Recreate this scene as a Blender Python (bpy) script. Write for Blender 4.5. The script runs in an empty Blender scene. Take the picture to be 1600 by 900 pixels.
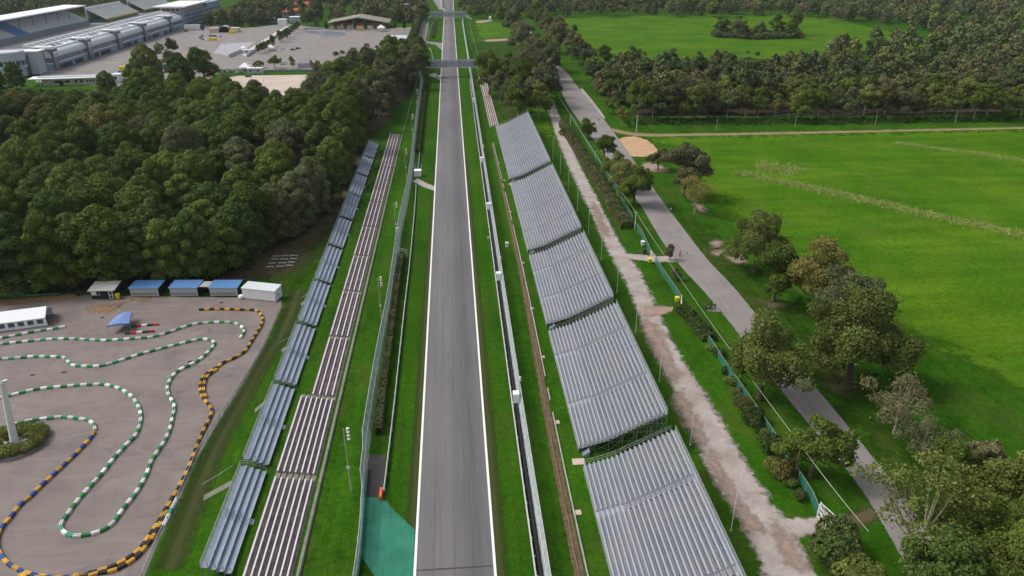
import bpy, math, random
import numpy as np
random.seed(7)
R = random.random
C = bpy.context.scene.collection
scene = bpy.context.scene

# ------------------------------------------------------------------ camera / survey maths
F = 1150.0; H = 83.0
TH = math.atan(542 / F)
YAW = math.atan(-100 / (F * math.cos(TH) + 542 * math.sin(TH)))
_cy, _sy, _ct, _st = math.cos(YAW), math.sin(YAW), math.cos(TH), math.sin(TH)
RT = (_cy, _sy, 0.0)
FW = (-_sy * _ct, _cy * _ct, -_st)
UP = (-_sy * _st, _cy * _st, _ct)

def g(u, v, z=0.0):
    """survey: the point at height z seen at photo pixel u, v -> world x, y"""
    a = (u - 800) / F; b = -(v - 450) / F
    d = [FW[i] + a * RT[i] + b * UP[i] for i in range(3)]
    t = (z - H) / d[2]
    return (d[0] * t, d[1] * t)

def zat(u, v, Y):
    a = (u - 800) / F; b = -(v - 450) / F
    d = [FW[i] + a * RT[i] + b * UP[i] for i in range(3)]
    t = Y / d[1]
    return H + d[2] * t

def pj(x, y, z=0.0):
    p = (x, y, z - H)
    zc = sum(p[i] * FW[i] for i in range(3))
    if zc < 1: return (-9999, -9999)
    return (800 + F * sum(p[i] * RT[i] for i in range(3)) / zc, 450 - F * sum(p[i] * UP[i] for i in range(3)) / zc)

# ------------------------------------------------------------------ materials
def new_mat(name):
    m = bpy.data.materials.new(name); m.use_nodes = True
    nt = m.node_tree; nt.nodes.clear()
    out = nt.nodes.new('ShaderNodeOutputMaterial')
    return m, nt, out

def N(nt, t, **kw):
    n = nt.nodes.new(t)
    for k, v in kw.items():
        if k.startswith('i_'):
            n.inputs[k[2:].replace('_', ' ')].default_value = v
        else:
            setattr(n, k, v)
    return n

def rgba(c): return (c[0], c[1], c[2], 1.0)

def coords(nt, kind='world', scale=(1, 1, 1)):
    if kind == 'world':
        s = N(nt, 'ShaderNodeNewGeometry').outputs['Position']
    else:
        s = N(nt, 'ShaderNodeTexCoord').outputs['Object']
    mp = N(nt, 'ShaderNodeMapping'); mp.inputs['Scale'].default_value = scale
    nt.links.new(s, mp.inputs['Vector'])
    return mp.outputs['Vector']

def noise(nt, vec, scale, detail=3, rough=0.55):
    n = N(nt, 'ShaderNodeTexNoise'); n.inputs['Scale'].default_value = scale
    n.inputs['Detail'].default_value = detail; n.inputs['Roughness'].default_value = rough
    nt.links.new(vec, n.inputs['Vector'])
    return n.outputs['Fac']

def ramp(nt, fac, stops):
    r = N(nt, 'ShaderNodeValToRGB'); e = r.color_ramp.elements
    while len(e) < len(stops): e.new(0.5)
    for el, (p, c) in zip(e, stops):
        el.position = p; el.color = rgba(c) if hasattr(c, '__len__') else (c, c, c, 1)
    nt.links.new(fac, r.inputs['Fac'])
    return r.outputs['Color']

def mix(nt, fac, a, b, mode='MIX'):
    n = N(nt, 'ShaderNodeMix', data_type='RGBA', blend_type=mode)
    for sock, v in ((n.inputs[0], fac), (n.inputs[6], a), (n.inputs[7], b)):
        if isinstance(v, (int, float)): sock.default_value = v
        elif isinstance(v, tuple): sock.default_value = rgba(v)
        else: nt.links.new(v, sock)
    return n.outputs[2]

def math_(nt, op, a, b=None, clamp=False):
    n = N(nt, 'ShaderNodeMath', operation=op, use_clamp=clamp)
    for sock, v in zip(n.inputs, (a, b)):
        if v is None: continue
        if isinstance(v, (int, float)): sock.default_value = v
        else: nt.links.new(v, sock)
    return n.outputs[0]

def bsdf(nt, col, rough=0.8, spec=0.3, metal=0.0, bump=None, bump_str=0.3, bump_dist=0.05):
    b = N(nt, 'ShaderNodeBsdfPrincipled')
    if isinstance(col, tuple): b.inputs['Base Color'].default_value = rgba(col)
    else: nt.links.new(col, b.inputs['Base Color'])
    if isinstance(rough, (int, float)): b.inputs['Roughness'].default_value = rough
    else: nt.links.new(rough, b.inputs['Roughness'])
    b.inputs['Specular IOR Level'].default_value = spec
    b.inputs['Metallic'].default_value = metal
    if bump is not None:
        bn = N(nt, 'ShaderNodeBump'); bn.inputs['Strength'].default_value = bump_str
        bn.inputs['Distance'].default_value = bump_dist
        nt.links.new(bump, bn.inputs['Height']); nt.links.new(bn.outputs['Normal'], b.inputs['Normal'])
    return b.outputs[0]

def ragged(nt, out, shader, nscale=0.6, amp=1.3, sharp=4.0):
    """sheet whose border frays into whatever lies under it"""
    at = N(nt, 'ShaderNodeAttribute', attribute_name='edge').outputs['Fac']
    v = coords(nt)
    n = noise(nt, v, nscale, 5, 0.65)
    s = math_(nt, 'ADD', at, math_(nt, 'MULTIPLY', math_(nt, 'SUBTRACT', n, 0.5), amp))
    s = math_(nt, 'ADD', math_(nt, 'MULTIPLY', math_(nt, 'SUBTRACT', s, 0.5), sharp), 0.5, True)
    hard = math_(nt, 'GREATER_THAN', at, 0.985)
    s = math_(nt, 'MAXIMUM', s, hard)
    s = math_(nt, 'MULTIPLY', s, math_(nt, 'MULTIPLY', at, 8.0, True))
    tr = N(nt, 'ShaderNodeBsdfTransparent'); mx = N(nt, 'ShaderNodeMixShader')
    nt.links.new(s, mx.inputs[0]); nt.links.new(tr.outputs[0], mx.inputs[1]); nt.links.new(shader, mx.inputs[2])
    nt.links.new(mx.outputs[0], out.inputs[0])

def simple(name, col, rough=0.6, spec=0.4, metal=0.0, var=0.12, vscale=1.5, kind='world', dirt=None, piece=0.0):
    m, nt, out = new_mat(name)
    v = coords(nt, kind)
    n = noise(nt, v, vscale, 4)
    a = tuple(c * (1 - var) for c in col); b = tuple(min(1, c * (1 + var)) for c in col)
    c = ramp(nt, n, [(0.3, a), (0.7, b)])
    if dirt:
        n2 = noise(nt, v, vscale * 0.35, 6, 0.7)
        c = mix(nt, ramp(nt, n2, [(0.5, 0.0), (0.72, 0.75)]), c, dirt)
    if piece:
        rnd = N(nt, 'ShaderNodeObjectInfo').outputs['Random']
        c = mix(nt, 1.0, c, ramp(nt, rnd, [(0.0, 1 - piece), (1.0, 1.0 + piece * 0.3)]), 'MULTIPLY')
        c = mix(nt, ramp(nt, noise(nt, v, 2.5, 4, 0.7), [(0.5, 0.0), (0.75, 0.45)]), c, (0.14, 0.125, 0.115))
    nt.links.new(bsdf(nt, c, rough, spec, metal), out.inputs[0])
    return m

def grass_mat(name, dark, mid, light, frayed=False, mowed=True, dry=(0.085, 0.090, 0.022), dryamt=0.6, **kw):
    m, nt, out = new_mat(name)
    v = coords(nt)
    big = noise(nt, v, 0.028, 5, 0.6); med = noise(nt, v, 0.22, 5, 0.65); fine = noise(nt, v, 2.6, 4, 0.7)
    col = ramp(nt, big, [(0.32, dark), (0.5, mid), (0.68, light)])
    col = mix(nt, ramp(nt, med, [(0.35, 0.0), (0.65, 0.55)]), col, light if not frayed else mid)
    col = mix(nt, ramp(nt, med, [(0.28, 0.55), (0.46, 0.0)]), col, dark)
    f = ramp(nt, fine, [(0.3, 0.6), (0.7, 1.4)])
    mid2 = noise(nt, v, 0.75, 4, 0.7)
    col = mix(nt, 1.0, col, ramp(nt, mid2, [(0.3, 0.72), (0.7, 1.28)]), 'MULTIPLY')
    mow = noise(nt, coords(nt, 'world', (1, 0.03, 1) if mowed else (0.12, 1, 1)), 0.5 if mowed else 0.16, 5)
    col = mix(nt, 1.0, col, ramp(nt, mow, [(0.35, 0.86), (0.65, 1.14)]), 'MULTIPLY')
    col = mix(nt, 1.0, col, f, 'MULTIPLY')
    d = noise(nt, coords(nt, 'world', (1, 0.55, 1)), 0.09, 6, 0.7)
    col = mix(nt, ramp(nt, d, [(0.50, 0.0), (0.72, dryamt)]), col, dry)
    sh = bsdf(nt, col, 0.95, 0.02, bump=fine, bump_str=0.6, bump_dist=0.12)
    if frayed: ragged(nt, out, sh, **kw)
    else: nt.links.new(sh, out.inputs[0])
    return m

def soil_mat(name, a, b, c, frayed=True, s=0.35, rough=0.9, **kw):
    m, nt, out = new_mat(name)
    v = coords(nt)
    n1 = noise(nt, v, s, 6, 0.65); n2 = noise(nt, v, 3.5, 3, 0.6)
    col = ramp(nt, n1, [(0.3, a), (0.5, b), (0.7, c)])
    col = mix(nt, 1.0, col, ramp(nt, n2, [(0.3, 0.82), (0.7, 1.15)]), 'MULTIPLY')
    sh = bsdf(nt, col, rough, 0.2, bump=n2, bump_str=0.4, bump_dist=0.04)
    if frayed: ragged(nt, out, sh, **kw)
    else: nt.links.new(sh, out.inputs[0])
    return m

def asphalt_mat(name, a, b, streak_axis='y', streak=0.25, patch=None, frayed=False, scuff=False):
    m, nt, out = new_mat(name)
    v = coords(nt)
    sc = (1.0, 0.012, 1) if streak_axis == 'y' else (0.02, 1.0, 1)
    vs = coords(nt, 'world', sc)
    n1 = noise(nt, v, 0.12, 5, 0.6); n2 = noise(nt, vs, 1.7, 5, 0.7); n3 = noise(nt, v, 5.0, 3)
    col = ramp(nt, n1, [(0.3, a), (0.7, b)])
    st = ramp(nt, n2, [(0.28, 1.0 - streak * 1.5), (0.5, 1.0), (0.75, 1 + streak * 0.6)])
    col = mix(nt, 1.0, col, st, 'MULTIPLY')
    col = mix(nt, 1.0, col, ramp(nt, n3, [(0.25, 0.9), (0.75, 1.08)]), 'MULTIPLY')
    if patch:
        p = noise(nt, v, 0.33, 6, 0.7)
        col = mix(nt, ramp(nt, p, [(0.56, 0.0), (0.72, 0.6)]), col, patch)
    if scuff:   # worn driving lines and tyre marks across the yard
        wv = noise(nt, coords(nt, 'world', (0.5, 0.16, 1)), 0.55, 2, 0.4); br = noise(nt, v, 0.11, 3)
        k = mix(nt, 1.0, ramp(nt, wv, [(0.484, 0.0), (0.5, 0.5), (0.516, 0.0)]), ramp(nt, br, [(0.45, 0.0), (0.6, 1.0)]), 'MULTIPLY')
        col = mix(nt, k, col, (0.085, 0.075, 0.075))
        wv2 = noise(nt, coords(nt, 'world', (0.2, 0.45, 1)), 0.4, 2, 0.4)
        col = mix(nt, ramp(nt, wv2, [(0.45, 0.0), (0.5, 0.22), (0.55, 0.0)]), col, (0.27, 0.235, 0.22))
    sh = bsdf(nt, col, 0.75, 0.35, bump=n3, bump_str=0.15, bump_dist=0.02)
    if frayed: ragged(nt, out, sh, nscale=1.2, amp=1.0)
    else: nt.links.new(sh, out.inputs[0])
    return m

def track_mat():
    m, nt, out = new_mat('track asphalt')
    v = coords(nt)
    n1 = noise(nt, coords(nt, 'world', (1, 0.25, 1)), 0.09, 5, 0.6)
    n2 = noise(nt, coords(nt, 'world', (1.0, 0.006, 1)), 1.3, 6, 0.75)
    n3 = noise(nt, v, 6.0, 3)
    n4 = noise(nt, coords(nt, 'world', (1.0, 0.02, 1)), 4.5, 3, 0.6)
    col = ramp(nt, n1, [(0.3, (0.125, 0.12, 0.124)), (0.7, (0.168, 0.161, 0.163))])
    col = mix(nt, 1.0, col, ramp(nt, n2, [(0.25, 0.66), (0.5, 1.0), (0.75, 1.18)]), 'MULTIPLY')
    # rubbered-in racing line, a little right of the middle
    sep = N(nt, 'ShaderNodeSeparateXYZ'); nt.links.new(v, sep.inputs[0])
    wob = math_(nt, 'MULTIPLY', noise(nt, coords(nt, 'world', (0, 0.01, 0)), 1.0, 2), 1.6)
    d = math_(nt, 'ABSOLUTE', math_(nt, 'SUBTRACT', math_(nt, 'ADD', sep.outputs[0], wob), 0.9 + 0.8))
    line = ramp(nt, math_(nt, 'DIVIDE', d, 4.0, True), [(0.0, 1.0), (0.45, 0.55), (0.95, 0.0)])
    line = mix(nt, 1.0, line, ramp(nt, n4, [(0.3, 0.35), (0.7, 1.0)]), 'MULTIPLY')
    col = mix(nt, math_(nt, 'MULTIPLY', line, 0.85), col, (0.062, 0.060, 0.066))
    # dark tyre marks, thin and long
    n5 = noise(nt, coords(nt, 'world', (1.0, 0.014, 1)), 2.3, 2, 0.4)
    k = ramp(nt, n5, [(0.488, 0.0), (0.5, 0.8), (0.512, 0.0)])
    br = ramp(nt, noise(nt, coords(nt, 'world', (0.4, 0.05, 1)), 0.8, 3), [(0.5, 0.0), (0.62, 1.0)])
    col = mix(nt, mix(nt, 1.0, k, br, 'MULTIPLY'), col, (0.045, 0.045, 0.048))
    col = mix(nt, 1.0, col, ramp(nt, n3, [(0.25, 0.92), (0.75, 1.08)]), 'MULTIPLY')
    nt.links.new(bsdf(nt, col, 0.7, 0.35), out.inputs[0])
    return m

def runoff_mat():
    m, nt, out = new_mat('green run-off paint')
    v = coords(nt); n1 = noise(nt, v, 0.2, 5, 0.65); n2 = noise(nt, v, 2.2, 5, 0.7)
    col = ramp(nt, n1, [(0.3, (0.014, 0.135, 0.082)), (0.5, (0.020, 0.180, 0.112)), (0.7, (0.04, 0.22, 0.15))])
    col = mix(nt, ramp(nt, n2, [(0.58, 0.0), (0.75, 0.5)]), col, (0.10, 0.17, 0.13))
    mk = noise(nt, coords(nt, 'world', (1, 0.10, 1)), 0.8, 2, 0.4)
    col = mix(nt, ramp(nt, mk, [(0.488, 0.0), (0.5, 0.6), (0.512, 0.0)]), col, (0.02, 0.06, 0.045))
    col = mix(nt, ramp(nt, noise(nt, v, 0.5, 5, 0.7), [(0.60, 0.0), (0.72, 0.35)]), col, (0.05, 0.085, 0.06))
    nt.links.new(bsdf(nt, col, 0.65, 0.3, bump=n2, bump_str=0.2), out.inputs[0])
    return m

def leaf_mat(name, dark, mid, light, own=True):
    m, nt, out = new_mat(name)
    tone = N(nt, 'ShaderNodeAttribute', attribute_name='tone').outputs['Fac']
    if own:
        hue = N(nt, 'ShaderNodeObjectInfo').outputs['Random']
    else:
        hue = N(nt, 'ShaderNodeAttribute', attribute_name='hue').outputs['Fac']
    t = math_(nt, 'ADD', math_(nt, 'MULTIPLY', tone, 0.5), math_(nt, 'MULTIPLY', hue, 0.5))
    col = ramp(nt, t, [(0.12, dark), (0.5, mid), (0.88, light)])
    d = N(nt, 'ShaderNodeBsdfPrincipled'); d.inputs['Roughness'].default_value = 0.7
    d.inputs['Specular IOR Level'].default_value = 0.12
    nt.links.new(col, d.inputs['Base Color'])
    tr = N(nt, 'ShaderNodeBsdfTranslucent'); nt.links.new(col, tr.inputs[0])
    mx = N(nt, 'ShaderNodeMixShader'); mx.inputs[0].default_value = 0.22
    nt.links.new(d.outputs[0], mx.inputs[1]); nt.links.new(tr.outputs[0], mx.inputs[2])
    nt.links.new(mx.outputs[0], out.inputs[0])
    return m

def wood_leaf_mat(name):
    """mixed far wood: every tree takes its own colour from the attribute 'hue'"""
    m, nt, out = new_mat(name)
    tone = N(nt, 'ShaderNodeAttribute', attribute_name='tone').outputs['Fac']
    hue = N(nt, 'ShaderNodeAttribute', attribute_name='hue').outputs['Fac']
    base = ramp(nt, hue, [(0.0, (0.062, 0.090, 0.033)), (0.25, (0.088, 0.124, 0.041)), (0.5, (0.130, 0.162, 0.058)), (0.66, (0.110, 0.128, 0.058)), (0.76, (0.145, 0.135, 0.068)), (0.82, (0.175, 0.150, 0.075)), (0.9, (0.180, 0.215, 0.052)), (1.0, (0.105, 0.142, 0.075))])
    col = mix(nt, 1.0, base, ramp(nt, tone, [(0.0, 0.72), (1.0, 1.3)]), 'MULTIPLY')
    nt.links.new(bsdf(nt, col, 0.75, 0.1), out.inputs[0])
    return m

def mesh_wire_mat(name, col, cover):
    m, nt, out = new_mat(name)
    v = coords(nt)
    n = noise(nt, v, 0.8, 3)
    s = bsdf(nt, ramp(nt, n, [(0.3, tuple(c * 0.85 for c in col)), (0.7, tuple(c * 1.1 for c in col))]), 0.5, 0.4)
    tr = N(nt, 'ShaderNodeBsdfTransparent'); mx = N(nt, 'ShaderNodeMixShader')
    mx.inputs[0].default_value = cover
    nt.links.new(tr.outputs[0], mx.inputs[1]); nt.links.new(s, mx.inputs[2]); nt.links.new(mx.outputs[0], out.inputs[0])
    return m

def metal_deck(name, a, b, stain, amt=0.5):
    m, nt, out = new_mat(name)
    v = coords(nt)
    n1 = noise(nt, coords(nt, 'world', (1.0, 0.12, 1.0)), 1.1, 5, 0.65)
    n2 = noise(nt, v, 0.16, 5, 0.7); n3 = noise(nt, v, 1.9, 5, 0.7)
    col = ramp(nt, n1, [(0.3, a), (0.7, b)])
    k = mix(nt, 1.0, ramp(nt, n2, [(0.47, 0.0), (0.62, 1.0)]), ramp(nt, n3, [(0.4, 0.25), (0.65, 1.0)]), 'MULTIPLY')
    col = mix(nt, mix(nt, 1.0, k, (amt, amt, amt), 'MULTIPLY'), col, stain)
    # plank joints across the rows
    sep = N(nt, 'ShaderNodeSeparateXYZ'); nt.links.new(v, sep.inputs[0])
    fr = math_(nt, 'FRACT', math_(nt, 'DIVIDE', sep.outputs[1], 2.5))
    j = math_(nt, 'LESS_THAN', fr, 0.02)
    col = mix(nt, math_(nt, 'MULTIPLY', j, 0.35), col, (0.12, 0.12, 0.13))
    nt.links.new(bsdf(nt, col, 0.5, 0.5, 0.25), out.inputs[0])
    return m

M = {}
M['grass'] = grass_mat('verge grass', (0.014, 0.052, 0.003), (0.023, 0.078, 0.004), (0.038, 0.112, 0.005))
M['meadow'] = grass_mat('meadow grass', (0.030, 0.100, 0.004), (0.053, 0.134, 0.005), (0.096, 0.170, 0.008), True, mowed=False, dry=(0.14, 0.16, 0.03), dryamt=0.35, nscale=0.15)
M['dullgrass'] = grass_mat('shaded rough grass', (0.016, 0.046, 0.004), (0.027, 0.066, 0.005), (0.038, 0.084, 0.007), True, dry=(0.10, 0.075, 0.035), dryamt=0.6, nscale=0.2)  # dull rough grass; along the lane its dark tone carries tree shade
M['mown'] = grass_mat('mown verge grass', (0.018, 0.064, 0.003), (0.027, 0.088, 0.004), (0.042, 0.108, 0.005), True, dry=(0.065, 0.06, 0.018), dryamt=0.6, nscale=0.5)
M['woodfloor'] = soil_mat('wood floor', (0.022, 0.018, 0.010), (0.038, 0.030, 0.016), (0.05, 0.048, 0.02), nscale=0.25)
M['worn'] = soil_mat('worn earth', (0.085, 0.07, 0.032), (0.105, 0.085, 0.042), (0.06, 0.075, 0.022), amp=2.0, sharp=1.2, nscale=0.35)
M['worn_soft'] = soil_mat('thin dry grass', (0.046, 0.048, 0.013), (0.044, 0.058, 0.012), (0.036, 0.062, 0.008), amp=1.6, sharp=0.7, nscale=0.4)
M['track'] = track_mat()
M['white'] = simple('white road paint', (0.78, 0.78, 0.76), 0.6, 0.3, var=0.06, vscale=0.7)
M['kart'] = asphalt_mat('paddock asphalt', (0.150, 0.124, 0.116), (0.212, 0.175, 0.162), 'x', 0.10, patch=(0.125, 0.108, 0.108), scuff=True)
M['pit'] = asphalt_mat('pit apron asphalt', (0.175, 0.160, 0.156), (0.265, 0.238, 0.225), 'x', 0.16, patch=(0.15, 0.142, 0.145))
M['lane'] = asphalt_mat('lane asphalt', (0.200, 0.183, 0.176), (0.265, 0.240, 0.228), 'y', 0.14, patch=(0.13, 0.125, 0.13), frayed=True)
M['gravel'] = soil_mat('pale gravel', (0.27, 0.225, 0.20), (0.37, 0.325, 0.30), (0.45, 0.41, 0.385), s=0.22, nscale=0.55, amp=1.7, sharp=2.2)
M['field_soil'] = soil_mat('dry field earth', (0.17, 0.15, 0.07), (0.25, 0.20, 0.11), (0.15, 0.17, 0.05), s=0.12, nscale=0.3, amp=1.6, sharp=1.4)
M['clay'] = soil_mat('reddish clay', (0.27, 0.19, 0.15), (0.32, 0.235, 0.19), (0.35, 0.28, 0.235), s=0.4, nscale=0.45, amp=2.2, sharp=1.1)
M['orange_soil'] = soil_mat('orange soil', (0.38, 0.235, 0.13), (0.46, 0.30, 0.17), (0.50, 0.37, 0.24), nscale=0.35, amp=1.2, sharp=3.5)
M['sandlot'] = soil_mat('sand lot', (0.43, 0.35, 0.30), (0.50, 0.415, 0.355), (0.55, 0.47, 0.41), s=0.07, nscale=0.1)
M['ditch'] = soil_mat('ditch soil', (0.075, 0.055, 0.030), (0.125, 0.090, 0.052), (0.17, 0.135, 0.085), s=0.9, nscale=1.4, amp=1.3)
M['green_paint'] = runoff_mat()
M['dark_asphalt'] = soil_mat('dark asphalt', (0.052, 0.048, 0.052), (0.068, 0.062, 0.066), (0.082, 0.076, 0.078), s=0.8, nscale=1.5, amp=0.9)
M['leaf_litter'] = soil_mat('leaf litter', (0.22, 0.12, 0.05), (0.28, 0.16, 0.075), (0.2, 0.13, 0.08), s=1.0, nscale=1.2, amp=2.4, sharp=2.5)
M['concrete'] = simple('concrete', (0.36, 0.34, 0.31), 0.85, 0.2, var=0.15, dirt=(0.2, 0.18, 0.15))
M['moss'] = simple('mossy concrete', (0.20, 0.205, 0.165), 0.9, 0.15, var=0.2, dirt=(0.12, 0.13, 0.08))
M['pale_concrete'] = simple('pale concrete', (0.52, 0.49, 0.46), 0.85, 0.2, var=0.1)
M['pink_concrete'] = simple('pinkish concrete', (0.52, 0.41, 0.34), 0.85, 0.2, var=0.1)
M['apron_grey'] = simple('pale grey concrete apron', (0.34, 0.345, 0.37), 0.85, 0.2, var=0.1, vscale=0.05)
M['wet'] = simple('wet asphalt', (0.10, 0.115, 0.15), 0.35, 0.5, var=0.4, vscale=0.12)
M['deck'] = metal_deck('bleacher deck', (0.215, 0.235, 0.275), (0.305, 0.325, 0.37), (0.36, 0.32, 0.30), 0.6)
M['bench'] = metal_deck('bleacher bench', (0.40, 0.43, 0.475), (0.49, 0.52, 0.57), (0.47, 0.43, 0.40), 0.5)
M['bluedeck'] = simple('blue grey metal', (0.25, 0.30, 0.375), 0.5, 0.45, 0.25, var=0.1, vscale=0.6)
M['lip'] = simple('worn blue grey edge', (0.33, 0.375, 0.44), 0.5, 0.45, 0.25, var=0.1)
M['bluedeck2'] = simple('blue grey metal riser', (0.17, 0.205, 0.26), 0.5, 0.45, 0.25, var=0.1, vscale=0.6)
M['galv'] = simple('galvanised steel', (0.40, 0.43, 0.43), 0.45, 0.5, 0.4, var=0.12)
M['tube'] = simple('scaffold tube', (0.30, 0.33, 0.31), 0.5, 0.5, 0.4, var=0.2)
M['plank_white'] = simple('white bench plank', (0.60, 0.565, 0.57), 0.6, 0.3, var=0.06)
M['plank_dark'] = simple('dark terrace plank', (0.125, 0.102, 0.110), 0.85, 0.2, var=0.35, vscale=0.9, dirt=(0.21, 0.18, 0.165))
M['rail'] = simple('armco steel', (0.62, 0.64, 0.62), 0.45, 0.5, 0.3, var=0.08)
M['black'] = simple('black rubber', (0.012, 0.012, 0.013), 0.7, 0.3, var=0.2)
M['white_panel'] = simple('white panel', (0.82, 0.82, 0.82), 0.5, 0.4, var=0.03)
M['mesh'] = mesh_wire_mat('wire mesh', (0.52, 0.555, 0.575), 0.62)
M['bridge_mesh'] = mesh_wire_mat('bridge side mesh', (0.33, 0.36, 0.40), 0.6)
M['mesh_thin'] = mesh_wire_mat('thin wire mesh', (0.40, 0.46, 0.46), 0.28)
M['green_mesh'] = mesh_wire_mat('green shade net', (0.03, 0.19, 0.14), 0.72)
M['pole'] = simple('pale pole', (0.74, 0.74, 0.72), 0.5, 0.4, var=0.05)
M['pole_wood'] = simple('wooden pole', (0.22, 0.145, 0.085), 0.85, 0.2, var=0.2)
M['pole_conc'] = simple('concrete pole', (0.42, 0.38, 0.31), 0.85, 0.2, var=0.1)
M['lamp'] = simple('lamp head', (0.60, 0.60, 0.56), 0.4, 0.5, var=0.1)
M['wire'] = simple('overhead cable', (0.42, 0.42, 0.36), 0.6, 0.3, var=0.05)
M['bark'] = simple('bark', (0.115, 0.092, 0.068), 0.95, 0.1, var=0.3, vscale=2.5)
M['pale_bark'] = simple('pale bark', (0.30, 0.27, 0.21), 0.95, 0.1, var=0.25, vscale=2.5)
M['bridge'] = simple('bridge steel', (0.47, 0.51, 0.56), 0.5, 0.4, 0.1, var=0.08)
M['bridge_pale'] = simple('bridge rail steel', (0.66, 0.70, 0.75), 0.5, 0.4, 0.1, var=0.06)
M['orange'] = simple('orange plastic', (0.75, 0.14, 0.03), 0.5, 0.4, var=0.08)
M['yellow'] = simple('yellow plastic', (0.82, 0.60, 0.02), 0.45, 0.4, var=0.06)
M['bin_dark'] = simple('dark bin plastic', (0.018, 0.025, 0.025), 0.5, 0.4)
M['tarp_white'] = simple('white tarpaulin', (0.85, 0.86, 0.88), 0.6, 0.3, var=0.03, kind='obj')
M['tarp_win'] = simple('clear tarpaulin window', (0.07, 0.085, 0.12), 0.3, 0.5, var=0.3)
M['blue_roof'] = simple('blue roof sheet', (0.09, 0.215, 0.44), 0.5, 0.4, var=0.1)
M['blue_canvas'] = simple('blue canvas', (0.17, 0.26, 0.50), 0.7, 0.2, var=0.08)
M['shed_front'] = simple('pale corrugated sheet', (0.52, 0.51, 0.50), 0.6, 0.3, var=0.08)
M['shed_dark'] = simple('dark sheet', (0.022, 0.022, 0.03), 0.6, 0.3)
M['grey_roof'] = simple('grey felt roof', (0.40, 0.385, 0.37), 0.85, 0.2, var=0.12)
M['pit_blue'] = simple('blue grey cladding', (0.235, 0.315, 0.43), 0.55, 0.4, var=0.1, vscale=0.3)
M['pit_glass'] = simple('dark facade glass', (0.14, 0.17, 0.19), 0.2, 0.6, var=0.3, vscale=0.4)
M['pit_white'] = simple('white painted steel', (0.80, 0.82, 0.85), 0.5, 0.4, var=0.05)
M['pit_pale'] = simple('pale curved glazing', (0.58, 0.63, 0.66), 0.3, 0.6, var=0.1)
M['green_glass'] = simple('green tinted glass', (0.03, 0.10, 0.09), 0.15, 0.6, var=0.3)
M['pale_wall'] = simple('pale grey wall', (0.50, 0.53, 0.58), 0.7, 0.3, var=0.05)
M['cream'] = simple('cream render', (0.58, 0.51, 0.40), 0.85, 0.2, var=0.06)
M['dark_win'] = simple('window glass', (0.03, 0.035, 0.045), 0.15, 0.6)
M['seat_blue'] = simple('blue seats', (0.10, 0.23, 0.46), 0.6, 0.3, var=0.1)
M['seat_white'] = simple('pale seats', (0.56, 0.58, 0.58), 0.6, 0.3, var=0.06)
M['roof_dark'] = simple('dark roof felt', (0.12, 0.125, 0.135), 0.85, 0.2, var=0.2)
M['stand_wall'] = simple('grey stand wall', (0.23, 0.27, 0.31), 0.8, 0.2, var=0.1)
M['roof_olive'] = simple('olive hall roof', (0.24, 0.23, 0.18), 0.85, 0.2, var=0.08)
M['red_paint'] = simple('red paint', (0.42, 0.06, 0.04), 0.6, 0.3, var=0.15)
M['tile'] = simple('orange roof tile', (0.45, 0.16, 0.07), 0.85, 0.2, var=0.15)
M['rock'] = simple('pale rock', (0.42, 0.41, 0.40), 0.9, 0.2, var=0.3, vscale=2.0)
M['skin'] = simple('skin', (0.45, 0.27, 0.19), 0.6, 0.3)
M['hair'] = simple('dark hair', (0.03, 0.02, 0.015), 0.7, 0.3)
M['denim'] = simple('dark trousers', (0.03, 0.035, 0.06), 0.8, 0.2)
M['shirt_white'] = simple('white shirt', (0.75, 0.75, 0.75), 0.8, 0.2)
M['shirt_red'] = simple('red shirt', (0.5, 0.04, 0.03), 0.8, 0.2)
M['shirt_dark'] = simple('dark shirt', (0.05, 0.055, 0.09), 0.8, 0.2)
for k, c in dict(green=(0.02, 0.27, 0.075), white=(0.78, 0.77, 0.76), teal=(0.035, 0.30, 0.17), yellow=(0.66, 0.36, 0.03), black=(0.022, 0.02, 0.02),
                 blue=(0.012, 0.065, 0.30), red=(0.55, 0.03, 0.025), darkgreen=(0.015, 0.09, 0.05)).items():
    M['blk_' + k] = simple('%s plastic barrier' % k, c, 0.5, 0.35, var=0.1, vscale=0.8, piece=0.35)
for k, c in dict(car_white=(0.8, 0.8, 0.8), car_dark=(0.02, 0.022, 0.03), car_grey=(0.25, 0.26, 0.28), car_blue=(0.03, 0.07, 0.2), car_red=(0.35, 0.03, 0.03)).items():
    M[k] = simple(k.replace('_', ' ') + ' paint', c, 0.3, 0.5, var=0.03)
# foliage
M['lf_olive'] = leaf_mat('olive foliage', (0.056, 0.092, 0.014), (0.102, 0.155, 0.024), (0.16, 0.218, 0.04))
M['lf_deep'] = leaf_mat('deep green foliage', (0.046, 0.084, 0.018), (0.082, 0.134, 0.028), (0.128, 0.185, 0.044))
M['lf_grey'] = leaf_mat('grey green foliage', (0.075, 0.096, 0.042), (0.12, 0.144, 0.062), (0.17, 0.196, 0.088))
M['lf_bronze'] = leaf_mat('bronze foliage', (0.085, 0.084, 0.022), (0.135, 0.13, 0.034), (0.185, 0.175, 0.048))
M['lf_oak'] = leaf_mat('oak foliage', (0.092, 0.125, 0.028), (0.168, 0.208, 0.05), (0.265, 0.285, 0.08))
M['lf_autumn'] = leaf_mat('autumn oak foliage', (0.15, 0.148, 0.04), (0.245, 0.225, 0.064), (0.335, 0.275, 0.085))
M['lf_brown'] = leaf_mat('browning foliage', (0.115, 0.122, 0.058), (0.185, 0.178, 0.085), (0.255, 0.225, 0.115))
M['lf_hedge'] = leaf_mat('hedge foliage', (0.04, 0.068, 0.018), (0.072, 0.108, 0.03), (0.11, 0.145, 0.045))
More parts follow.
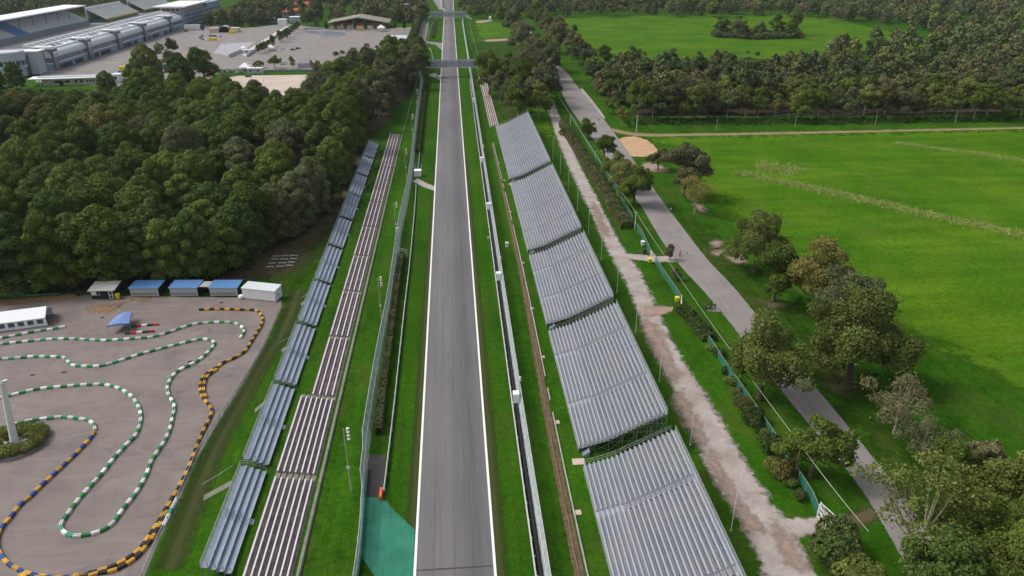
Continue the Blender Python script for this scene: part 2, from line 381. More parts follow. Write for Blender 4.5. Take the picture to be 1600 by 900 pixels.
M['lf_hedge_brown'] = leaf_mat('brown hedge foliage', (0.066, 0.084, 0.03), (0.105, 0.118, 0.046), (0.15, 0.158, 0.068))
M['lf_under'] = leaf_mat('undergrowth foliage', (0.03, 0.07, 0.012), (0.05, 0.11, 0.016), (0.08, 0.15, 0.025), own=False)
M['lf_wood'] = wood_leaf_mat('mixed wood foliage')
M['tallgrass'] = leaf_mat('tall dry grass', (0.16, 0.25, 0.04), (0.26, 0.34, 0.075), (0.40, 0.44, 0.15), own=False)

# ------------------------------------------------------------------ object helpers
def tag(o, label=None, cat=None, group=None, kind=None):
    if label: o['label'] = label
    if cat: o['category'] = cat
    if group: o['group'] = group
    if kind: o['kind'] = kind
    return o

def empty(name, loc, label, cat, group=None, rz=0.0):
    o = bpy.data.objects.new(name, None); C.objects.link(o)
    o.empty_display_size = 0.3
    o.location = loc; o.rotation_euler = (0, 0, rz)
    return tag(o, label, cat, group)

def root_loc(o):
    x = y = z = 0.0
    while o is not None:
        x += o.location[0]; y += o.location[1]; z += o.location[2]; o = o.parent
    return x, y, z

class MB:
    """collects shapes; verts are world coordinates (or local ones when built with local=True)"""
    def __init__(s): s.v = []; s.f = []; s.mi = []
    def face(s, pts, mi=0):
        n = len(s.v); s.v += [tuple(p) for p in pts]; s.f.append(tuple(range(n, n + len(pts)))); s.mi.append(mi); return s
    def box(s, x0, x1, y0, y1, z0, z1, mi=0):
        n = len(s.v)
        s.v += [(x0, y0, z0), (x1, y0, z0), (x1, y1, z0), (x0, y1, z0), (x0, y0, z1), (x1, y0, z1), (x1, y1, z1), (x0, y1, z1)]
        for q in ((0, 3, 2, 1), (4, 5, 6, 7), (0, 1, 5, 4), (1, 2, 6, 5), (2, 3, 7, 6), (3, 0, 4, 7)):
            s.f.append(tuple(n + i for i in q)); s.mi.append(mi)
        return s
    def hexa(s, b, t, mi=0):
        """b, t: four bottom and four top points in the same turning order"""
        n = len(s.v); s.v += [tuple(p) for p in b] + [tuple(p) for p in t]
        for q in ((0, 3, 2, 1), (4, 5, 6, 7), (0, 1, 5, 4), (1, 2, 6, 5), (2, 3, 7, 6), (3, 0, 4, 7)):
            s.f.append(tuple(n + i for i in q)); s.mi.append(mi)
        return s
    def bar(s, p, q, w=0.06, h=None, n=4, r1=None, mi=0):
        """tapered bar from p to q"""
        p = np.array(p, float); q = np.array(q, float); d = q - p; L = np.linalg.norm(d)
        if L < 1e-6: return s
        d /= L
        a = np.array((0, 0, 1.0)) if abs(d[2]) < 0.9 else np.array((1.0, 0, 0))
        u = np.cross(d, a); u /= np.linalg.norm(u); w2 = np.cross(u, d)
        r0 = w / 2; r1_ = r0 if r1 is None else r1 / 2
        k0 = len(s.v)
        for c, r in ((p, r0), (q, r1_)):
            for i in range(n):
                t = 2 * math.pi * (i + 0.5) / n
                s.v.append(tuple(c + (u * math.cos(t) + w2 * math.sin(t)) * r * (1.414 if n == 4 else 1)))
        for i in range(n):
            j = (i + 1) % n
            s.f.append((k0 + i, k0 + n + i, k0 + n + j, k0 + j)); s.mi.append(mi)
        s.f.append(tuple(k0 + i for i in range(n))); s.mi.append(mi)
        s.f.append(tuple(k0 + n + i for i in reversed(range(n)))); s.mi.append(mi)
        return s
    def path(s, pts, radii, n=6):
        for a, b, ra, rb in zip(pts, pts[1:], radii, radii[1:]): s.bar(a, b, ra * 2, None, n, rb * 2)
        return s
    def lathe(s, c, prof, n=16, mi=0):
        k0 = len(s.v)
        for r, z in prof:
            for i in range(n):
                t = 2 * math.pi * i / n; s.v.append((c[0] + r * math.cos(t), c[1] + r * math.sin(t), c[2] + z))
        for k in range(len(prof) - 1):
            for i in range(n):
                j = (i + 1) % n
                s.f.append((k0 + k * n + i, k0 + k * n + j, k0 + (k + 1) * n + j, k0 + (k + 1) * n + i)); s.mi.append(mi)
        s.f.append(tuple(k0 + i for i in reversed(range(n)))); s.mi.append(mi)
        s.f.append(tuple(k0 + (len(prof) - 1) * n + i for i in range(n))); s.mi.append(mi)
        return s
    def prism(s, prof, y0, y1, mi=0, axis='y'):
        """profile of (x, z) extruded along y (or (y, z) along x)"""
        n = len(prof); k0 = len(s.v)
        for y in (y0, y1):
            for a, z in prof: s.v.append((a, y, z) if axis == 'y' else (y, a, z))
        for i in range(n):
            j = (i + 1) % n
            s.f.append((k0 + i, k0 + j, k0 + n + j, k0 + n + i)); s.mi.append(mi)
        s.f.append(tuple(k0 + i for i in reversed(range(n)))); s.mi.append(mi)
        s.f.append(tuple(k0 + n + i for i in range(n))); s.mi.append(mi)
        return s
    def mesh(s, name, mats, off=(0, 0, 0)):
        me = bpy.data.meshes.new(name)
        me.from_pydata([(x - off[0], y - off[1], z - off[2]) for x, y, z in s.v], [], s.f)
        for m in (mats if isinstance(mats, (list, tuple)) else [mats]): me.materials.append(m)
        if any(s.mi): me.polygons.foreach_set('material_index', s.mi)
        me.update(); return me
    def build(s, name, mats, parent=None, local=False, loc=(0, 0, 0)):
        off = (0, 0, 0)
        if not local: off = root_loc(parent) if parent else loc
        o = bpy.data.objects.new(name, s.mesh(name, mats, off)); C.objects.link(o)
        if parent: o.parent = parent
        else: o.location = loc
        return o

def box(*a): return MB().box(*a)

def copy_tree(o, parent=None):
    c = o.copy(); C.objects.link(c); c.parent = parent
    for ch in list(o.children): copy_tree(ch, c)
    return c

def smooth(pts, step=4.0, closed=False):
    P = [np.array(p, float) for p in pts]; n = len(P); out = []
    rng = range(n) if closed else range(n - 1)
    for i in rng:
        p1, p2 = P[i], P[(i + 1) % n]
        p0 = P[i - 1] if (closed or i > 0) else 2 * p1 - p2
        p3 = P[(i + 2) % n] if (closed or i < n - 2) else 2 * p2 - p1
        k = max(1, int(np.linalg.norm(p2 - p1) / step))
        for j in range(k):
            t = j / k
            out.append(0.5 * ((2 * p1) + (p2 - p0) * t + (2 * p0 - 5 * p1 + 4 * p2 - p3) * t * t + (3 * p1 - p0 - 3 * p2 + p3) * t ** 3))
    if not closed: out.append(P[-1])
    return out

def add_float(me, name, vals):
    a = me.attributes.new(name, 'FLOAT', 'POINT'); a.data.foreach_set('value', np.array(vals, dtype=np.float32))

def strip(name, left, right, mat, z, fray=0.8, kind='structure', step=5.0, px=True):
    """sheet between two border lines; the outer band carries edge 0..1 so that it frays"""
    if px: left = [g(*p) for p in left]; right = [g(*p) for p in right]
    def res(l, n):
        l = smooth(l, 2.0); s = [0.0]
        for a, b in zip(l, l[1:]): s.append(s[-1] + float(np.linalg.norm(b - a)))
        xs = np.linspace(0, s[-1], n)
        A = np.array(l); return np.stack([np.interp(xs, s, A[:, 0]), np.interp(xs, s, A[:, 1])], 1)
    L0 = sum(math.dist(a, b) for a, b in zip(left, left[1:]))
    n = max(3, int(L0 / step))
    A, B = res(left, n), res(right, n)
    v, f, e = [], [], []
    for a, b in zip(A, B):
        w = np.linalg.norm(b - a); k = min(0.45, fray / max(w, 0.01)); o = fray * 0.5 / max(w, .01)
        for t, ed in ((-o, 0.0), (k * 0.5, 1.0), (1 - k * 0.5, 1.0), (1 + o, 0.0)):
            p = a + (b - a) * t; v.append((p[0], p[1], z)); e.append(ed)
    for i in range(n - 1):
        for j in range(3): q = i * 4 + j; f.append((q, q + 1, q + 5, q + 4))
    me = bpy.data.meshes.new(name); me.from_pydata(v, [], f); me.materials.append(mat); add_float(me, 'edge', e)
    if me.polygons and sum(p.normal[2] for p in me.polygons) < 0: me.flip_normals()
    o = bpy.data.objects.new(name, me); C.objects.link(o)
    return tag(o, kind=kind)

def patch(name, pts, mat, z, fray=1.0, px=True, kind='structure', step=4.0, hard=False):
    if px: pts = [g(*p) for p in pts]
    if hard:
        P = np.array(pts)
        area = 0.5 * np.sum(P[:, 0] * np.roll(P[:, 1], -1) - np.roll(P[:, 0], -1) * P[:, 1])
        if area < 0: P = P[::-1]
        v = [(x, y, z) for x, y in P]; f = [tuple(range(len(v)))]; e = [1.0] * len(v)
    else:
        P = np.array(smooth(pts, step, True)); Q = np.roll(P, -1, 0)
        x0, y0 = P.min(0) - fray; x1, y1 = P.max(0) + fray
        c = max(0.35, fray * 0.45); nx, ny = int((x1 - x0) / c) + 2, int((y1 - y0) / c) + 2
        X, Y = np.meshgrid(x0 + np.arange(nx) * c, y0 + np.arange(ny) * c); G = np.stack([X.ravel(), Y.ravel()], 1)
        ins = np.zeros(len(G), bool); dist = np.full(len(G), 1e9)
        for p, q in zip(P, Q):
            d = q - p; L = d @ d
            if L < 1e-9: continue
            t = np.clip(((G - p) @ d) / L, 0, 1); dist = np.minimum(dist, np.linalg.norm(G - (p + t[:, None] * d), axis=1))
            if p[1] != q[1]:
                ins ^= ((p[1] > G[:, 1]) != (q[1] > G[:, 1])) & (G[:, 0] < (q[0] - p[0]) * (G[:, 1] - p[1]) / (q[1] - p[1]) + p[0])
        E_ = np.clip(np.where(ins, dist, -dist) / fray + 0.5, 0, 1)
        idx = -np.ones(len(G), int); v, f, e = [], [], []
        for j in range(ny - 1):
            for i in range(nx - 1):
                q = (j * nx + i, j * nx + i + 1, (j + 1) * nx + i + 1, (j + 1) * nx + i)
                if max(E_[k] for k in q) <= 0: continue
                for k in q:
                    if idx[k] < 0: idx[k] = len(v); v.append((G[k][0], G[k][1], z)); e.append(E_[k])
                f.append(tuple(int(idx[k]) for k in q))
    me = bpy.data.meshes.new(name); me.from_pydata(v, [], f); me.materials.append(mat)
    add_float(me, 'edge', e)
    o = bpy.data.objects.new(name, me); C.objects.link(o)
    return tag(o, kind=kind)

def in_poly(x, y, P):
    c = False; j = len(P) - 1
    for i in range(len(P)):
        if (P[i][1] > y) != (P[j][1] > y) and x < (P[j][0] - P[i][0]) * (y - P[i][1]) / (P[j][1] - P[i][1]) + P[i][0]: c = not c
        j = i
    return c

# ================================================================== GROUND, ROADS, PATHS
me = bpy.data.meshes.new('ground')
gx = np.linspace(-1800, 1800, 37); gy = np.linspace(-120, 4200, 45)
me.from_pydata([(x, y, 0) for y in gy for x in gx], [], [(j * 37 + i, j * 37 + i + 1, (j + 1) * 37 + i + 1, (j + 1) * 37 + i) for j in range(44) for i in range(36)])
me.materials.append(M['grass'])
ground = bpy.data.objects.new('ground', me); C.objects.link(ground); tag(ground, kind='structure')

patch('meadow', [g(1010, 216), g(1600, 203), (420, 330), (420, 60), (135, 60), (118, 110), (104, 150), (98, 190), (92, 240), (92, 290), (96, 320)], M['meadow'], 0.008, 26.0, px=False)
patch('far_meadow', [(868, 30), (1000, 25), (1260, 22), (1350, 40), (1500, 78), (1400, 86), (1200, 92), (1000, 92), (900, 62)], M['meadow'], 0.02, 14.0)
patch('roadside_grass_shade', [(1040, 330), (1095, 350), (1140, 400), (1230, 470), (1330, 570), (1420, 650), (1480, 760), (1600, 900), (1480, 900), (1330, 650), (1200, 510), (1090, 400)], M['dullgrass'], 0.012, 22.0)  # shade of the lane trees, put into a darker grass colour
patch('infield_grass', [(840, 60), (745, 30), (770, 110), (800, 200), (870, 190)], M['meadow'], 0.012, 24.0)
patch('bank_grass', [(445, 470), (545, 345), (600, 250), (570, 245), (520, 330), (400, 385), (340, 432), (420, 440)], M['dullgrass'], 0.012, 14.0)
patch('wood_floor', [(-80, 475), (120, 455), (330, 446), (365, 432), (400, 402), (462, 372), (515, 335), (545, 290), (562, 240), (590, 200), (640, 140), (640, 112), (560, 112), (470, 190), (330, 185), (240, 184), (-60, 192)], M['woodfloor'], 0.016, 8.0)
patch('wood_edge_earth', [(330, 440), (400, 398), (470, 366), (520, 330), (548, 280), (562, 240), (575, 235), (560, 290), (520, 345), (480, 385), (410, 415), (350, 446)], M['worn'], 0.024, 7.0)
patch('pine_floor', [(1020, 180), (1600, 172), (1650, 120), (1560, 110), (1300, 120), (1030, 128), (990, 135), (1000, 170)], M['woodfloor'], 0.016, 10.0)
patch('copse_floor', [(742, 70), (790, 60), (860, 80), (850, 150), (800, 190), (770, 160), (740, 130)], M['dullgrass'], 0.016, 6.0)
patch('bare_earth', [(600, 140), (640, 128), (628, 158), (612, 160)], M['worn'], 0.026, 5.0)
patch('bare_earth', [(560, 195), (600, 178), (606, 190), (575, 205)], M['worn'], 0.026, 5.0)

# mown verges either side of the track
patch('mown_verge', [(4.2, 40), (9.4, 40), (9.9, 250), (11, 520), (11, 900), (4.3, 900), (4.3, 400)], M['mown'], 0.01, 1.5, px=False)
patch('mown_verge', [(-8.3, 92), (-13.3, 104), (-13.7, 200), (-14.8, 300), (-16, 500), (-8.4, 500), (-8.3, 300)], M['mown'], 0.01, 1.5, px=False)
# the racing circuit
tl = [(-8.05, 20), (-8.05, 900), (-8.3, 1000), (-9.5, 1120), (-14, 1300), (-24, 1500)]
tr = [(3.95, 20), (3.95, 900), (3.95, 1000), (5.0, 1120), (4, 1300), (-6, 1500)]
strip('race_track', tl, tr, M['track'], 0.030, 0.02, px=False, step=30)
strip('track_line', [(x - 0.02, y) for x, y in tl], [(x + 0.36, y) for x, y in tl], M['white'], 0.036, 0.01, px=False, step=15)
strip('track_line', [(x - 0.36, y) for x, y in tr], [(x + 0.02, y) for x, y in tr], M['white'], 0.036, 0.01, px=False, step=15)
a, b = g(651, 892), g(771, 884.5)
strip('track_joint', [(a[0], a[1] - 0.12), (b[0], b[1] - 0.12)], [(a[0], a[1] + 0.16), (b[0], b[1] + 0.16)], M['dark_asphalt'], 0.042, 0.05, px=False)
strip('dry_verge', [(-7.9, 60), (-7.9, 160), (-7.9, 300)], [(-9.2, 60), (-9.0, 160), (-8.7, 300)], M['worn_soft'], 0.018, 1.4, px=False, step=6)
strip('dry_verge', [(3.8, 60), (3.8, 160), (3.8, 300)], [(5.2, 60), (5.0, 160), (4.6, 300)], M['worn_soft'], 0.018, 1.4, px=False, step=6)
patch('runoff', [(563, 777), (597, 777), (615, 797), (648, 828), (646, 905), (588, 905), (564, 868)], M['green_paint'], 0.024, 0.5, hard=True)
patch('service_asphalt', [(572, 711), (603, 711), (597, 776), (564, 776)], M['dark_asphalt'], 0.020, 0.5, hard=True)
strip('service_path', [(645, 283), (660, 291), (681, 299)], [(652, 279), (665, 286), (681, 292)], M['concrete'], 0.022, 0.5)
strip('service_path', [(669, 117), (678, 121), (688, 125)], [(678, 114), (684, 117), (690, 119)], M['concrete'], 0.022, 0.5)
strip('service_road', [(662, 68), (680, 70), (691, 80)], [(664, 64), (680, 66), (691, 67)], M['pit'], 0.022, 0.5)
strip('service_road', [(664, 70), (670, 36), (668, 33)], [(649, 69), (656, 36), (656, 33)], M['pit'], 0.021, 0.5)
strip('run_out_road', [(686, 15), (677, 0), (660, -20)], [(694, 16), (694, 0), (690, -20)], M['pit'], 0.021, 0.5)
strip('drainage_strip', [(15.2, 60), (15.3, 110), (16.7, 200), (16.5, 330)], [(16.6, 60), (16.8, 110), (17.6, 200), (17.1, 330)], M['ditch'], 0.02, 0.8, px=False, step=3)
# kart paddock and pit tarmac
patch('kart_paddock', [(-60, 470), (60, 463), (132, 461), (436, 466), (441, 478), (413, 540), (380, 600), (341, 660), (306, 720), (276, 790), (246, 850), (220, 915), (-60, 915)], M['kart'], 0.020, 0.4, hard=True)
patch('leaf_litter', [(142, 480), (160, 478), (186, 482), (172, 488), (146, 487)], M['leaf_litter'], 0.028, 3.5)
patch('leaf_litter', [(174, 476), (190, 471), (196, 474), (184, 480)], M['leaf_litter'], 0.028, 3.0)
patch('leaf_litter', [(200, 466), (236, 464), (230, 468), (205, 470)], M['leaf_litter'], 0.028, 2.5)
patch('leaf_litter', [(-10, 468), (60, 464), (125, 459), (128, 464), (60, 472), (-10, 476)], M['leaf_litter'], 0.028, 3.5)
patch('pit_tarmac', [(55, 128), (66, 113), (289, 43.5), (330, 38), (380, 44), (450, 37), (520, 46), (660, 42), (655, 66), (645, 86), (610, 106), (535, 111), (395, 109), (345, 113), (322, 126), (240, 132), (180, 136)], M['pit'], 0.020, 0.6, hard=True)
patch('sand_lot', [(335, 136), (352, 122), (372, 118.5), (495, 116.5), (500, 140), (470, 180), (420, 180), (370, 160)], M['sandlot'], 0.026, 5.0, hard=True)
strip('grass_strip', [(372, 117.5), (500, 115.5)], [(372, 113.5), (500, 112)], M['mown'], 0.024, 1.0)
strip('grass_strip', [(184, 117), (236, 115)], [(184, 111), (236, 110)], M['mown'], 0.024, 1.0)
strip('concrete_apron', [(378, 85), (412, 62), (450, 39)], [(384, 88), (417, 66), (456, 42)], M['pale_concrete'], 0.026, 0.5)
patch('pale_apron', [(333, 83), (346, 68), (396, 66), (388, 74), (362, 88)], M['apron_grey'], 0.026, 0.5, hard=True)
patch('wet_patch', [(474, 50), (492, 48.5), (536, 51), (534, 56), (512, 58), (494, 53)], M['wet'], 0.026, 0.5)
for p in ((165, 98, 186), (180, 80, 230)):
    a = g(p[0], p[1]); b = g(p[2], p[1])
    strip('bay_line', [a, b], [(a[0], a[1] + 1.2), (b[0], b[1] + 1.2)], M['yellow'], 0.028, 0.05, px=False)
# lane, gravel path, field tracks
strip('lane', [(790, 20), (815, 40), (838, 82), (866, 118), (885, 160), (925, 215), (960, 265), (1000, 320), (1030, 370), (1060, 412), (1110, 467), (1170, 542), (1230, 622), (1328, 740), (1368, 800), (1420, 890)],
      [(797, 20), (823, 40), (850, 82), (884, 112), (906, 140), (945, 188), (985, 243), (1030, 307), (1070, 360), (1105, 405), (1150, 453), (1200, 515), (1260, 588), (1320, 660), (1380, 735), (1422, 790), (1490, 890)], M['lane'], 0.040, 0.7)
strip('lane_shoulder', [(905, 140), (924, 162), (942, 186)], [(910, 138), (929, 161), (946, 184)], M['gravel'], 0.034, 1.0)
strip('gravel_path', [(851, 155), (861, 185), (878, 235), (903, 290), (923, 330), (943, 375), (963, 415), (983, 450), (998, 490), (1026, 555), (1054, 610), (1082, 670), (1110, 740), (1150, 800), (1180, 860), (1200, 920)],
      [(863, 155), (877, 190), (899, 245), (927, 300), (947, 340), (971, 385), (990, 410), (1006, 440), (1034, 500), (1064, 560), (1104, 620), (1134, 670), (1175, 740), (1215, 800), (1248, 850), (1282, 920)], M['gravel'], 0.030, 2.6, step=3)
strip('gate_path', [(978, 404), (1015, 409), (1070, 410)], [(978, 396), (1015, 400), (1066, 400)], M['gravel'], 0.034, 1.2)
strip('gate_path', [(1005, 494), (1030, 493), (1050, 486)], [(1005, 480), (1030, 478), (1052, 480)], M['clay'], 0.034, 1.4)
strip('gate_path', [(1106, 486), (1120, 488), (1132, 482)], [(1100, 474), (1112, 474), (1124, 470)], M['gravel'], 0.034, 1.4)
strip('gate_path', [(1205, 836), (1245, 838), (1285, 832)], [(1200, 812), (1240, 810), (1280, 808)], M['gravel'], 0.034, 1.8)
strip('gate_path', [(1290, 832), (1330, 826), (1372, 806)], [(1285, 808), (1320, 806), (1360, 794)], M['worn'], 0.036, 2.0)
for pts in ([(1006, 500), (1024, 508), (1040, 540), (1058, 590), (1052, 600), (1030, 560), (1012, 530)], [(1062, 610), (1082, 640), (1104, 690), (1096, 700), (1072, 660), (1050, 622)],
            [(1110, 700), (1140, 760), (1170, 800), (1190, 830), (1170, 826), (1135, 770), (1106, 720)], [(925, 315), (932, 322), (952, 372), (940, 364)], [(1210, 820), (1240, 850), (1262, 890), (1226, 880)]):
    patch('bare_clay', pts, M['clay'], 0.044, 2.4)
strip('field_track', [(950, 204), (1000, 213), (1100, 212), (1300, 208), (1600, 201), (1700, 198)], [(952, 200), (1000, 208), (1100, 208.5), (1300, 205), (1600, 198.5), (1700, 196)], M['field_soil'], 0.030, 3.4)
patch('sandy_soil', [(964, 218), (990, 213), (1012, 220), (1028, 236), (1018, 244), (985, 244), (974, 230)], M['orange_soil'], 0.036, 2.5)
patch('sandy_soil', [(998, 262), (1012, 254), (1040, 262), (1044, 268), (1004, 267)], M['clay'], 0.036, 2.5)
for pts in ([(1112, 380), (1122, 374), (1128, 382), (1118, 388)], [(1115, 394), (1128, 390), (1132, 398), (1120, 400)], [(1134, 400), (1152, 394), (1168, 408), (1150, 412)], [(1085, 318), (1098, 322), (1102, 332), (1090, 328)],
            [(1180, 466), (1215, 474), (1232, 480), (1205, 484)], [(1290, 600), (1320, 594), (1345, 606), (1315, 614)], [(810, 4), (900, 8), (905, 6), (820, 1)], [(760, 62), (800, 60), (796, 63), (762, 65)], [(745, 33), (768, 31), (764, 34), (747, 36)]):
    patch('bare_earth', pts, M['clay'] if pts[0][0] not in (1180, 1290) else M['worn'], 0.030, 3.5 if pts[0][0] in (1180, 1290) else 2.5)
patch('worn_grass', [(400, 398), (462, 385), (478, 402), (440, 430), (395, 432), (370, 418)], M['worn'], 0.026, 8.0)
strip('worn_track', [(462, 452), (440, 510), (405, 570), (370, 630), (330, 700), (290, 790), (255, 890)], [(474, 452), (452, 510), (415, 570), (382, 630), (345, 700), (310, 790), (275, 890)], M['worn_soft'], 0.022, 3.2)
for (u0, v0, u1, v1, w) in ((318, 776, 362, 752, 5), (440, 546, 476, 530, 3.5), (470, 474, 500, 458, 3), (398, 640, 420, 622, 4)):
    strip('ramp_path', [(u0, v0 + w), (u1, v1 + w)], [(u0, v0), (u1, v1)], M['moss'], 0.030, 0.5)
strip('dirt_road', [(480, 13), (500, 10), (525, 5)], [(476, 11), (498, 8), (520, 3)], M['sandlot'], 0.024, 1.5)

# strip of tall pale grass left standing in the meadow: blades
def tall_grass(name, polyline, width, n, hgt):
    P = smooth([g(*p) for p in polyline], 3.0); rs = np.random.RandomState(3)
    v, f, tn = [], [], []
    for k in range(n):
        i = rs.randint(len(P) - 1); p = P[i] + (P[i + 1] - P[i]) * rs.rand(); d = P[i + 1] - P[i]; d = d / (np.linalg.norm(d) + 1e-6)
        o = rs.randn() * 0.42 * width; x, y = p[0] - d[1] * o, p[1] + d[0] * o
        a = rs.rand() * 6.28; s = hgt * (0.5 + rs.rand() * 0.8); w = 0.12 + 0.14 * rs.rand(); lx, ly = rs.randn(2) * 1.0 * s
        b = len(v); v += [(x - math.cos(a) * w, y - math.sin(a) * w, 0.0), (x + math.cos(a) * w, y + math.sin(a) * w, 0.0), (x + lx, y + ly, s)]
        f.append((b, b + 1, b + 2)); t = rs.rand(); tn += [t, t, t]
    me = bpy.data.meshes.new(name); me.from_pydata(v, [], f); me.materials.append(M['tallgrass'])
    add_float(me, 'tone', tn); add_float(me, 'hue', [R() for _ in tn])
    o = bpy.data.objects.new(name, me); C.objects.link(o); tag(o, kind='stuff')
tall_grass('tall_grass', [(1150, 268), (1200, 280), (1270, 294), (1350, 312), (1430, 330), (1520, 350), (1620, 372)], 4.5, 14000, 0.38)
tall_grass('tall_grass', [(1400, 222), (1450, 230), (1520, 238), (1620, 254)], 3.5, 5000, 0.3)
tall_grass('tall_grass', [(1180, 258), (1215, 262), (1250, 270)], 9.0, 4500, 0.38)

# ================================================================== TREES
def leaf_cloud(rs, blobs, nl, size, spread=0.55, flat=1.0, sprig=0.0):
    """small rhombic leaf clumps over the lobes of a crown -> verts, tone"""
    B = np.array([b[:3] for b in blobs]); Rb = np.array([b[3] for b in blobs]); T = rs.rand(len(B))
    w = Rb ** 2; w = w / w.sum()
    m = int(nl * 1.9)
    k = rs.choice(len(B), m, p=w)
    d = rs.randn(m, 3); d /= np.linalg.norm(d, axis=1, keepdims=True)
    low = d[:, 2] < -0.35
    d[low, 2] *= -rs.rand(low.sum())
    d /= np.linalg.norm(d, axis=1, keepdims=True)
    rad = Rb[k] * (0.84 + 0.20 * rs.rand(m) + sprig * (rs.rand(m) < 0.16) * rs.rand(m))
    p = B[k] + d * rad[:, None] * np.array([1, 1, flat])
    inside = np.zeros(m, bool)
    for j in range(len(B)):
        q = np.linalg.norm((p - B[j]) / np.array([1, 1, flat]), axis=1)
        inside |= (q < Rb[j] * 0.80) & (k != j)
    sel = np.where(~inside)[0][:nl]
    p, d, k = p[sel], d[sel], k[sel]; m = len(p)
    nrm = d + rs.randn(m, 3) * spread; nrm /= np.linalg.norm(nrm, axis=1, keepdims=True)
    a = rs.randn(m, 3); t = np.cross(nrm, a); t /= np.linalg.norm(t, axis=1, keepdims=True); b = np.cross(nrm, t)
    s = size * (0.55 + 0.9 * rs.rand(m))[:, None]
    V = np.stack([p - t * s, p - b * s * 0.62, p + t * s, p + b * s * 0.62], 1)
    tone = np.clip(0.55 * T[k] + 0.45 * rs.rand(m), 0, 1)
    return V.reshape(-1, 3), np.repeat(tone, 4)

def quads_mesh(name, V, tone, mat, hue=None):
    n = len(V) // 4
    me = bpy.data.meshes.new(name)
    me.vertices.add(len(V)); me.vertices.foreach_set('co', V.astype(np.float32).ravel())
    me.loops.add(n * 4); me.loops.foreach_set('vertex_index', np.arange(n * 4, dtype=np.int32))
    me.polygons.add(n); me.polygons.foreach_set('loop_start', np.arange(0, n * 4, 4, dtype=np.int32))
    me.polygons.foreach_set('loop_total', np.full(n, 4, dtype=np.int32))
    me.update(calc_edges=True)
    me.materials.append(mat); add_float(me, 'tone', tone)
    if hue is not None: add_float(me, 'hue', hue)
    return me

def crown_blobs(rs, h, r, base, nb, shape='round', lobe=(0.30, 0.50)):
    """lobes of a crown for a tree h tall, crown radius r, foliage starting at base"""
    out = []
    ch = (h - base) / 2; cz = base + ch
    if shape == 'limbs':      # a few main boughs, each with its own head of foliage, gaps between them
        n = 6 + rs.randint(3); cs = [(0.12 * r * rs.randn(), 0.12 * r * rs.randn(), base + (h - base) * 0.80)]
        for i in range(n):
            a = 6.283 * (i + 0.7 * rs.rand()) / n; q = r * (0.38 + 0.34 * rs.rand())
            cs.append((q * math.cos(a), q * math.sin(a), base + (h - base) * (0.22 + 0.46 * rs.rand())))
        for i in range(nb):
            c = cs[i % len(cs)]; d = rs.randn(3) * r * 0.19; rb = r * (lobe[0] + (lobe[1] - lobe[0]) * rs.rand())
            out.append((c[0] + d[0], c[1] + d[1], max(base + rb * 0.4, min(h - rb * 0.7, c[2] + d[2] * 0.75)), rb))
        return out
    if shape == 'dome':
        for k in range(3): out.append((0, 0, base + (h - base) * (0.22 + 0.24 * k), r * (0.66, 0.62, 0.48)[k]))
        for i in range(nb):
            t = 0.04 + 0.94 * ((i + rs.rand()) / nb); a = i * 2.4 + rs.rand() * 0.5
            k = math.sqrt(max(0.0, 1 - max(0.0, (t - 0.38) / 0.62) ** 2)) if t > 0.38 else 0.86 + 0.14 * t / 0.38
            rb = r * (lobe[0] + (lobe[1] - lobe[0]) * rs.rand()); q = max(0.0, r * k * (0.92 + 0.16 * rs.rand()) - rb * 0.85)
            out.append((q * math.cos(a), q * math.sin(a), base + (h - base) * t - (rb * 0.8 if t > 0.8 else 0), rb))
        return out
    for i in range(nb):
        d = rs.randn(3); d /= np.linalg.norm(d)
        f = 0.35 + 0.45 * rs.rand()
        rb = r * (lobe[0] + (lobe[1] - lobe[0]) * rs.rand())
        z = cz + d[2] * ch * f * 1.05
        t = (z - base) / (h - base)
        if shape == 'round': k = math.sqrt(max(0.05, 1 - (2 * t - 1.0) ** 2 * 0.8)) if t > 0.45 else 0.9 + 0.1 * t
        elif shape == 'cone': k = 1.12 * (1 - t * 0.92)
        elif shape == 'column': k = 0.9
        elif shape == 'spread': k = 1.0 if t > 0.35 else 0.75
        else: k = 1.0
        out.append((d[0] * (r - rb * 0.6) * min(1, f * 1.5) * k, d[1] * (r - rb * 0.6) * min(1, f * 1.5) * k, max(base + rb * 0.45, min(h - rb * 0.8, z)), rb * (0.8 + 0.35 * k)))
    out.append((0, 0, h - r * 0.42 * (0.6 if shape in ('cone', 'column') else 1), r * 0.42 * (0.55 if shape in ('cone', 'column') else 1)))
    return out

def trunk_mb(rs, h, r, blobs, tr, limbs=6):
    m = MB(); top = h * 0.72
    lean = rs.randn(2) * 0.25
    pts = [(0, 0, -0.15), (lean[0] * .3, lean[1] * .3, h * .2), (lean[0], lean[1], h * .45), (lean[0] * 1.3, lean[1] * 1.3, top)]
    m.path(pts, [tr * 1.25, tr, tr * .7, tr * .25], 7)
    bl = list(blobs); rs.shuffle(bl)
    for b in bl[:limbs]:
        z0 = h * (0.22 + 0.22 * rs.rand())
        s = np.array((lean[0] * .7, lean[1] * .7, z0)); e = np.array(b[:3]); mid = (s + e) / 2 + np.array((0, 0, -0.05 * h))
        m.path([s, mid, e], [tr * .45, tr * .3, tr * .1], 5)
    return m

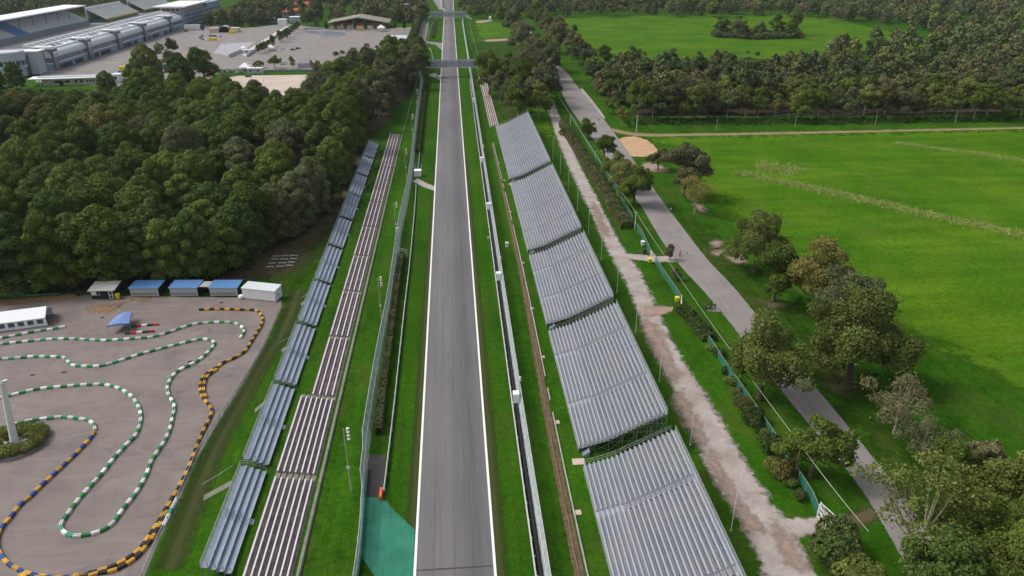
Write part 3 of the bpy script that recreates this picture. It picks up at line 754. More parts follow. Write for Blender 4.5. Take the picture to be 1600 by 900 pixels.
def make_tree(kind_seed, h, r, base, leaf, nl, nb, bark, leafm, shape='round', tr=0.28, limbs=6, spread=0.55, lobe=(0.30, 0.50), flat=1.0, sprig=0.0):
    rs = np.random.RandomState(kind_seed)
    bl = crown_blobs(rs, h, r, base, nb, shape, lobe)
    V, tone = leaf_cloud(rs, bl, nl, leaf, spread, flat, sprig)
    cm = quads_mesh('crown', V, tone, leafm)
    tm = trunk_mb(rs, h, r, bl, tr, limbs).mesh('trunk', bark)
    return dict(crown=cm, trunk=tm, h=h, r=r, V=V, tone=tone, blobs=bl)

def place_tree(p, name, x, y, label, group, s=1.0, sz=1.0, leafm=None, cat='tree', rz=None, z=0.0):
    o = bpy.data.objects.new(name, None); C.objects.link(o); o.empty_display_size = 0.3
    o.location = (x, y, z); o.rotation_euler = (0, 0, R() * 6.283 if rz is None else rz); q = 0.86 + 0.26 * R(); o.scale = (s * q, s / q, s * sz)
    tag(o, label, cat, group)
    for part in ('trunk', 'crown'):
        if p.get(part) is None: continue
        c = bpy.data.objects.new(part, p[part]); C.objects.link(c); c.parent = o
        if part == 'crown' and leafm is not None:
            c.material_slots[0].link = 'OBJECT'; c.material_slots[0].material = leafm
    return o

BK, PB = M['bark'], M['pale_bark']
P_round = [make_tree(10 + i, 16.5, 5.1 + 0.25 * i, 0.8, 0.30, 11000, 30 + 3 * i, BK, M['lf_olive'], 'dome', 0.3, 5, 0.45, (0.22, 0.38)) for i in range(5)]
P_oak = [make_tree(30 + i, 15.0, 6.6, 3.0, 0.26, 13000, 46, BK, M['lf_oak'], 'limbs', 0.42, 9, 0.7, (0.15, 0.30), 1.0, 0.5) for i in range(4)]
P_loose = [make_tree(50 + i, 15.0, 4.6, 2.5, 0.32, 4800, 26, PB, M['lf_grey'], 'limbs', 0.2, 10, 0.8, (0.18, 0.34), 1.0, 0.5) for i in range(4)]
P_tall = [make_tree(70 + i, 19.0, 4.4, 4.0, 0.38, 4200, 26, PB, M['lf_grey'], 'column', 0.24, 8, 0.7, (0.24, 0.44), 1.0, 0.5) for i in range(3)]
P_col = [make_tree(80 + i, 8.0, 1.7, 0.4, 0.28, 1500, 18, BK, M['lf_deep'], 'column', 0.14, 2, 0.5, (0.5, 0.7)) for i in range(2)]
P_cone = [make_tree(90, 8.0, 2.6, 0.8, 0.28, 1800, 22, BK, M['lf_deep'], 'cone', 0.14, 3, 0.6, (0.32, 0.5))]
P_shrub = [make_tree(100 + i, 2.3, 1.7, 0.0, 0.15, 2600, 18, BK, M['lf_hedge'], 'round', 0.05, 3, 0.8, (0.38, 0.55)) for i in range(3)]
P_big = [make_tree(110 + i, 17.0, 8.2, 2.8, 0.21, 26000, 64, BK, M['lf_oak'], 'limbs', 0.5, 14, 0.75, (0.13, 0.27), 1.0, 0.6) for i in range(3)]
P_sparse = [make_tree(120 + i, 15.0, 7.2, 3.2, 0.19, 5600, 36, PB, M['lf_grey'], 'limbs', 0.28, 20, 0.9, (0.12, 0.26), 1.0, 0.8) for i in range(3)]

def scatter(poly, spacing, seed, tries=9000):
    rs = np.random.RandomState(seed); P = np.array(poly); x0, y0 = P.min(0); x1, y1 = P.max(0); out = []
    grid = {}
    for _ in range(tries):
        x, y = x0 + rs.rand() * (x1 - x0), y0 + rs.rand() * (y1 - y0)
        if not in_poly(x, y, poly): continue
        cx, cy = int(x / spacing), int(y / spacing); ok = True
        for i in (-1, 0, 1):
            for j in (-1, 0, 1):
                for q in grid.get((cx + i, cy + j), ()):
                    if (q[0] - x) ** 2 + (q[1] - y) ** 2 < spacing * spacing: ok = False
        if ok: grid.setdefault((cx, cy), []).append((x, y)); out.append((x, y))
    return out

# ---- the dense wood left of the bleachers
wood_poly = [g(*p) for p in ((-30, 470), (60, 458), (130, 450), (325, 440), (362, 424), (395, 395), (455, 362), (486, 334), (512, 298), (528, 250), (536, 215), (530, 195), (480, 198), (425, 200), (380, 188), (330, 182), (270, 170), (215, 164), (130, 164), (60, 164), (-30, 164))]
edge_px = [(-5, 460), (42, 454), (88, 449), (132, 441), (176, 438), (222, 437), (266, 436), (310, 434), (345, 426), (376, 408), (402, 388), (434, 374), (466, 358), (490, 338), (510, 316), (524, 290), (534, 262), (542, 238), (549, 212)]
pts = [g(*p) for p in edge_px]
for q in scatter(wood_poly, 11.2, 5):
    if all((q[0] - e[0]) ** 2 + (q[1] - e[1]) ** 2 > 80 for e in pts): pts.append(q)
looks = [('lf_olive', 'olive green round-headed tree in the dense wood behind the kart paddock sheds'), ('lf_deep', 'deep green round-headed tree in the dense wood behind the kart paddock sheds'),
         ('lf_grey', 'grey green round-headed tree in the dense wood behind the kart paddock sheds'), ('lf_bronze', 'bronze tinted round-headed tree in the dense wood behind the kart paddock sheds')]
nw = 0
for i, (x, y) in enumerate(pts):
    u, v = pj(x, y, 14)
    if u < -45: continue
    rnd = R(); k = 0 if rnd < 0.62 else 1 if rnd < 0.84 else 2 if rnd < 0.97 else 3
    near = i < len(edge_px)
    s = (1.12 + 0.28 * R()) * (1.0 if near else 1.0)
    if v < 215: s *= 1.08
    zz_ = 0.80 + 0.30 * R()
    if -10 < u < 196:
        while s > 0.35 and pj(x, y, 16.5 * s * zz_)[1] < 138: s *= 0.94
    if s < 0.46: continue
    place_tree(P_round[int(R() * 5)], 'woodland_tree', x, y, looks[k][1], 'trees of the dense wood, ' + looks[k][0][3:] + ' ones', s, zz_, M[looks[k][0]]); nw += 1

# ---- looser mixed trees between wood and track
mid_poly = [g(*p) for p in ((485, 196), (560, 212), (592, 192), (612, 162), (632, 146), (656, 134), (660, 104), (648, 92), (615, 108), (575, 126), (535, 142), (500, 156))]
mk = [('lf_grey', 'loose grey green tree in the clump between the wood and the track'), ('lf_brown', 'browning tree in the clump between the wood and the track'), ('lf_olive', 'full olive green tree in the clump between the wood and the track')]
for x, y in scatter(mid_poly, 9.0, 8):
    k = 0 if R() < 0.5 else (1 if R() < 0.22 else 2)
    pr = (P_loose + P_oak[:2] + P_tall[:1])[int(R() * 7)]
    place_tree(pr, 'mixed_tree', x, y, mk[k][1], 'clump trees, ' + mk[k][0][3:], 1.1 + 0.3 * R(), 0.9 + 0.25 * R(), M[mk[k][0]])
for (u, v, pr, s, lab, lm) in ((540, 142, P_tall[0], 1.25, 'tall ragged tree standing up in front of the parking lot', 'lf_grey'), (578, 140, P_tall[1], 1.45, 'tallest tree of the clump, rising over the parking lot', 'lf_grey'),
                               (510, 150, P_loose[1], 1.25, 'loose tree at the right corner of the sand lot', 'lf_olive'), (545, 135, P_col[0], 1.9, 'slim dark cypress among loose trees by the parking lot', 'lf_deep'),
                               (598, 128, P_cone[0], 1.4, 'dark conical tree left of the tall clipped hedge', 'lf_deep'), (525, 118, P_col[1], 1.35, 'egg shaped dark tree at the right end of the white fence', 'lf_deep'),
                               (460, 195, P_loose[2], 1.2, 'pale loose tree at the near edge of the sand lot', 'lf_grey'), (355, 185, P_oak[1], 1.25, 'broad pale tree at the left end of the sand lot', 'lf_grey'),
                               (612, 118, P_cone[0], 1.25, 'second dark conical tree beside the tall clipped hedge', 'lf_deep'), (272, 122, P_loose[0], 1.75, 'loose grey tree in front of the pit apron', 'lf_grey'),
                               (322, 132, P_oak[0], 1.5, 'large full dark tree at the corner of the pit apron', 'lf_olive'), (235, 140, P_round[1], 1.65, 'bright green tree below the pit apron', 'lf_oak'),
                               (288, 150, P_round[2], 1.5, 'green tree under the large dark tree by the apron', 'lf_deep'), (28, 140, P_round[0], 1.05, 'dark tree in front of the round tower building', 'lf_olive'),
                               (170, 150, P_round[3], 0.9, 'small tree by the right end of the cream building', 'lf_olive'), (430, 107, P_oak[2], 0.62, 'round tree at the near edge of the parking lot', 'lf_olive'),
                               (457, 107, P_cone[0], 1.1, 'light green conical tree beside the white fence', 'lf_oak'), (487, 106, P_cone[0], 0.7, 'small reddish tree before the white fence', 'lf_brown'),
                               (405, 106, P_shrub[0], 2.0, 'low bush at the near left corner of the parking lot', 'lf_olive')):
    x, y = g(u, v); place_tree(pr, 'mixed_tree', x, y, lab, None, s, 1.0, M[lm])

# ---- columnar trees about the parking lot
row = [(510, 47), (525, 47), (540, 47.5), (555, 47.5), (571, 47.5), (586, 47.5), (601, 47), (617, 47), (632, 46)]
for u, v in row:
    x, y = g(u, v); place_tree(P_col[int(R() * 2)], 'cypress_tree', x, y, 'small dark columnar tree in the row before the olive roofed hall', 'columnar trees before the hall', 1.05 + 0.2 * R(), 1.0)
for (u, v) in ((404, 84), (409, 82), (414, 80), (420, 77), (427, 73), (438, 66), (443, 64), (448, 61), (453, 58), (457, 53), (462, 50), (466, 47)):
    x, y = g(u, v); place_tree(P_col[int(R() * 2)], 'cypress_tree', x, y, 'dark columnar tree in the row along the pale apron wall', 'columnar trees along the apron wall', 1.1 + 0.35 * R(), 1.0)
for (u, v, s) in ((480, 41, 2.2), (487, 40, 2.4), (495, 43, 1.3), (474, 40, 1.7)):
    x, y = g(u, v); place_tree(P_col[1], 'cypress_tree', x, y, 'dark tree in the tight clump left of the hall', 'dark clump left of the hall', s, 1.0)

# ---- right of the track: copse behind the grandstands
x, y = g(765, 150); place_tree(P_oak[1], 'copse_tree', x, y, 'single round dark tree beside the far footbridge stairs', None, 1.45, 1.15, M['lf_olive'])
cp = [g(*p) for p in ((782, 182), (800, 196), (842, 190), (858, 160), (858, 125), (835, 105), (795, 128), (775, 150))]
ck = [('lf_grey', 'grey green tree in the copse beyond the farthest grandstand'), ('lf_brown', 'brownish tree in the copse beyond the farthest grandstand'), ('lf_olive', 'olive tree in the copse beyond the farthest grandstand')]
for x, y in scatter(cp, 12.0, 21):
    k = (0, 0, 0, 1, 2, 2)[int(R() * 6)]; place_tree((P_loose + P_oak[:2])[int(R() * 6)], 'copse_tree', x, y, ck[k][1], 'copse trees, ' + ck[k][0][3:], 1.15 + 0.4 * R(), 1.0, M[ck[k][0]])
for (u, v) in ((786, 42), (796, 56), (805, 72), (812, 88), (822, 98), (832, 108), (846, 118), (858, 128), (800, 48), (818, 82), (838, 100), (778, 30), (852, 112)):
    x, y = g(u, v); place_tree((P_loose + P_oak)[int(R() * 8)], 'copse_tree', x, y, 'tree in the row along the left side of the lane', 'trees along the left side of the lane', 1.25 + 0.4 * R(), 1.05, M[('lf_grey', 'lf_oak', 'lf_olive', 'lf_grey', 'lf_brown')[int(R() * 5)]])
for (u, v) in ((846, 48), (856, 56), (868, 66), (880, 74), (874, 84), (890, 92), (900, 100), (896, 80), (912, 104), (838, 40)):
    x, y = g(u, v); place_tree((P_oak + P_loose)[int(R() * 8)], 'lane_tree', x, y, 'tree in the row along the far right side of the lane', 'trees along the far right side of the lane', 1.25 + 0.4 * R(), 1.0, M[('lf_olive', 'lf_brown', 'lf_oak', 'lf_grey', 'lf_grey')[int(R() * 5)]])

# ---- single trees along the lane
single = [
    (918, 218, P_oak[0], 0.55, 'lf_olive', 'smallest bush in the row left of the lane'), (944, 252, P_oak[1], 0.60, 'lf_olive', 'small tree left of the lane beside the sandy soil'),
    (960, 285, P_oak[2], 0.64, 'lf_oak', 'middle tree of the row left of the lane'), (990, 322, P_oak[3], 0.80, 'lf_olive', 'last and largest tree of the row left of the lane'), (974, 300, P_oak[0], 0.66, 'lf_oak', 'tree in the gap of the row left of the lane'),
    (1028, 266, P_oak[2], 0.5, 'lf_brown', 'small round tree on the reddish soil right of the lane'), (1068, 306, P_oak[1], 1.02, 'lf_brown', 'wide dark brownish bush tree right of the lane'),
    (1085, 333, P_sparse[0], 0.72, 'lf_autumn', 'thin yellowish tree in front of the wide dark bush tree'),
    (1178, 425, P_big[0], 0.84, 'lf_oak', 'broad oak standing over the bare clay patches'), (1208, 470, P_oak[1], 0.80, 'lf_olive', 'dark green oak leaning towards the lane'),
    (1272, 490, P_big[1], 0.9, 'lf_autumn', 'large yellow brown oak by the meadow'), (1312, 528, P_big[2], 0.8, 'lf_grey', 'grey green oak behind the largest oak'),
    (1324, 598, P_big[0], 1.02, 'lf_oak', 'largest spreading oak with its pale trunk showing'), (1186, 625, P_big[1], 0.86, 'lf_oak', 'wide oak between the green fence and the lane'),
    (1266, 746, P_oak[3], 0.68, 'lf_olive', 'dense rounded oak beside the wooden utility pole'), (1396, 678, P_sparse[1], 0.72, 'lf_brown', 'thin brownish tree with bare twigs at the meadow edge'),
    (1437, 722, P_sparse[2], 0.55, 'lf_grey', 'small grey half bare tree at the meadow edge'), (1046, 406, P_cone[0], 0.52, 'lf_brown', 'little upright tree beside the upper gate path'), (1056, 438, P_oak[0], 0.20, 'lf_brown', 'tiny round tree below the upper gate path'),
    (1425, 893, P_sparse[0], 1.02, 'lf_oak', 'tall thin leaved tree overhanging the end of the lane'), (1500, 880, P_big[2], 0.62, 'lf_olive', 'full green tree right of the thin leaved lane tree'),
    (1560, 960, P_big[0], 0.7, 'lf_olive', 'dark green tree in the lower right corner'), (1480, 760, P_oak[2], 0.55, 'lf_olive', 'low dark tree behind the lane end trees'),
    (1556, 800, P_oak[0], 0.62, 'lf_oak', 'yellow green topped tree in the corner group'), (1608, 815, P_oak[1], 0.7, 'lf_oak', 'light green tree at the right border of the corner group'), (1530, 765, P_oak[3], 0.5, 'lf_brown', 'brownish low tree at the meadow corner'),
    (1350, 960, P_sparse[1], 0.5, 'lf_oak', 'light green thin tree at the bottom beside the gravel'), (1300, 870, P_shrub[0], 2.3, 'lf_hedge', 'large spiky dark green bush by the white gate'),
    (1335, 905, P_shrub[1], 1.9, 'lf_oak', 'lighter bush below the large spiky bush'), (1625, 905, P_big[1], 0.7, 'lf_olive', 'olive tree cut by the right picture border'), (1460, 965, P_oak[1], 0.75, 'lf_deep', 'low olive tree below the overhanging lane tree'),
    (926, 124, P_oak[2], 0.85, 'lf_oak', 'first full tree right of the lane beyond the path fork'), (938, 146, P_oak[0], 0.8, 'lf_brown', 'second full tree right of the lane beyond the path fork'), (958, 160, P_oak[3], 0.95, 'lf_olive', 'third full tree right of the lane, darker than its neighbours'),
    (972, 198, P_loose[0], 0.55, 'lf_autumn', 'yellowing tree at the fork of the lane and field track'), (958, 178, P_oak[2], 0.5, 'lf_olive', 'small tree just behind the yellowing tree at the fork'),
]
for (u, v, pr, s, lm, lab) in single:
    x, y = g(u, v); place_tree(pr, 'oak_tree' if pr in P_oak or pr in P_big else 'young_tree' if pr not in P_shrub else 'large_bush', x, y, lab, None, s * (1.0 if pr in P_shrub else 1.2), 1.0, M[lm])
for (u, v, s, lm, lab) in ((1155, 632, 0.85, 'lf_hedge_brown', 'small brown shrub under the wide oak'), (1178, 664, 1.35, 'lf_hedge', 'dark green round shrub, second from the wide oak'), (1198, 702, 1.3, 'lf_hedge', 'dark green round shrub, third from the wide oak'),
                           (1214, 742, 1.35, 'lf_bronze', 'reddish brown round shrub before the wooden utility pole'), (1108, 482, 0.75, 'lf_deep', 'dark ball shaped shrub at the second gate path'), (1165, 640, 0.9, 'lf_bronze', 'reddish shrub beside the small brown shrub'),
                           (882, 212, 1.3, 'lf_deep', 'dark bush at the top end of the brown hedge'), (1340, 800, 0.01, 'lf_deep', '')):
    if not lab: continue
    x, y = g(u, v); place_tree(P_shrub[int(R() * 3)], 'shrub', x, y, lab, None, s, 1.0, M[lm], cat='shrub')

for k, (u, v) in enumerate(((1100, 522), (1112, 548), (1120, 556), (1132, 582), (1141, 600), (1150, 616), (1168, 640), (1190, 680), (1206, 712), (1226, 736), (1234, 756), (1252, 778))):
    x, y = g(u + 6 * (R() - .5), v); place_tree(P_shrub[k % 3], 'scrub_bush', x, y, 'low uneven scrub bush growing against the long green netted fence', 'scrub along the long green fence', .5 + .45 * R(), .9, M[('lf_hedge', 'lf_oak', 'lf_hedge_brown')[k % 3]], cat='shrub')

# ---- wood along the right: front rows as single trees, the rest as one mass
rw_front = []
u = 985
while u < 1640:
    for dv in (0, -10, -21):
        uu = u + R() * 12; v = 188 + (R() - 0.5) * 4 + dv - (u - 985) * 0.004
        rw_front.append(g(uu, v))
    u += 24
rk = [('lf_grey', 'grey green tree along the field side of the right wood'), ('lf_brown', 'brownish tree along the field side of the right wood'), ('lf_olive', 'olive green tree along the field side of the right wood'),
      ('lf_oak', 'light green tree along the field side of the right wood'), ('lf_bronze', 'yellow brown tree along the field side of the right wood')]
for x, y in rw_front:
    k = (0, 0, 1, 2, 2, 3, 3, 4)[int(R() * 8)]
    place_tree((P_loose + P_tall[:1] + P_oak[:1])[int(R() * 6)], 'wood_edge_tree', x, y, rk[k][1], 'field side trees of the right wood, ' + rk[k][0][3:], 0.85 + 0.45 * R(), 0.95, M[rk[k][0]])
for (u, v, s) in ((1293, 118, 1.0), (1330, 112, 0.9), (1378, 112, 0.9), (1418, 118, 1.05), (1462, 118, 0.85), (1050, 112, 0.95), (985, 106, 0.95), (1130, 108, 0.85), (945, 102, 0.9), (1218, 112, 0.7)):
    x, y = g(u, v); place_tree(P_oak[int(R() * 4)], 'wood_edge_tree', x, y, 'tall tree standing up against the far meadow', 'tall trees along the near edge of the far meadow', s, 1.05, M[('lf_olive', 'lf_grey', 'lf_oak')[int(R() * 3)]])
for (u, v) in ((1122, 55), (1130, 56), (1140, 57), (1152, 58), (1163, 58), (1175, 59), (1186, 58), (1198, 59), (1210, 58), (1222, 58), (1235, 57), (1242, 56)):
    x, y = g(u + 8 * (R() - .5), v + 5 * (R() - .5)); place_tree((P_loose + P_tall)[int(R() * 7)], 'copse_tree', x, y, 'tree of the small island copse in the far meadow', 'island copse in the far meadow', 0.6 + 0.9 * R(), 0.95, M[('lf_grey', 'lf_brown', 'lf_olive')[int(R() * 3)]])

def tree_mass(name, pts, protos, keep, lo, hi, mat, seed, szr=(0.85, 1.15), grow=1.25):
    rs = np.random.RandomState(seed); VV, TT, HH = [], [], []
    for x, y in pts:
        p = protos[rs.randint(len(protos))]; n = len(p['V']) // 4
        sel = rs.choice(n, min(n, keep), replace=False)
        q = p['V'].reshape(-1, 4, 3)[sel]; c = q.mean(1, keepdims=True); f = math.sqrt(n / keep) ** 0.8
        s = lo + (hi - lo) * rs.rand(); a = rs.rand() * 6.28; sz = szr[0] + (szr[1] - szr[0]) * rs.rand()
        q = c + (q - c) * f
        rx = q[..., 0] * math.cos(a) - q[..., 1] * math.sin(a); ry = q[..., 0] * math.sin(a) + q[..., 1] * math.cos(a)
        VV.append(np.stack([rx * s + x, ry * s + y, q[..., 2] * s * sz], -1).reshape(-1, 3))
        t = p['tone'].reshape(-1, 4)[sel].reshape(-1); TT.append(t); HH.append(np.full(len(t), rs.rand()))
    me = quads_mesh(name, np.concatenate(VV), np.concatenate(TT), mat, np.concatenate(HH))
    o = bpy.data.objects.new(name, me); C.objects.link(o); tag(o, kind='stuff')
    return o

rw = scatter([g(*p) for p in ((960, 166), (1010, 172), (1200, 168), (1400, 165), (1640, 160), (1640, 112), (1560, 106), (1480, 124), (1350, 128), (1200, 128), (1050, 128), (925, 122), (925, 140))], 7.6, 33, 14000)
tree_mass('mixed_wood', rw, P_loose + P_oak + P_tall, 1500, 0.75, 1.25, M['lf_wood'], 4)
rw2 = [q for q in scatter([(255, 560), (560, 420), (760, 560), (1000, 900), (1300, 1500), (700, 1700), (120, 1700), (95, 1010), (130, 930), (420, 905), (485, 800), (470, 720), (420, 640), (330, 600)], 12.0, 35, 9000)]
rw2 = [q for q in rw2 if pj(q[0], q[1], 15)[0] < 1650 and pj(q[0], q[1], 18)[1] > -25]
tree_mass('far_wood', rw2, P_round + P_oak + P_loose, 560, 0.8, 1.25, M['lf_wood'], 5)
far_k = scatter([(-262, 862), (-215, 850), (-200, 870), (-205, 1000), (-262, 1000)], 9.0, 44, 1500)
tree_mass('far_wood', far_k, P_round + P_loose, 600, 0.7, 1.0, M['lf_wood'], 16)
far_l = scatter([(-470, 800), (-440, 980), (-430, 1300), (-460, 1500), (-900, 1500), (-900, 1000), (-640, 830)], 12.0, 36, 6000)
tree_mass('far_wood', [q for q in far_l if pj(q[0], q[1], 18)[0] > -60], P_round + P_loose, 480, 0.9, 1.2, M['lf_wood'], 6)
far_m = scatter([(-250, 880), (-190, 860), (-160, 900), (-120, 880), (-30, 875), (-32, 1010), (-60, 1300), (-40, 1600), (-420, 1600), (-300, 1200), (-262, 1000)], 10.0, 37, 6000)
far_m = [q for q in far_m if not (-205 < q[0] < -108 and 850 < q[1] < 1150 and R() < 0.75)]
tree_mass('far_wood', far_m, P_round + P_oak, 600, 0.75, 1.15, M['lf_wood'], 7)
far_r = scatter([(30, 925), (100, 920), (120, 1500), (20, 1600), (14, 1200), (16, 960)], 11.0, 38, 3000)
tree_mass('far_wood', far_r, P_loose + P_oak, 600, 0.6, 1.0, M['lf_wood'], 8)
ug = scatter([g(*p) for p in ((975, 196), (1300, 195), (1640, 189), (1640, 183), (1300, 188), (975, 188))], 2.6, 39, 6000)
ic = scatter([g(*p) for p in ((1115, 58), (1180, 62), (1250, 60), (1245, 54), (1180, 55), (1120, 53))], 3.5, 40, 3000)
tree_mass('undergrowth', ic, P_shrub, 300, 1.0, 2.6, M['lf_wood'], 10)
tree_mass('undergrowth', ug, P_shrub, 260, 0.4, 0.8, M['lf_under'], 9)

# ---- hedges
def hedge(name, pts, w, h, mat, label, leaf=0.2, dens=26, seed=1, px=True, boxy=True):
    P = smooth([g(*p) for p in pts] if px else pts, 1.0); rs = np.random.RandomState(seed)
    L = sum(float(np.linalg.norm(b - a)) for a, b in zip(P, P[1:])); n = int(L * dens * (w + 2 * h) / 3)
    i = rs.randint(0, len(P) - 1, n); t = rs.rand(n)[:, None]; A = np.array(P)
    base = A[i] * (1 - t) + A[i + 1] * t; d = A[i + 1] - A[i]; d /= np.maximum(np.linalg.norm(d, axis=1, keepdims=True), 1e-6)
    side = np.stack([d[:, 1], -d[:, 0]], 1)
    bump = 1 + 0.16 * np.sin(base[:, 1] * 0.9 + base[:, 0]) + 0.1 * rs.randn(n) * 0.4
    top = rs.rand(n) < w / (w + 2 * h)
    off = np.where(top, (rs.rand(n) - 0.5) * w, np.sign(rs.rand(n) - 0.5) * w * 0.5 * (0.9 + 0.15 * rs.rand(n)))
    z = np.where(top, h * bump, rs.rand(n) * h * bump)
    if not boxy: z *= np.sqrt(np.maximum(0.1, 1 - (off / (w * 0.62)) ** 2))
    p = np.concatenate([base + side * off[:, None], z[:, None]], 1)
    nrm = np.where(top[:, None], np.array([[0, 0, 1.0]]), np.concatenate([side * np.sign(off)[:, None], np.full((n, 1), 0.3)], 1)) + rs.randn(n, 3) * 0.6
    nrm /= np.linalg.norm(nrm, axis=1, keepdims=True)
    a = rs.randn(n, 3); tt = np.cross(nrm, a); tt /= np.linalg.norm(tt, axis=1, keepdims=True); b = np.cross(nrm, tt)
    s = leaf * (0.6 + 0.9 * rs.rand(n))[:, None]
    V = np.stack([p - tt * s, p - b * s * .7, p + tt * s, p + b * s * .7], 1).reshape(-1, 3)
    me = quads_mesh(name, V, np.repeat(rs.rand(n) * 0.6 + 0.4 * (0.5 + 0.5 * np.sin(base[:, 1] * 0.35 + seed)), 4), mat)
    o = bpy.data.objects.new(name, me); C.objects.link(o)
    return tag(o, label, 'hedge')
hedge('hedge', [(592, 680), (597, 630), (605, 570), (614, 500), (622, 440), (628, 402)], 1.2, 1.9, M['lf_hedge_brown'], 'near brown topped hedge between the left fence and guard rail', 0.2, 110, 2)
hedge('hedge', [(653, 240), (657, 205), (661, 170), (668, 122)], 2.0, 1.8, M['lf_hedge'], 'far dark green hedge running up to the nearer footbridge', 0.25, 60, 3)
hedge('hedge', [(676, 60), (678, 48), (681, 34)], 2.6, 2.0, M['lf_hedge'], 'short hedge between the two footbridges', 0.4, 10, 4)
hedge('hedge', [(632, 104), (640, 82), (647, 62), (652, 44), (655, 32)], 5.0, 7.5, M['lf_hedge'], 'tall clipped hedge wall beside the parking lot', 0.5, 24, 5)
hedge('hedge', [(880, 196), (895, 222), (918, 258), (938, 290), (958, 325), (972, 348), (980, 358)], 4.4, 3.0, M['lf_hedge_brown'], 'long brown hedge between the gravel path and the lane', 0.26, 60, 6, boxy=False)
hedge('hedge', [(1066, 487), (1080, 500), (1095, 517), (1108, 534)], 3.4, 2.0, M['lf_hedge'], 'green ivy hedge over the mesh fence at the second gate', 0.24, 60, 7, boxy=False)
hedge('hedge', [(-20, 458), (60, 452), (125, 447)], 2.5, 2.0, M['lf_hedge'], 'dark hedge behind the green plastic barriers', 0.3, 14, 8, boxy=False)
hedge('hedge', [(330, 118), (345, 113), (395, 111)], 2.0, 1.5, M['lf_hedge'], 'low hedge at the back of the sand lot', 0.4, 8, 9)

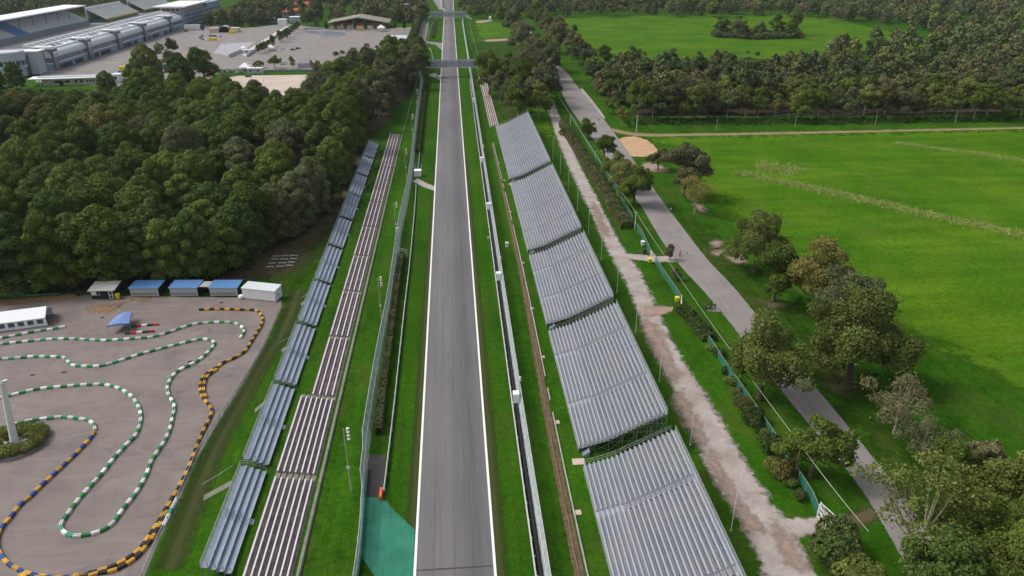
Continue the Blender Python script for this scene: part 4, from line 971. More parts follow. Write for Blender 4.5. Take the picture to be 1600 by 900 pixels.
# ================================================================== GRANDSTANDS (right of the track)
NR, TREAD, FX = 20, 0.772, 20.35
def tier_z(i): return 0.95 + 0.23 * min(i, 6) + 0.385 * max(0, i - 6)
def grandstand(y0, y1, aisles, label):
    r = empty('grandstand', (FX, (y0 + y1) / 2, 0), label, 'grandstand', 'metal grandstands right of the track')
    deck = MB()
    for i in range(NR):
        x = FX + i * TREAD; z = tier_z(i); zn = tier_z(i + 1)
        deck.box(x, x + TREAD - 0.004, y0, y1, z - 0.05, z)
        if i < NR - 1: deck.box(x + TREAD - 0.03, x + TREAD - 0.006, y0 + .002, y1 - .002, z + 0.002, z + 0.10)
    deck.build('tier_deck', M['deck'], r)
    fd = MB()
    for i in range(6):
        for a in aisles: fd.box(FX + i * TREAD + .02, FX + (i + 1) * TREAD - .04, a - .68, a + .68, tier_z(i) + .002, tier_z(i) + .012)
    fd.build('aisle_plate', M['bench'], r)
    cuts = [y0 + 0.15] + [c for a in aisles for c in (a - 0.7, a + 0.7)] + [y1 - 0.15]
    for i in range(NR):
        x = FX + i * TREAD; z = tier_z(i)
        for a, b in zip(cuts[::2], cuts[1::2]):
            m = MB().box(x + 0.07, x + 0.27, a, b, z + 0.33, z + 0.37)
            m.box(x + 0.065, x + 0.08, a + .01, b - .01, z + 0.28, z + 0.328)
            k = max(2, int((b - a) / 2.5) + 1)
            for q in range(k):
                y = a + 0.2 + (b - a - 0.4) * q / (k - 1); m.box(x + 0.16, x + 0.22, y - 0.03, y + 0.03, z + 0.002, z + 0.329)
            m.build('bench', M['bench'], r)
    for a in aisles:
        m = MB()
        for i in range(NR - 1):
            x = FX + i * TREAD; z = tier_z(i); hh = (tier_z(i + 1) - z) / 2
            m.box(x + TREAD * 0.45, x + TREAD - 0.032, a - 0.55, a + 0.55, z + 0.003, z + hh)
        m.build('aisle_step', M['deck'], r)
    # rails
    m = MB(); xb = FX + NR * TREAD + 0.05; zb = tier_z(NR - 1)
    y = y0
    while y <= y1 + 0.01:
        m.bar((xb, y, 0.0), (xb, y, zb + 1.15), 0.06); y += (y1 - y0) / max(1, round((y1 - y0) / 2.5))
    for h in (0.35, 0.75, 1.12): m.bar((xb, y0, zb + h), (xb, y1, zb + h), 0.06)
    m.build('back_rail', M['galv'], r)
    m = MB(); m.box(xb - 0.035, xb - 0.005, y0 + .05, y1 - .05, zb + 0.0, zb + 0.30); m.build('back_panel', M['bench'], r)
    for ye in (y0 - 0.07, y1 + 0.07):
        m = MB()
        for i in range(0, NR):
            x = FX + i * TREAD + 0.1; z = tier_z(i); zn = tier_z(min(NR - 1, i + 1))
            m.bar((x, ye, z - 0.1), (x, ye, z + 1.05), 0.05)
            if i < NR - 1:
                for h in (0.55, 1.05): m.bar((x, ye, z + h), (x + TREAD, ye, zn + h), 0.05)
        m.build('side_rail', M['tube'], r)
    m = MB()
    for y in (y0, y1): m.bar((FX - 0.03, y, 0.0), (FX - 0.03, y, 1.0), 0.06)
    m.box(FX - 0.05, FX - 0.008, y0 + .04, y1 - .04, 0.12, 0.97); m.build('front_panel', M['galv'], r)
    # scaffold below
    m = MB(); ny = max(2, round((y1 - y0) / 2.6)); xs = [FX + 0.2 + k * 2.55 for k in range(7)]
    for j in range(ny + 1):
        y = y0 + 0.05 + (y1 - y0 - 0.1) * j / ny
        for x in xs:
            i = min(NR - 1, int((x - FX) / TREAD)); m.bar((x, y, 0), (x, y, tier_z(i) - 0.06), 0.07)
        m.bar((xs[0], y, tier_z(0) - 0.15), (xs[2], y, tier_z(6) - 0.15), 0.07); m.bar((xs[2], y, tier_z(6) - 0.15), (xs[-1], y, tier_z(19) - 0.2), 0.07)
        if j in (0, 1, ny - 1, ny):
            for a, b in zip(xs, xs[1:]):
                zt = tier_z(min(NR - 1, int((a - FX) / TREAD))) - 0.1
                m.bar((a, y, 0.1), (b, y, zt), 0.05); m.bar((a, y, zt * 0.95), (b, y, 0.2), 0.045)
                k = 2.0
                while k < zt: m.bar((a, y, k), (b, y, k), 0.05); k += 1.7
    for x in xs[1:]:
        zt = tier_z(min(NR - 1, int((x - FX) / TREAD)))
        k = 2.0
        while k < zt - 0.3: m.bar((x, y0, k), (x, y1, k), 0.05); k += 2.0
    m.build('scaffold', M['tube'], r)
    # entry stairs at the near corner
    m = MB()
    for k in range(4): m.box(FX + 0.5 + k * 0.32, FX + 0.8 + k * 0.32, y0 - 1.25, y0 - 0.15, 0.0, 0.24 * (k + 1))
    for yy in (y0 - 1.25, y0 - 0.18): m.bar((FX + 0.5, yy, 1.0), (FX + 1.8, yy, 1.95), 0.05); m.bar((FX + 0.5, yy, 0.1), (FX + 0.5, yy, 1.0), 0.05)
    m.build('entry_stair', M['bluedeck'], r)
    return r
grandstand(56.0, 100.8, [70.0, 88.6], 'nearest metal grandstand, cut off by the bottom of the picture')
grandstand(105.6, 149.6, [119.0, 137.6], 'second metal grandstand from the near end, with dark scaffold showing in the gap before it')
grandstand(153.0, 195.2, [166.0, 183.0], 'third metal grandstand from the near end')
grandstand(199.2, 266.0, [213.0, 231.0, 249.0], 'fourth metal grandstand, second from the far end')
grandstand(271.0, 359.8, [286.0, 304.0, 322.0, 341.0], 'farthest metal grandstand, by the copse')
for (u, v) in ((905, 722), (800, 288)):
    x, y = g(u, v); o = box(x - 1.2, x + 1.0, y - 0.8, y + 0.9, 0, 0.12).build('concrete_slab', M['pink_concrete'], loc=(x, y, 0))
    tag(o, 'small concrete slab at the front corner between %s grandstands' % ('the two nearest' if u > 850 else 'the two farthest'), 'slab')

# pale poles behind the grandstands
base = None
for k in range(11):
    y = 84.5 + 21.5 * k
    if base is None:
        base = empty('flag_pole', (40.8, y, 0), 'slim pale pole standing behind the grandstands', 'pole', 'pale poles behind the grandstands')
        MB().bar((40.8, y, 0), (40.8, y, 8.2), 0.13, None, 8, 0.09).build('shaft', M['pole'], base); MB().lathe((40.8, y, 0), [(0.2, 0), (0.2, 0.25), (0.1, 0.3)], 8).build('foot', M['concrete'], base)
    else:
        c = copy_tree(base); c.location = (40.8 + 0.15 * (R() - .5), y, 0); c.rotation_euler[0] = 0.01 * (R() - .5)

# ================================================================== LEFT BLEACHERS
def Yv(v, X): # Y on the ground whose pixel row is v at lateral X
    lo, hi = 30, 1200
    for _ in range(50):
        m = (lo + hi) / 2
        if pj(X, m, 0)[1] > v: lo = m
        else: hi = m
    return lo
ord_ = ['nearest', 'second nearest', 'third nearest', 'fourth nearest', 'fifth nearest', 'sixth nearest', 'seventh nearest', 'eighth nearest', 'ninth nearest', 'tenth nearest', 'farthest']
# A: white plank terraces
rowsA = [(205 + 735, 752), (744, 626), (621, 531), (528, 459), (457, 403), (401.5, 357.5), (356, 318.5), (317.5, 285), (284, 257.5), (256.5, 233.5), (233, 211)]
for i, (vn, vf) in enumerate(rowsA):
    y0, y1 = Yv(vn, -27), Yv(vf, -27); n = 7 if i < 2 else 4; pitch = 0.98 if n == 7 else 1.25
    xr = -25.5; r = empty('terrace_bleacher', (xr - n * pitch / 2, (y0 + y1) / 2, 0), '%s block of the white striped terrace%s' % (ord_[i], ', seven rows wide' if n == 7 else ', four rows wide'), 'bleacher', 'white striped terrace blocks left of the track')
    d = MB()
    for k in range(n):
        x1 = xr - k * pitch; z = 0.10 + 0.16 * k; d.box(x1 - pitch + .004, x1, y0, y1, -0.05, z)
    d.build('terrace_step', M['plank_dark'], r)
    for k in range(n):
        x1 = xr - k * pitch - pitch * 0.72; z = 0.10 + 0.16 * k
        m = MB().box(x1, x1 + 0.25, y0 + 0.1, y1 - 0.1, z + 0.32, z + 0.40)
        q = y0 + 0.5
        while q < y1: m.box(x1 + 0.05, x1 + 0.20, q - .08, q + .08, z + .002, z + 0.319); q += max(2.5, (y1 - y0) / 12)
        m.build('bench', M['plank_white'], r)
    if i < 10:
        gap = MB()
        y2 = Yv(rowsA[i + 1][0], -27)
        for k in range(n): gap.box(xr - k * pitch - pitch + .05, xr - k * pitch - .05, y1 + .02, max(y2 - .02, y1 + .3), -0.05, 0.06 + 0.16 * k)
        gap.build('stair', M['moss'], r)
# kerb wall in front of the terraces
o = MB().box(-24.9, -24.45, 60, Yv(211, -25), -0.1, 0.42).box(-24.45, -24.3, 60.1, Yv(211, -25) - .1, -.1, .2).build('kerb_wall', M['moss'], loc=(-24.6, 200, 0)); tag(o, 'low concrete kerb along the front of the white striped terrace', 'wall')
def wire_fence(name, pts, h, matp, mats, label, cat='fence', every=3.0, px=False, lean=0.0, post=0.07, rails=(1.0,)):
    P = [g(*p) for p in pts] if px else pts
    P = smooth(P, every); x0, y0 = P[len(P) // 2]
    r = empty(name, (x0, y0, 0), label, cat)
    hh = h if callable(h) else (lambda y: h); ll = lean if callable(lean) else (lambda y: lean)
    mm, rm, rest = MB(), MB(), MB()
    for a, b in zip(P, P[1:]):
        ha, hb, la, lb = hh(a[1]), hh(b[1]), ll(a[1]), ll(b[1])
        mm.face([(a[0], a[1], 0.05), (b[0], b[1], 0.05), (b[0] + lb, b[1], hb), (a[0] + la, a[1], ha)])
        for t in rails: rm.bar((a[0] + la * t, a[1], ha * t), (b[0] + lb * t, b[1], hb * t), 0.05)
    mm.build('wire_mesh', matp, r); rm.build('top_rail', mats, r)
    proto = {}
    P = sorted(P, key=lambda q: q[0] ** 2 + q[1] ** 2)
    for k, a in enumerate(P):
        ha, la = hh(a[1]), ll(a[1]); key = (round(ha, 1), round(la, 1))
        if k >= 100: rest.bar((a[0], a[1], 0), (a[0] + la, a[1], ha * 1.03), post); continue
        if key not in proto: proto[key] = MB().bar((0, 0, 0), (key[1], 0, key[0] * 1.03), post).mesh('post', mats)
        o = bpy.data.objects.new('post', proto[key]); C.objects.link(o); o.parent = r; o.location = (a[0] - x0, a[1] - y0, 0)
    if rest.v: tag(rest.build('post', mats, r), kind='stuff')
    return r
wire_fence('wire_fence', [(-24.2, Yv(211, -24.5) + 1), (-23.6, 430), (-23.2, 500)], 1.6, M['mesh_thin'], M['galv'], 'thin wire fence running on from the far end of the terrace', every=6)

# B: blue grey metal bleachers with railings
rowsB = [(905, 737), (733, 609), (607, 515), (513, 447), (446, 392), (390, 347), (345.5, 309), (308.5, 278), (277, 250), (249, 226)]
for i, (vn, vf) in enumerate(rowsB):
    y0, y1 = Yv(vn, -36.3) + .4, Yv(vf, -36.3) - .6
    r = empty('metal_bleacher', (-36.3, (y0 + y1) / 2, 0), '%s blue grey metal bleacher of the left row' % (ord_[i] if i < 9 else 'farthest'), 'bleacher', 'blue grey metal bleachers left of the terrace')
    xr, n, tw = -34.15, 4, 1.02; d = MB(); zz = [0.55, 1.0, 1.45, 1.9]
    for k in range(n):
        x1 = xr - k * tw; d.box(x1 - tw + .004, x1, y0, y1, zz[k] - .06, zz[k])
        if k < 3: d.box(x1 - tw + .006, x1 - tw + 0.03, y0 + .01, y1 - .01, zz[k] + .002, zz[k + 1] - .062)
    d.build('tier_deck', M['bluedeck'], r)
    for k in range(n):
        x1 = xr - k * tw; MB().box(x1 - .10, x1 + .012, y0 + .05, y1 - .05, zz[k] + .003, zz[k] + .05).build('tier_lip', M['lip'], r)
    xl = xr - n * tw; m = MB(); k = max(3, round((y1 - y0) / 2.0))
    for q in range(k + 1): y = y0 + (y1 - y0) * q / k; m.bar((xl - .06, y, 0), (xl - .06, y, 2.8), 0.06)
    for h in (1.9, 2.35, 2.8): m.bar((xl - .06, y0, h), (xl - .06, y1, h), 0.05)
    m.build('back_rail', M['galv'], r)
    MB().face([(xl - .06, y0, 1.7), (xl - .06, y1, 1.7), (xl - .06, y1, 2.8), (xl - .06, y0, 2.8)]).build('back_mesh', M['mesh_thin'], r)
    for ye in (y0 - .05, y1 + .05):
        m = MB()
        for k in range(n + 1):
            x = xr - k * tw; z = zz[min(k, 3)]; m.bar((x, ye, 0), (x, ye, z + 1.05), 0.055)
            if k < n:
                for h in (0.55, 1.05): m.bar((x, ye, z + h), (x - tw, ye, zz[min(k + 1, 3)] + h), 0.05)
        m.build('side_rail', M['galv'], r)
    ym = y0 + (y1 - y0) * 0.47
    for k in range(3):
        x = xr - k * tw - .35; m = MB(); z = zz[k]
        for s in (-.45, .45): m.bar((x, ym + s, z), (x, ym + s, z + .95), .05); m.bar((x - .9, ym + s, z + .35), (x - .9, ym + s, z + 1.3), .05); m.bar((x, ym + s, z + .95), (x - .9, ym + s, z + 1.3), .05)
        m.build('handrail', M['bluedeck2'], r)
    m = MB()
    for k in range(2): m.box(xr + 0.02 + .3 * k, xr + .3 + .3 * k, ym - .6, ym + .6, 0, .36 - .18 * k)
    m.build('step', M['bluedeck'], r)
    m = MB()
    for q in range(6):
        y = y0 + .1 + (y1 - y0 - .2) * q / 5
        for k in range(n + 1): m.bar((xr - .06 - k * (tw - .02), y, 0), (xr - .06 - k * (tw - .02), y, zz[min(k, 3)] - .07), .06)
    m.build('scaffold', M['tube'], r)
for (a, b, lab) in (((314, 772), (362, 742), 'low handrail beside the concrete ramp at the nearest bleachers'), ((436, 545), (482, 522), 'low handrail beside the middle concrete ramp'), ((470, 474), (500, 455), 'low handrail beside the upper concrete ramp')):
    p, q = g(*a), g(*b); r = empty('handrail', (p[0], p[1], 0), lab, 'handrail'); m = MB()
    for t in (0, .33, .66, 1): x, y = p[0] + (q[0] - p[0]) * t, p[1] + (q[1] - p[1]) * t + 1.2; m.bar((x, y, 0), (x, y, 1), .06)
    m.bar((p[0], p[1] + 1.2, 1), (q[0], q[1] + 1.2, 1), .06); m.build('rail', M['galv'], r)

# old plank benches lying in the clearing
for i, (u0, u1, v) in enumerate(((426, 437, 402.5), (439, 451, 402), (453, 466, 401.5), (423, 434, 407), (437, 450, 407), (453, 464, 406.5), (419, 430, 413.5), (435, 447, 413), (450, 461, 412), (416, 428, 419), (432, 444, 418.5), (446, 458, 417))):
    a, b = g(u0, v), g(u1, v); m = MB().hexa([(a[0], a[1], .38), (b[0], b[1], .38), (b[0], b[1] + .4, .38), (a[0], a[1] + .4, .38)], [(a[0], a[1], .46), (b[0], b[1], .46), (b[0], b[1] + .4, .46), (a[0], a[1] + .4, .46)])
    r = empty('plank_bench', (a[0], a[1], 0), 'low pale plank bench in the clearing by the wood edge', 'bench', 'plank benches in the clearing'); m.build('plank', M['plank_white'], r)
    for t in (.15, .85): x, y = a[0] + (b[0] - a[0]) * t, a[1] + (b[1] - a[1]) * t; box(x - .1, x + .1, y + .08, y + .32, 0, .378).build('foot', M['concrete'], r)

# ================================================================== TRACKSIDE FENCES AND GUARD RAILS
fl = [(-16.1, 62), (-16.1, 84), (-16.8, 96), (-17.2, 110), (-17.3, 140), (-17.0, 165), (-17.2, 190), (-17.5, 222), (-16.9, 260), (-17.2, 310), (-18.2, 390), (-19.0, 500)]
wire_fence('catch_fence', fl, lambda y: 3.2 if y < 98 else 4.0, M['mesh'], M['bridge_pale'], 'tall grey catch fence along the left side of the track', every=3.4, lean=lambda y: -.1 if y < 98 else -.5 if y < 110 else -1.0, post=0.12, rails=(0.5, 1.0))
fr = [(10.55, 58), (10.55, 120), (10.9, 220), (11.3, 350), (11.9, 500), (12.4, 700), (12.8, 900)]
wire_fence('catch_fence', fr, 3.0, M['mesh'], M['bridge_pale'], 'long grey catch fence along the right side of the track', every=3.4, lean=0.85, post=0.10, rails=(0.5, 1.0))
def guard_rail(pts, label, h=0.85, end=None, w=0.12):
    P = smooth(pts, 4.0); r = empty('guard_rail', (P[0][0], P[0][1], 0), label, 'guard rail')
    rl, ps = MB(), MB()
    for a, b in zip(P, P[1:]):
        for z in (0.15, 0.5):
            for (o, z0, z1) in ((0, z, z + 0.10), (0.05, z + 0.11, z + 0.19), (0, z + 0.20, z + 0.30)):
                rl.hexa([(a[0] + o, a[1], z0), (a[0] + o + w, a[1], z0), (b[0] + o + w, b[1], z0), (b[0] + o, b[1], z0)], [(a[0] + o, a[1], z1), (a[0] + o + w, a[1], z1), (b[0] + o + w, b[1], z1), (b[0] + o, b[1], z1)])
    for a in P: ps.box(a[0] + w + .06, a[0] + w + .2, a[1] - .08, a[1] + .08, 0, h)
    rl.build('rail', M['rail'], r); ps.build('post', M['galv'], r)
    return r
guard_rail([(9.45, 58), (9.5, 120), (9.9, 220), (10.4, 350), (11.2, 500)], 'white steel guard rail along the right side of the track', w=0.16)
guard_rail([(-13.75, 97.5), (-13.7, 120), (-13.9, 160), (-14.0, 200), (-14.6, 250), (-15.2, 272)], 'near guard rail between the left fence and the track')
guard_rail([(-15.0, 283), (-15.6, 340), (-16.2, 420), (-16.5, 490)], 'far guard rail between the left fence and the track')
guard_rail([(-13, 560), (-15, 600), (-17, 640), (-19, 660)], 'curved guard rail beyond the nearer footbridge')
guard_rail([(-21, 690), (-21.5, 780), (-20, 880)], 'guard rail between the two footbridges')
wire_fence('wire_fence', [(20.5, 560), (20.5, 700), (20.5, 880)], 1.6, M['mesh_thin'], M['galv'], 'thin wire fence beyond the footbridge right of the track', every=8)
P = smooth([(9.9, 58), (9.95, 120), (10.3, 220), (10.75, 340), (11.3, 440)], 4.0); m = MB()
for a, b in zip(P, P[1:]): m.hexa([(a[0] + .12, a[1], 0), (a[0] + .52, a[1], 0), (b[0] + .52, b[1], 0), (b[0] + .12, b[1], 0)], [(a[0] + .12, a[1], .95), (a[0] + .52, a[1], .95), (b[0] + .52, b[1], .95), (b[0] + .12, b[1], .95)])
tag(m.build('rubber_barrier', M['black'], loc=(10, 100, 0)), 'black rubber faced barrier between the right guard rail and its fence', 'barrier')
panels = [((802, 637), 'nearest white panel on the right barrier'), ((775.5, 444), 'second white panel from the near end of the right barrier'), ((760.5, 332), 'third white panel from the near end of the right barrier'), ((750.5, 258), 'fourth white panel, at the height of the far terrace end'), ((737.5, 163), 'farthest white panel on the right barrier')]
for (p, lab) in panels:
    x, y = g(*p); x = 10.1 + (y - 58) * 0.0035; r = empty('marshal_light_box', (x, y, 0), lab, 'light box', 'white panels on the right barrier')
    w = 0.5 + 0.0008 * y; box(x - w, x + w, y - 0.06, y + 0.06, 1.05, 3.0).box(x - w, x + w, y + .065, y + 1.4, 2.5, 3.1).build('board', M['white_panel'], r); MB().bar((x - .3, y + .1, 0), (x - .3, y + .1, 1.05), .08).bar((x + .3, y + .1, 0), (x + .3, y + .1, 1.05), .08).build('leg', M['galv'], r)
x, y = g(622, 372); r = empty('marshal_light_box', (x, y, 0), 'white cabinet on the left catch fence beside a lamp pole', 'light box'); box(x - .5, x + .5, y - .4, y + .4, 1.2, 3.4).build('board', M['white_panel'], r); MB().bar((x, y + .42, 0), (x, y + .42, 1.5), .1).build('leg', M['galv'], r)
x, y = g(792, 386); r = empty('cabinet', (x, y, 0), 'small white box standing on the grass beside the drainage strip', 'cabinet'); box(x - .45, x + .45, y - .4, y + .4, .15, 1.5).build('body', M['white_panel'], r); box(x - .5, x + .5, y - .45, y + .45, 0, .148).build('plinth', M['concrete'], r)
x, y = g(763, 378); r = empty('cabinet', (x, y, 0), 'small grey box fixed on the right guard rail', 'cabinet'); box(x - .3, x + .4, y - .3, y + .3, .9, 1.6).build('body', M['galv'], r); box(x - .1, x + .1, y - .1, y + .1, 0, .898).build('leg', M['galv'], r)
# concrete kerb along the drainage strip
P = smooth([(16.95, 58), (17.05, 110), (17.75, 200), (17.3, 330)], 5.0); m = MB()
for a, b in zip(P, P[1:]):
    if R() < 0.88: m.hexa([(a[0], a[1], -.02), (a[0] + .22, a[1], -.02), (b[0] + .22, b[1], -.02), (b[0], b[1], -.02)], [(a[0], a[1], .28), (a[0] + .22, a[1], .28), (b[0] + .22, b[1], .28), (b[0], b[1], .28)])
tag(m.build('channel_kerb', M['concrete'], loc=(17, 150, 0)), 'narrow pale kerb along the muddy drainage strip', 'kerb')
P = smooth([(15.75, 58), (15.85, 110), (17.0, 200), (16.8, 330)], 6.0); m = MB()
for a, b in zip(P, P[1:]):
    if R() < 0.75: m.bar((a[0] + .2 * R(), a[1], .12), (b[0] + .2 * R(), b[1], .12), .16)
tag(m.build('drain_pipe', M['pole_wood'], loc=(16, 150, 0)), 'broken line of brown pipe lying in the drainage strip', 'pipe')
for (u, v, s) in ((903, 801, .55), (870, 660, .52), (848, 558, .45), (831, 482, .45), (817, 411, .4), (788, 282, .42), (797, 331, .4), (779, 255, .4)):
    x, y = g(u, v); tag(MB().box(x - s, x + s, y - s, y + s, 0, .10).box(x - s * .6, x + s * .6, y - s * .6, y + s * .6, .10, .13).build('drain_cover', M['pink_concrete'], loc=(x, y, 0)), 'pinkish concrete drain cover on the grass before the grandstands', 'drain cover', 'drain covers before the grandstands')
x, y = g(596, 775); r = empty('orange_marker', (x, y, 0), 'orange barrier end at the start of the near left guard rail', 'marker'); MB().box(x - .3, x + .2, y - 1.1, y + 1.3, 0, .7).box(x - .25, x + .15, y - 1.0, y + 1.2, .702, .82).build('block', M['orange'], r)
# green net on the lower fence at the run-off
P = [(-16.0, 62), (-16.0, 84), (-16.62, 96), (-16.9, 104)]; m = MB()
for a, b in zip(P, P[1:]): m.hexa([(a[0], a[1], 0), (a[0] + .08, a[1], 0), (b[0] + .08, b[1], 0), (b[0], b[1], 0)], [(a[0], a[1], .7), (a[0] + .08, a[1], .7), (b[0] + .08, b[1], .7), (b[0], b[1], .7)])
tag(m.build('green_wall', M['green_paint'], loc=(-16, 85, 0)), 'low green painted wall at the foot of the left fence', 'wall')
# marshal hut left of track
x, y = g(653, 275); r = empty('marshal_post', (x, y, 0), 'small white marshal post behind the left guard rail', 'marshal post')
box(x - 1.3, x + 1.3, y - 1.2, y + 1.4, .3, 2.3).build('wall', M['white_panel'], r); box(x - 1.5, x + 1.5, y - 1.4, y + 1.6, 0, .298).build('plinth', M['concrete'], r); box(x - 1.4, x + 1.4, y - 1.3, y + 1.5, 2.302, 2.42).build('roof', M['pit_white'], r)
m = MB()
for xx in (x - 1.3, x + 1.3):
    for yy in (y + 2, y + 5, y + 8): m.bar((xx, yy, 0), (xx, yy, 2.6), .07)
    m.bar((xx, y + 2, 2.6), (xx, y + 8, 2.6), .07)
for yy in (y + 2, y + 5, y + 8): m.bar((x - 1.3, yy, 2.6), (x + 1.3, yy, 2.6), .07)
m.build('cage', M['galv'], r); MB().face([(x - 1.3, y + 2, .3), (x - 1.3, y + 8, .3), (x - 1.3, y + 8, 2.6), (x - 1.3, y + 2, 2.6)]).build('cage_mesh', M['mesh_thin'], r)
x, y = g(632, 402); r = empty('wire_gate', (x, y, 0), 'small wire gate at the far end of the near left hedge', 'gate'); m = MB()
for a, b in (((x - 3, y + 2, 0), (x - 3, y + 2, 2.6)), ((x + 1, y - 1, 0), (x + 1, y - 1, 2.6)), ((x - 3, y + 2, 2.6), (x + 1, y - 1, 2.6)), ((x - 3, y + 2, .2), (x + 1, y - 1, 2.4))): m.bar(a, b, .08)
m.build('gate_frame', M['galv'], r); MB().face([(x - 3, y + 2, .1), (x + 1, y - 1, .1), (x + 1, y - 1, 2.6), (x - 3, y + 2, 2.6)]).build('gate_mesh', M['mesh_thin'], r)

# floodlight poles left of the catch fence
def flood(u, v, vt, lab, wood=True, heads=4):
    x, y = g(u, v); h = zat(u - 3, vt, y); r = empty('lamp_pole', (x, y, 0), lab, 'lamp pole', 'lamp poles left of the track')
    MB().bar((x, y, 0), (x - .1, y, h), .22, None, 8, .15).build('shaft', M['pole_conc'] if wood else M['pole'], r)
    box(x - .3, x + .25, y - .25, y - .12, h * .38, h * .38 + .5).build('junction_box', M['lamp'], r)
    MB().bar((x + .05, y, h - .3), (x + .75, y, h - .3), .08).bar((x + .45, y, h + .3), (x + .45, y, h - 2.4), .09).build('bracket', M['galv'], r)
    for k in range(heads): MB().lathe((x + .62, y - .1, h - .1 - k * .68), [(.12, 0), (.27, .12), (.3, .3), (.14, .4)], 10).build('lamp_head', M['lamp'], r)
flood(549, 768, 670, 'nearest lamp pole left of the track, beside the white terrace'); flood(597, 505, 434, 'second nearest lamp pole left of the track'); flood(620, 372, 317, 'third nearest lamp pole left of the track, by the white cabinet', heads=3)
flood(635, 279, 233, 'fourth nearest lamp pole left of the track'); flood(645, 218, 179, 'fifth nearest lamp pole left of the track'); flood(652, 172, 140, 'sixth nearest lamp pole left of the track'); flood(657, 142, 112, 'farthest lamp pole left of the track')
for (u, v, vt, lab) in ((812, 640, 590, 'nearest short lamp post right of the catch fence'), (782, 438, 402, 'second nearest short lamp post right of the catch fence'), (764.5, 325, 298, 'third nearest short lamp post right of the catch fence'), (755.5, 249, 227, 'fourth nearest short lamp post right of the catch fence'), (735.5, 154, 140, 'farthest short lamp post right of the catch fence')):
    x, y = g(u, v); h = zat(u + 1, vt, y); r = empty('lamp_post', (x, y, 0), lab, 'lamp post', 'short lamp posts right of the track'); MB().bar((x, y, 0), (x, y, h), .12, None, 8, .09).build('shaft', M['galv'], r)
    for k in (0, 1): MB().lathe((x + .08 * k, y - .1, h - .15 - .55 * k), [(.12, 0), (.28, .1), (.3, .3), (.12, .4)], 10).build('lamp_head', M['lamp'], r)

# distant small terrace right of the track
for i, (v0, v1) in enumerate(((198, 180), (179.5, 164), (163.5, 150), (149.5, 138), (137.5, 122))):
    y0, y1 = Yv(v0, 19.5), Yv(v1, 19.5); r = empty('terrace_bleacher', (19.8, (y0 + y1) / 2, 0), '%s block of the small old terrace below the round tree' % ord_[i], 'bleacher', 'blocks of the small old terrace right of the track')
    d = MB()
    for k in range(4): d.box(18.2 + k * 1.0, 19.196 + k * 1.0, y0, y1, -.05, .1 + .14 * k)
    d.build('terrace_step', M['plank_dark'], r)
    for k in range(4): box(18.5 + k, 18.85 + k, y0 + .2, y1 - .2, .35 + .14 * k, .42 + .14 * k).build('bench', M['plank_white'] if k in (0, 3) else M['pink_concrete'], r)
    box(18.1, 22.2, y1 + .05, y1 + 1.1, -.05, .5).build('stair', M['pink_concrete'], r)
o = box(17.5, 17.9, Yv(200, 17.7), Yv(118, 17.7), 0, .5).build('kerb_wall', M['concrete'], loc=(17.7, 420, 0)); tag(o, 'low concrete kerb before the small old terrace', 'wall')

# ================================================================== FOOTBRIDGES
def truss_bridge(Y, x0, x1, zb, zt, label, piers, ramps, pitch):
    r = empty('footbridge', ((x0 + x1) / 2, Y, 0), label, 'footbridge')
    box(x0, x1, Y - 1.25, Y + 1.25, zb, zb + .3).build('deck', M['bridge'], r)
    for yy in (Y - 1.4, Y + 1.4):
        m = MB(); m.bar((x0, yy, zb + .12), (x1, yy, zb + .12), .34); m.bar((x0, yy, zt - .9), (x1, yy, zt - .9), .34)
        n = max(2, round((x1 - x0) / pitch))
        for k in range(n):
            a, b = x0 + (x1 - x0) * k / n, x0 + (x1 - x0) * (k + 1) / n
            m.bar((a, yy, zb + .1), (a, yy, zt - .9), .2); m.bar((a, yy, zb + .2), (b, yy, zt - 1.0), .17); m.bar((a, yy, zt - 1.0), (b, yy, zb + .2), .17)
        m.bar((x1, yy, zb + .1), (x1, yy, zt - .9), .2); m.build('truss', M['bridge'], r)
        rr = MB().bar((x0, yy, zt), (x1, yy, zt), .13)
        for k in range(2 * n + 1): a = x0 + (x1 - x0) * k / (2 * n); rr.bar((a, yy, zt - .9), (a, yy, zt), .1)
        rr.bar((x0, yy, zt - .45), (x1, yy, zt - .45), .09); rr.build('hand_rail', M['bridge_pale'], r)
        MB().face([(x0, yy + .09, zb + .3), (x1, yy + .09, zb + .3), (x1, yy + .09, zt), (x0, yy + .09, zt)]).build('side_mesh', M['bridge_mesh'], r)
    for px_ in piers: MB().box(px_ - .45, px_ + .45, Y - 1.0, Y + 1.0, 0, zb - .005).build('pier', M['pole_conc'], r)
    for (xa, za, xb_, zb_) in ramps:
        m = MB(); m.hexa([(xa, Y - 1.2, za - .4), (xa, Y + 1.2, za - .4), (xb_, Y + 1.2, zb_ - .1), (xb_, Y - 1.2, zb_ - .1)], [(xa, Y - 1.2, za), (xa, Y + 1.2, za), (xb_, Y + 1.2, zb_ + .3), (xb_, Y - 1.2, zb_ + .3)])
        m.build('ramp', M['bridge'], r)
        m = MB()
        for yy in (Y - 1.3, Y + 1.3): m.hexa([(xa, yy - .06, za), (xa, yy + .06, za), (xb_, yy + .06, zb_ + .3), (xb_, yy - .06, zb_ + .3)], [(xa, yy - .06, za + 3.4), (xa, yy + .06, za + 3.4), (xb_, yy + .06, zb_ + 1.8), (xb_, yy - .06, zb_ + 1.8)])
        m.build('ramp_panel', M['bridge_pale'], r)
    return r
truss_bridge(514, -19.6, 15.6, 5.9, 10.9, 'nearer lattice footbridge crossing over the race track', (-10.3, 13.2), ((15.6, 6.2, 17.4, 3.6), (-19.6, 6.2, -21.4, 3.6)), 4.4)
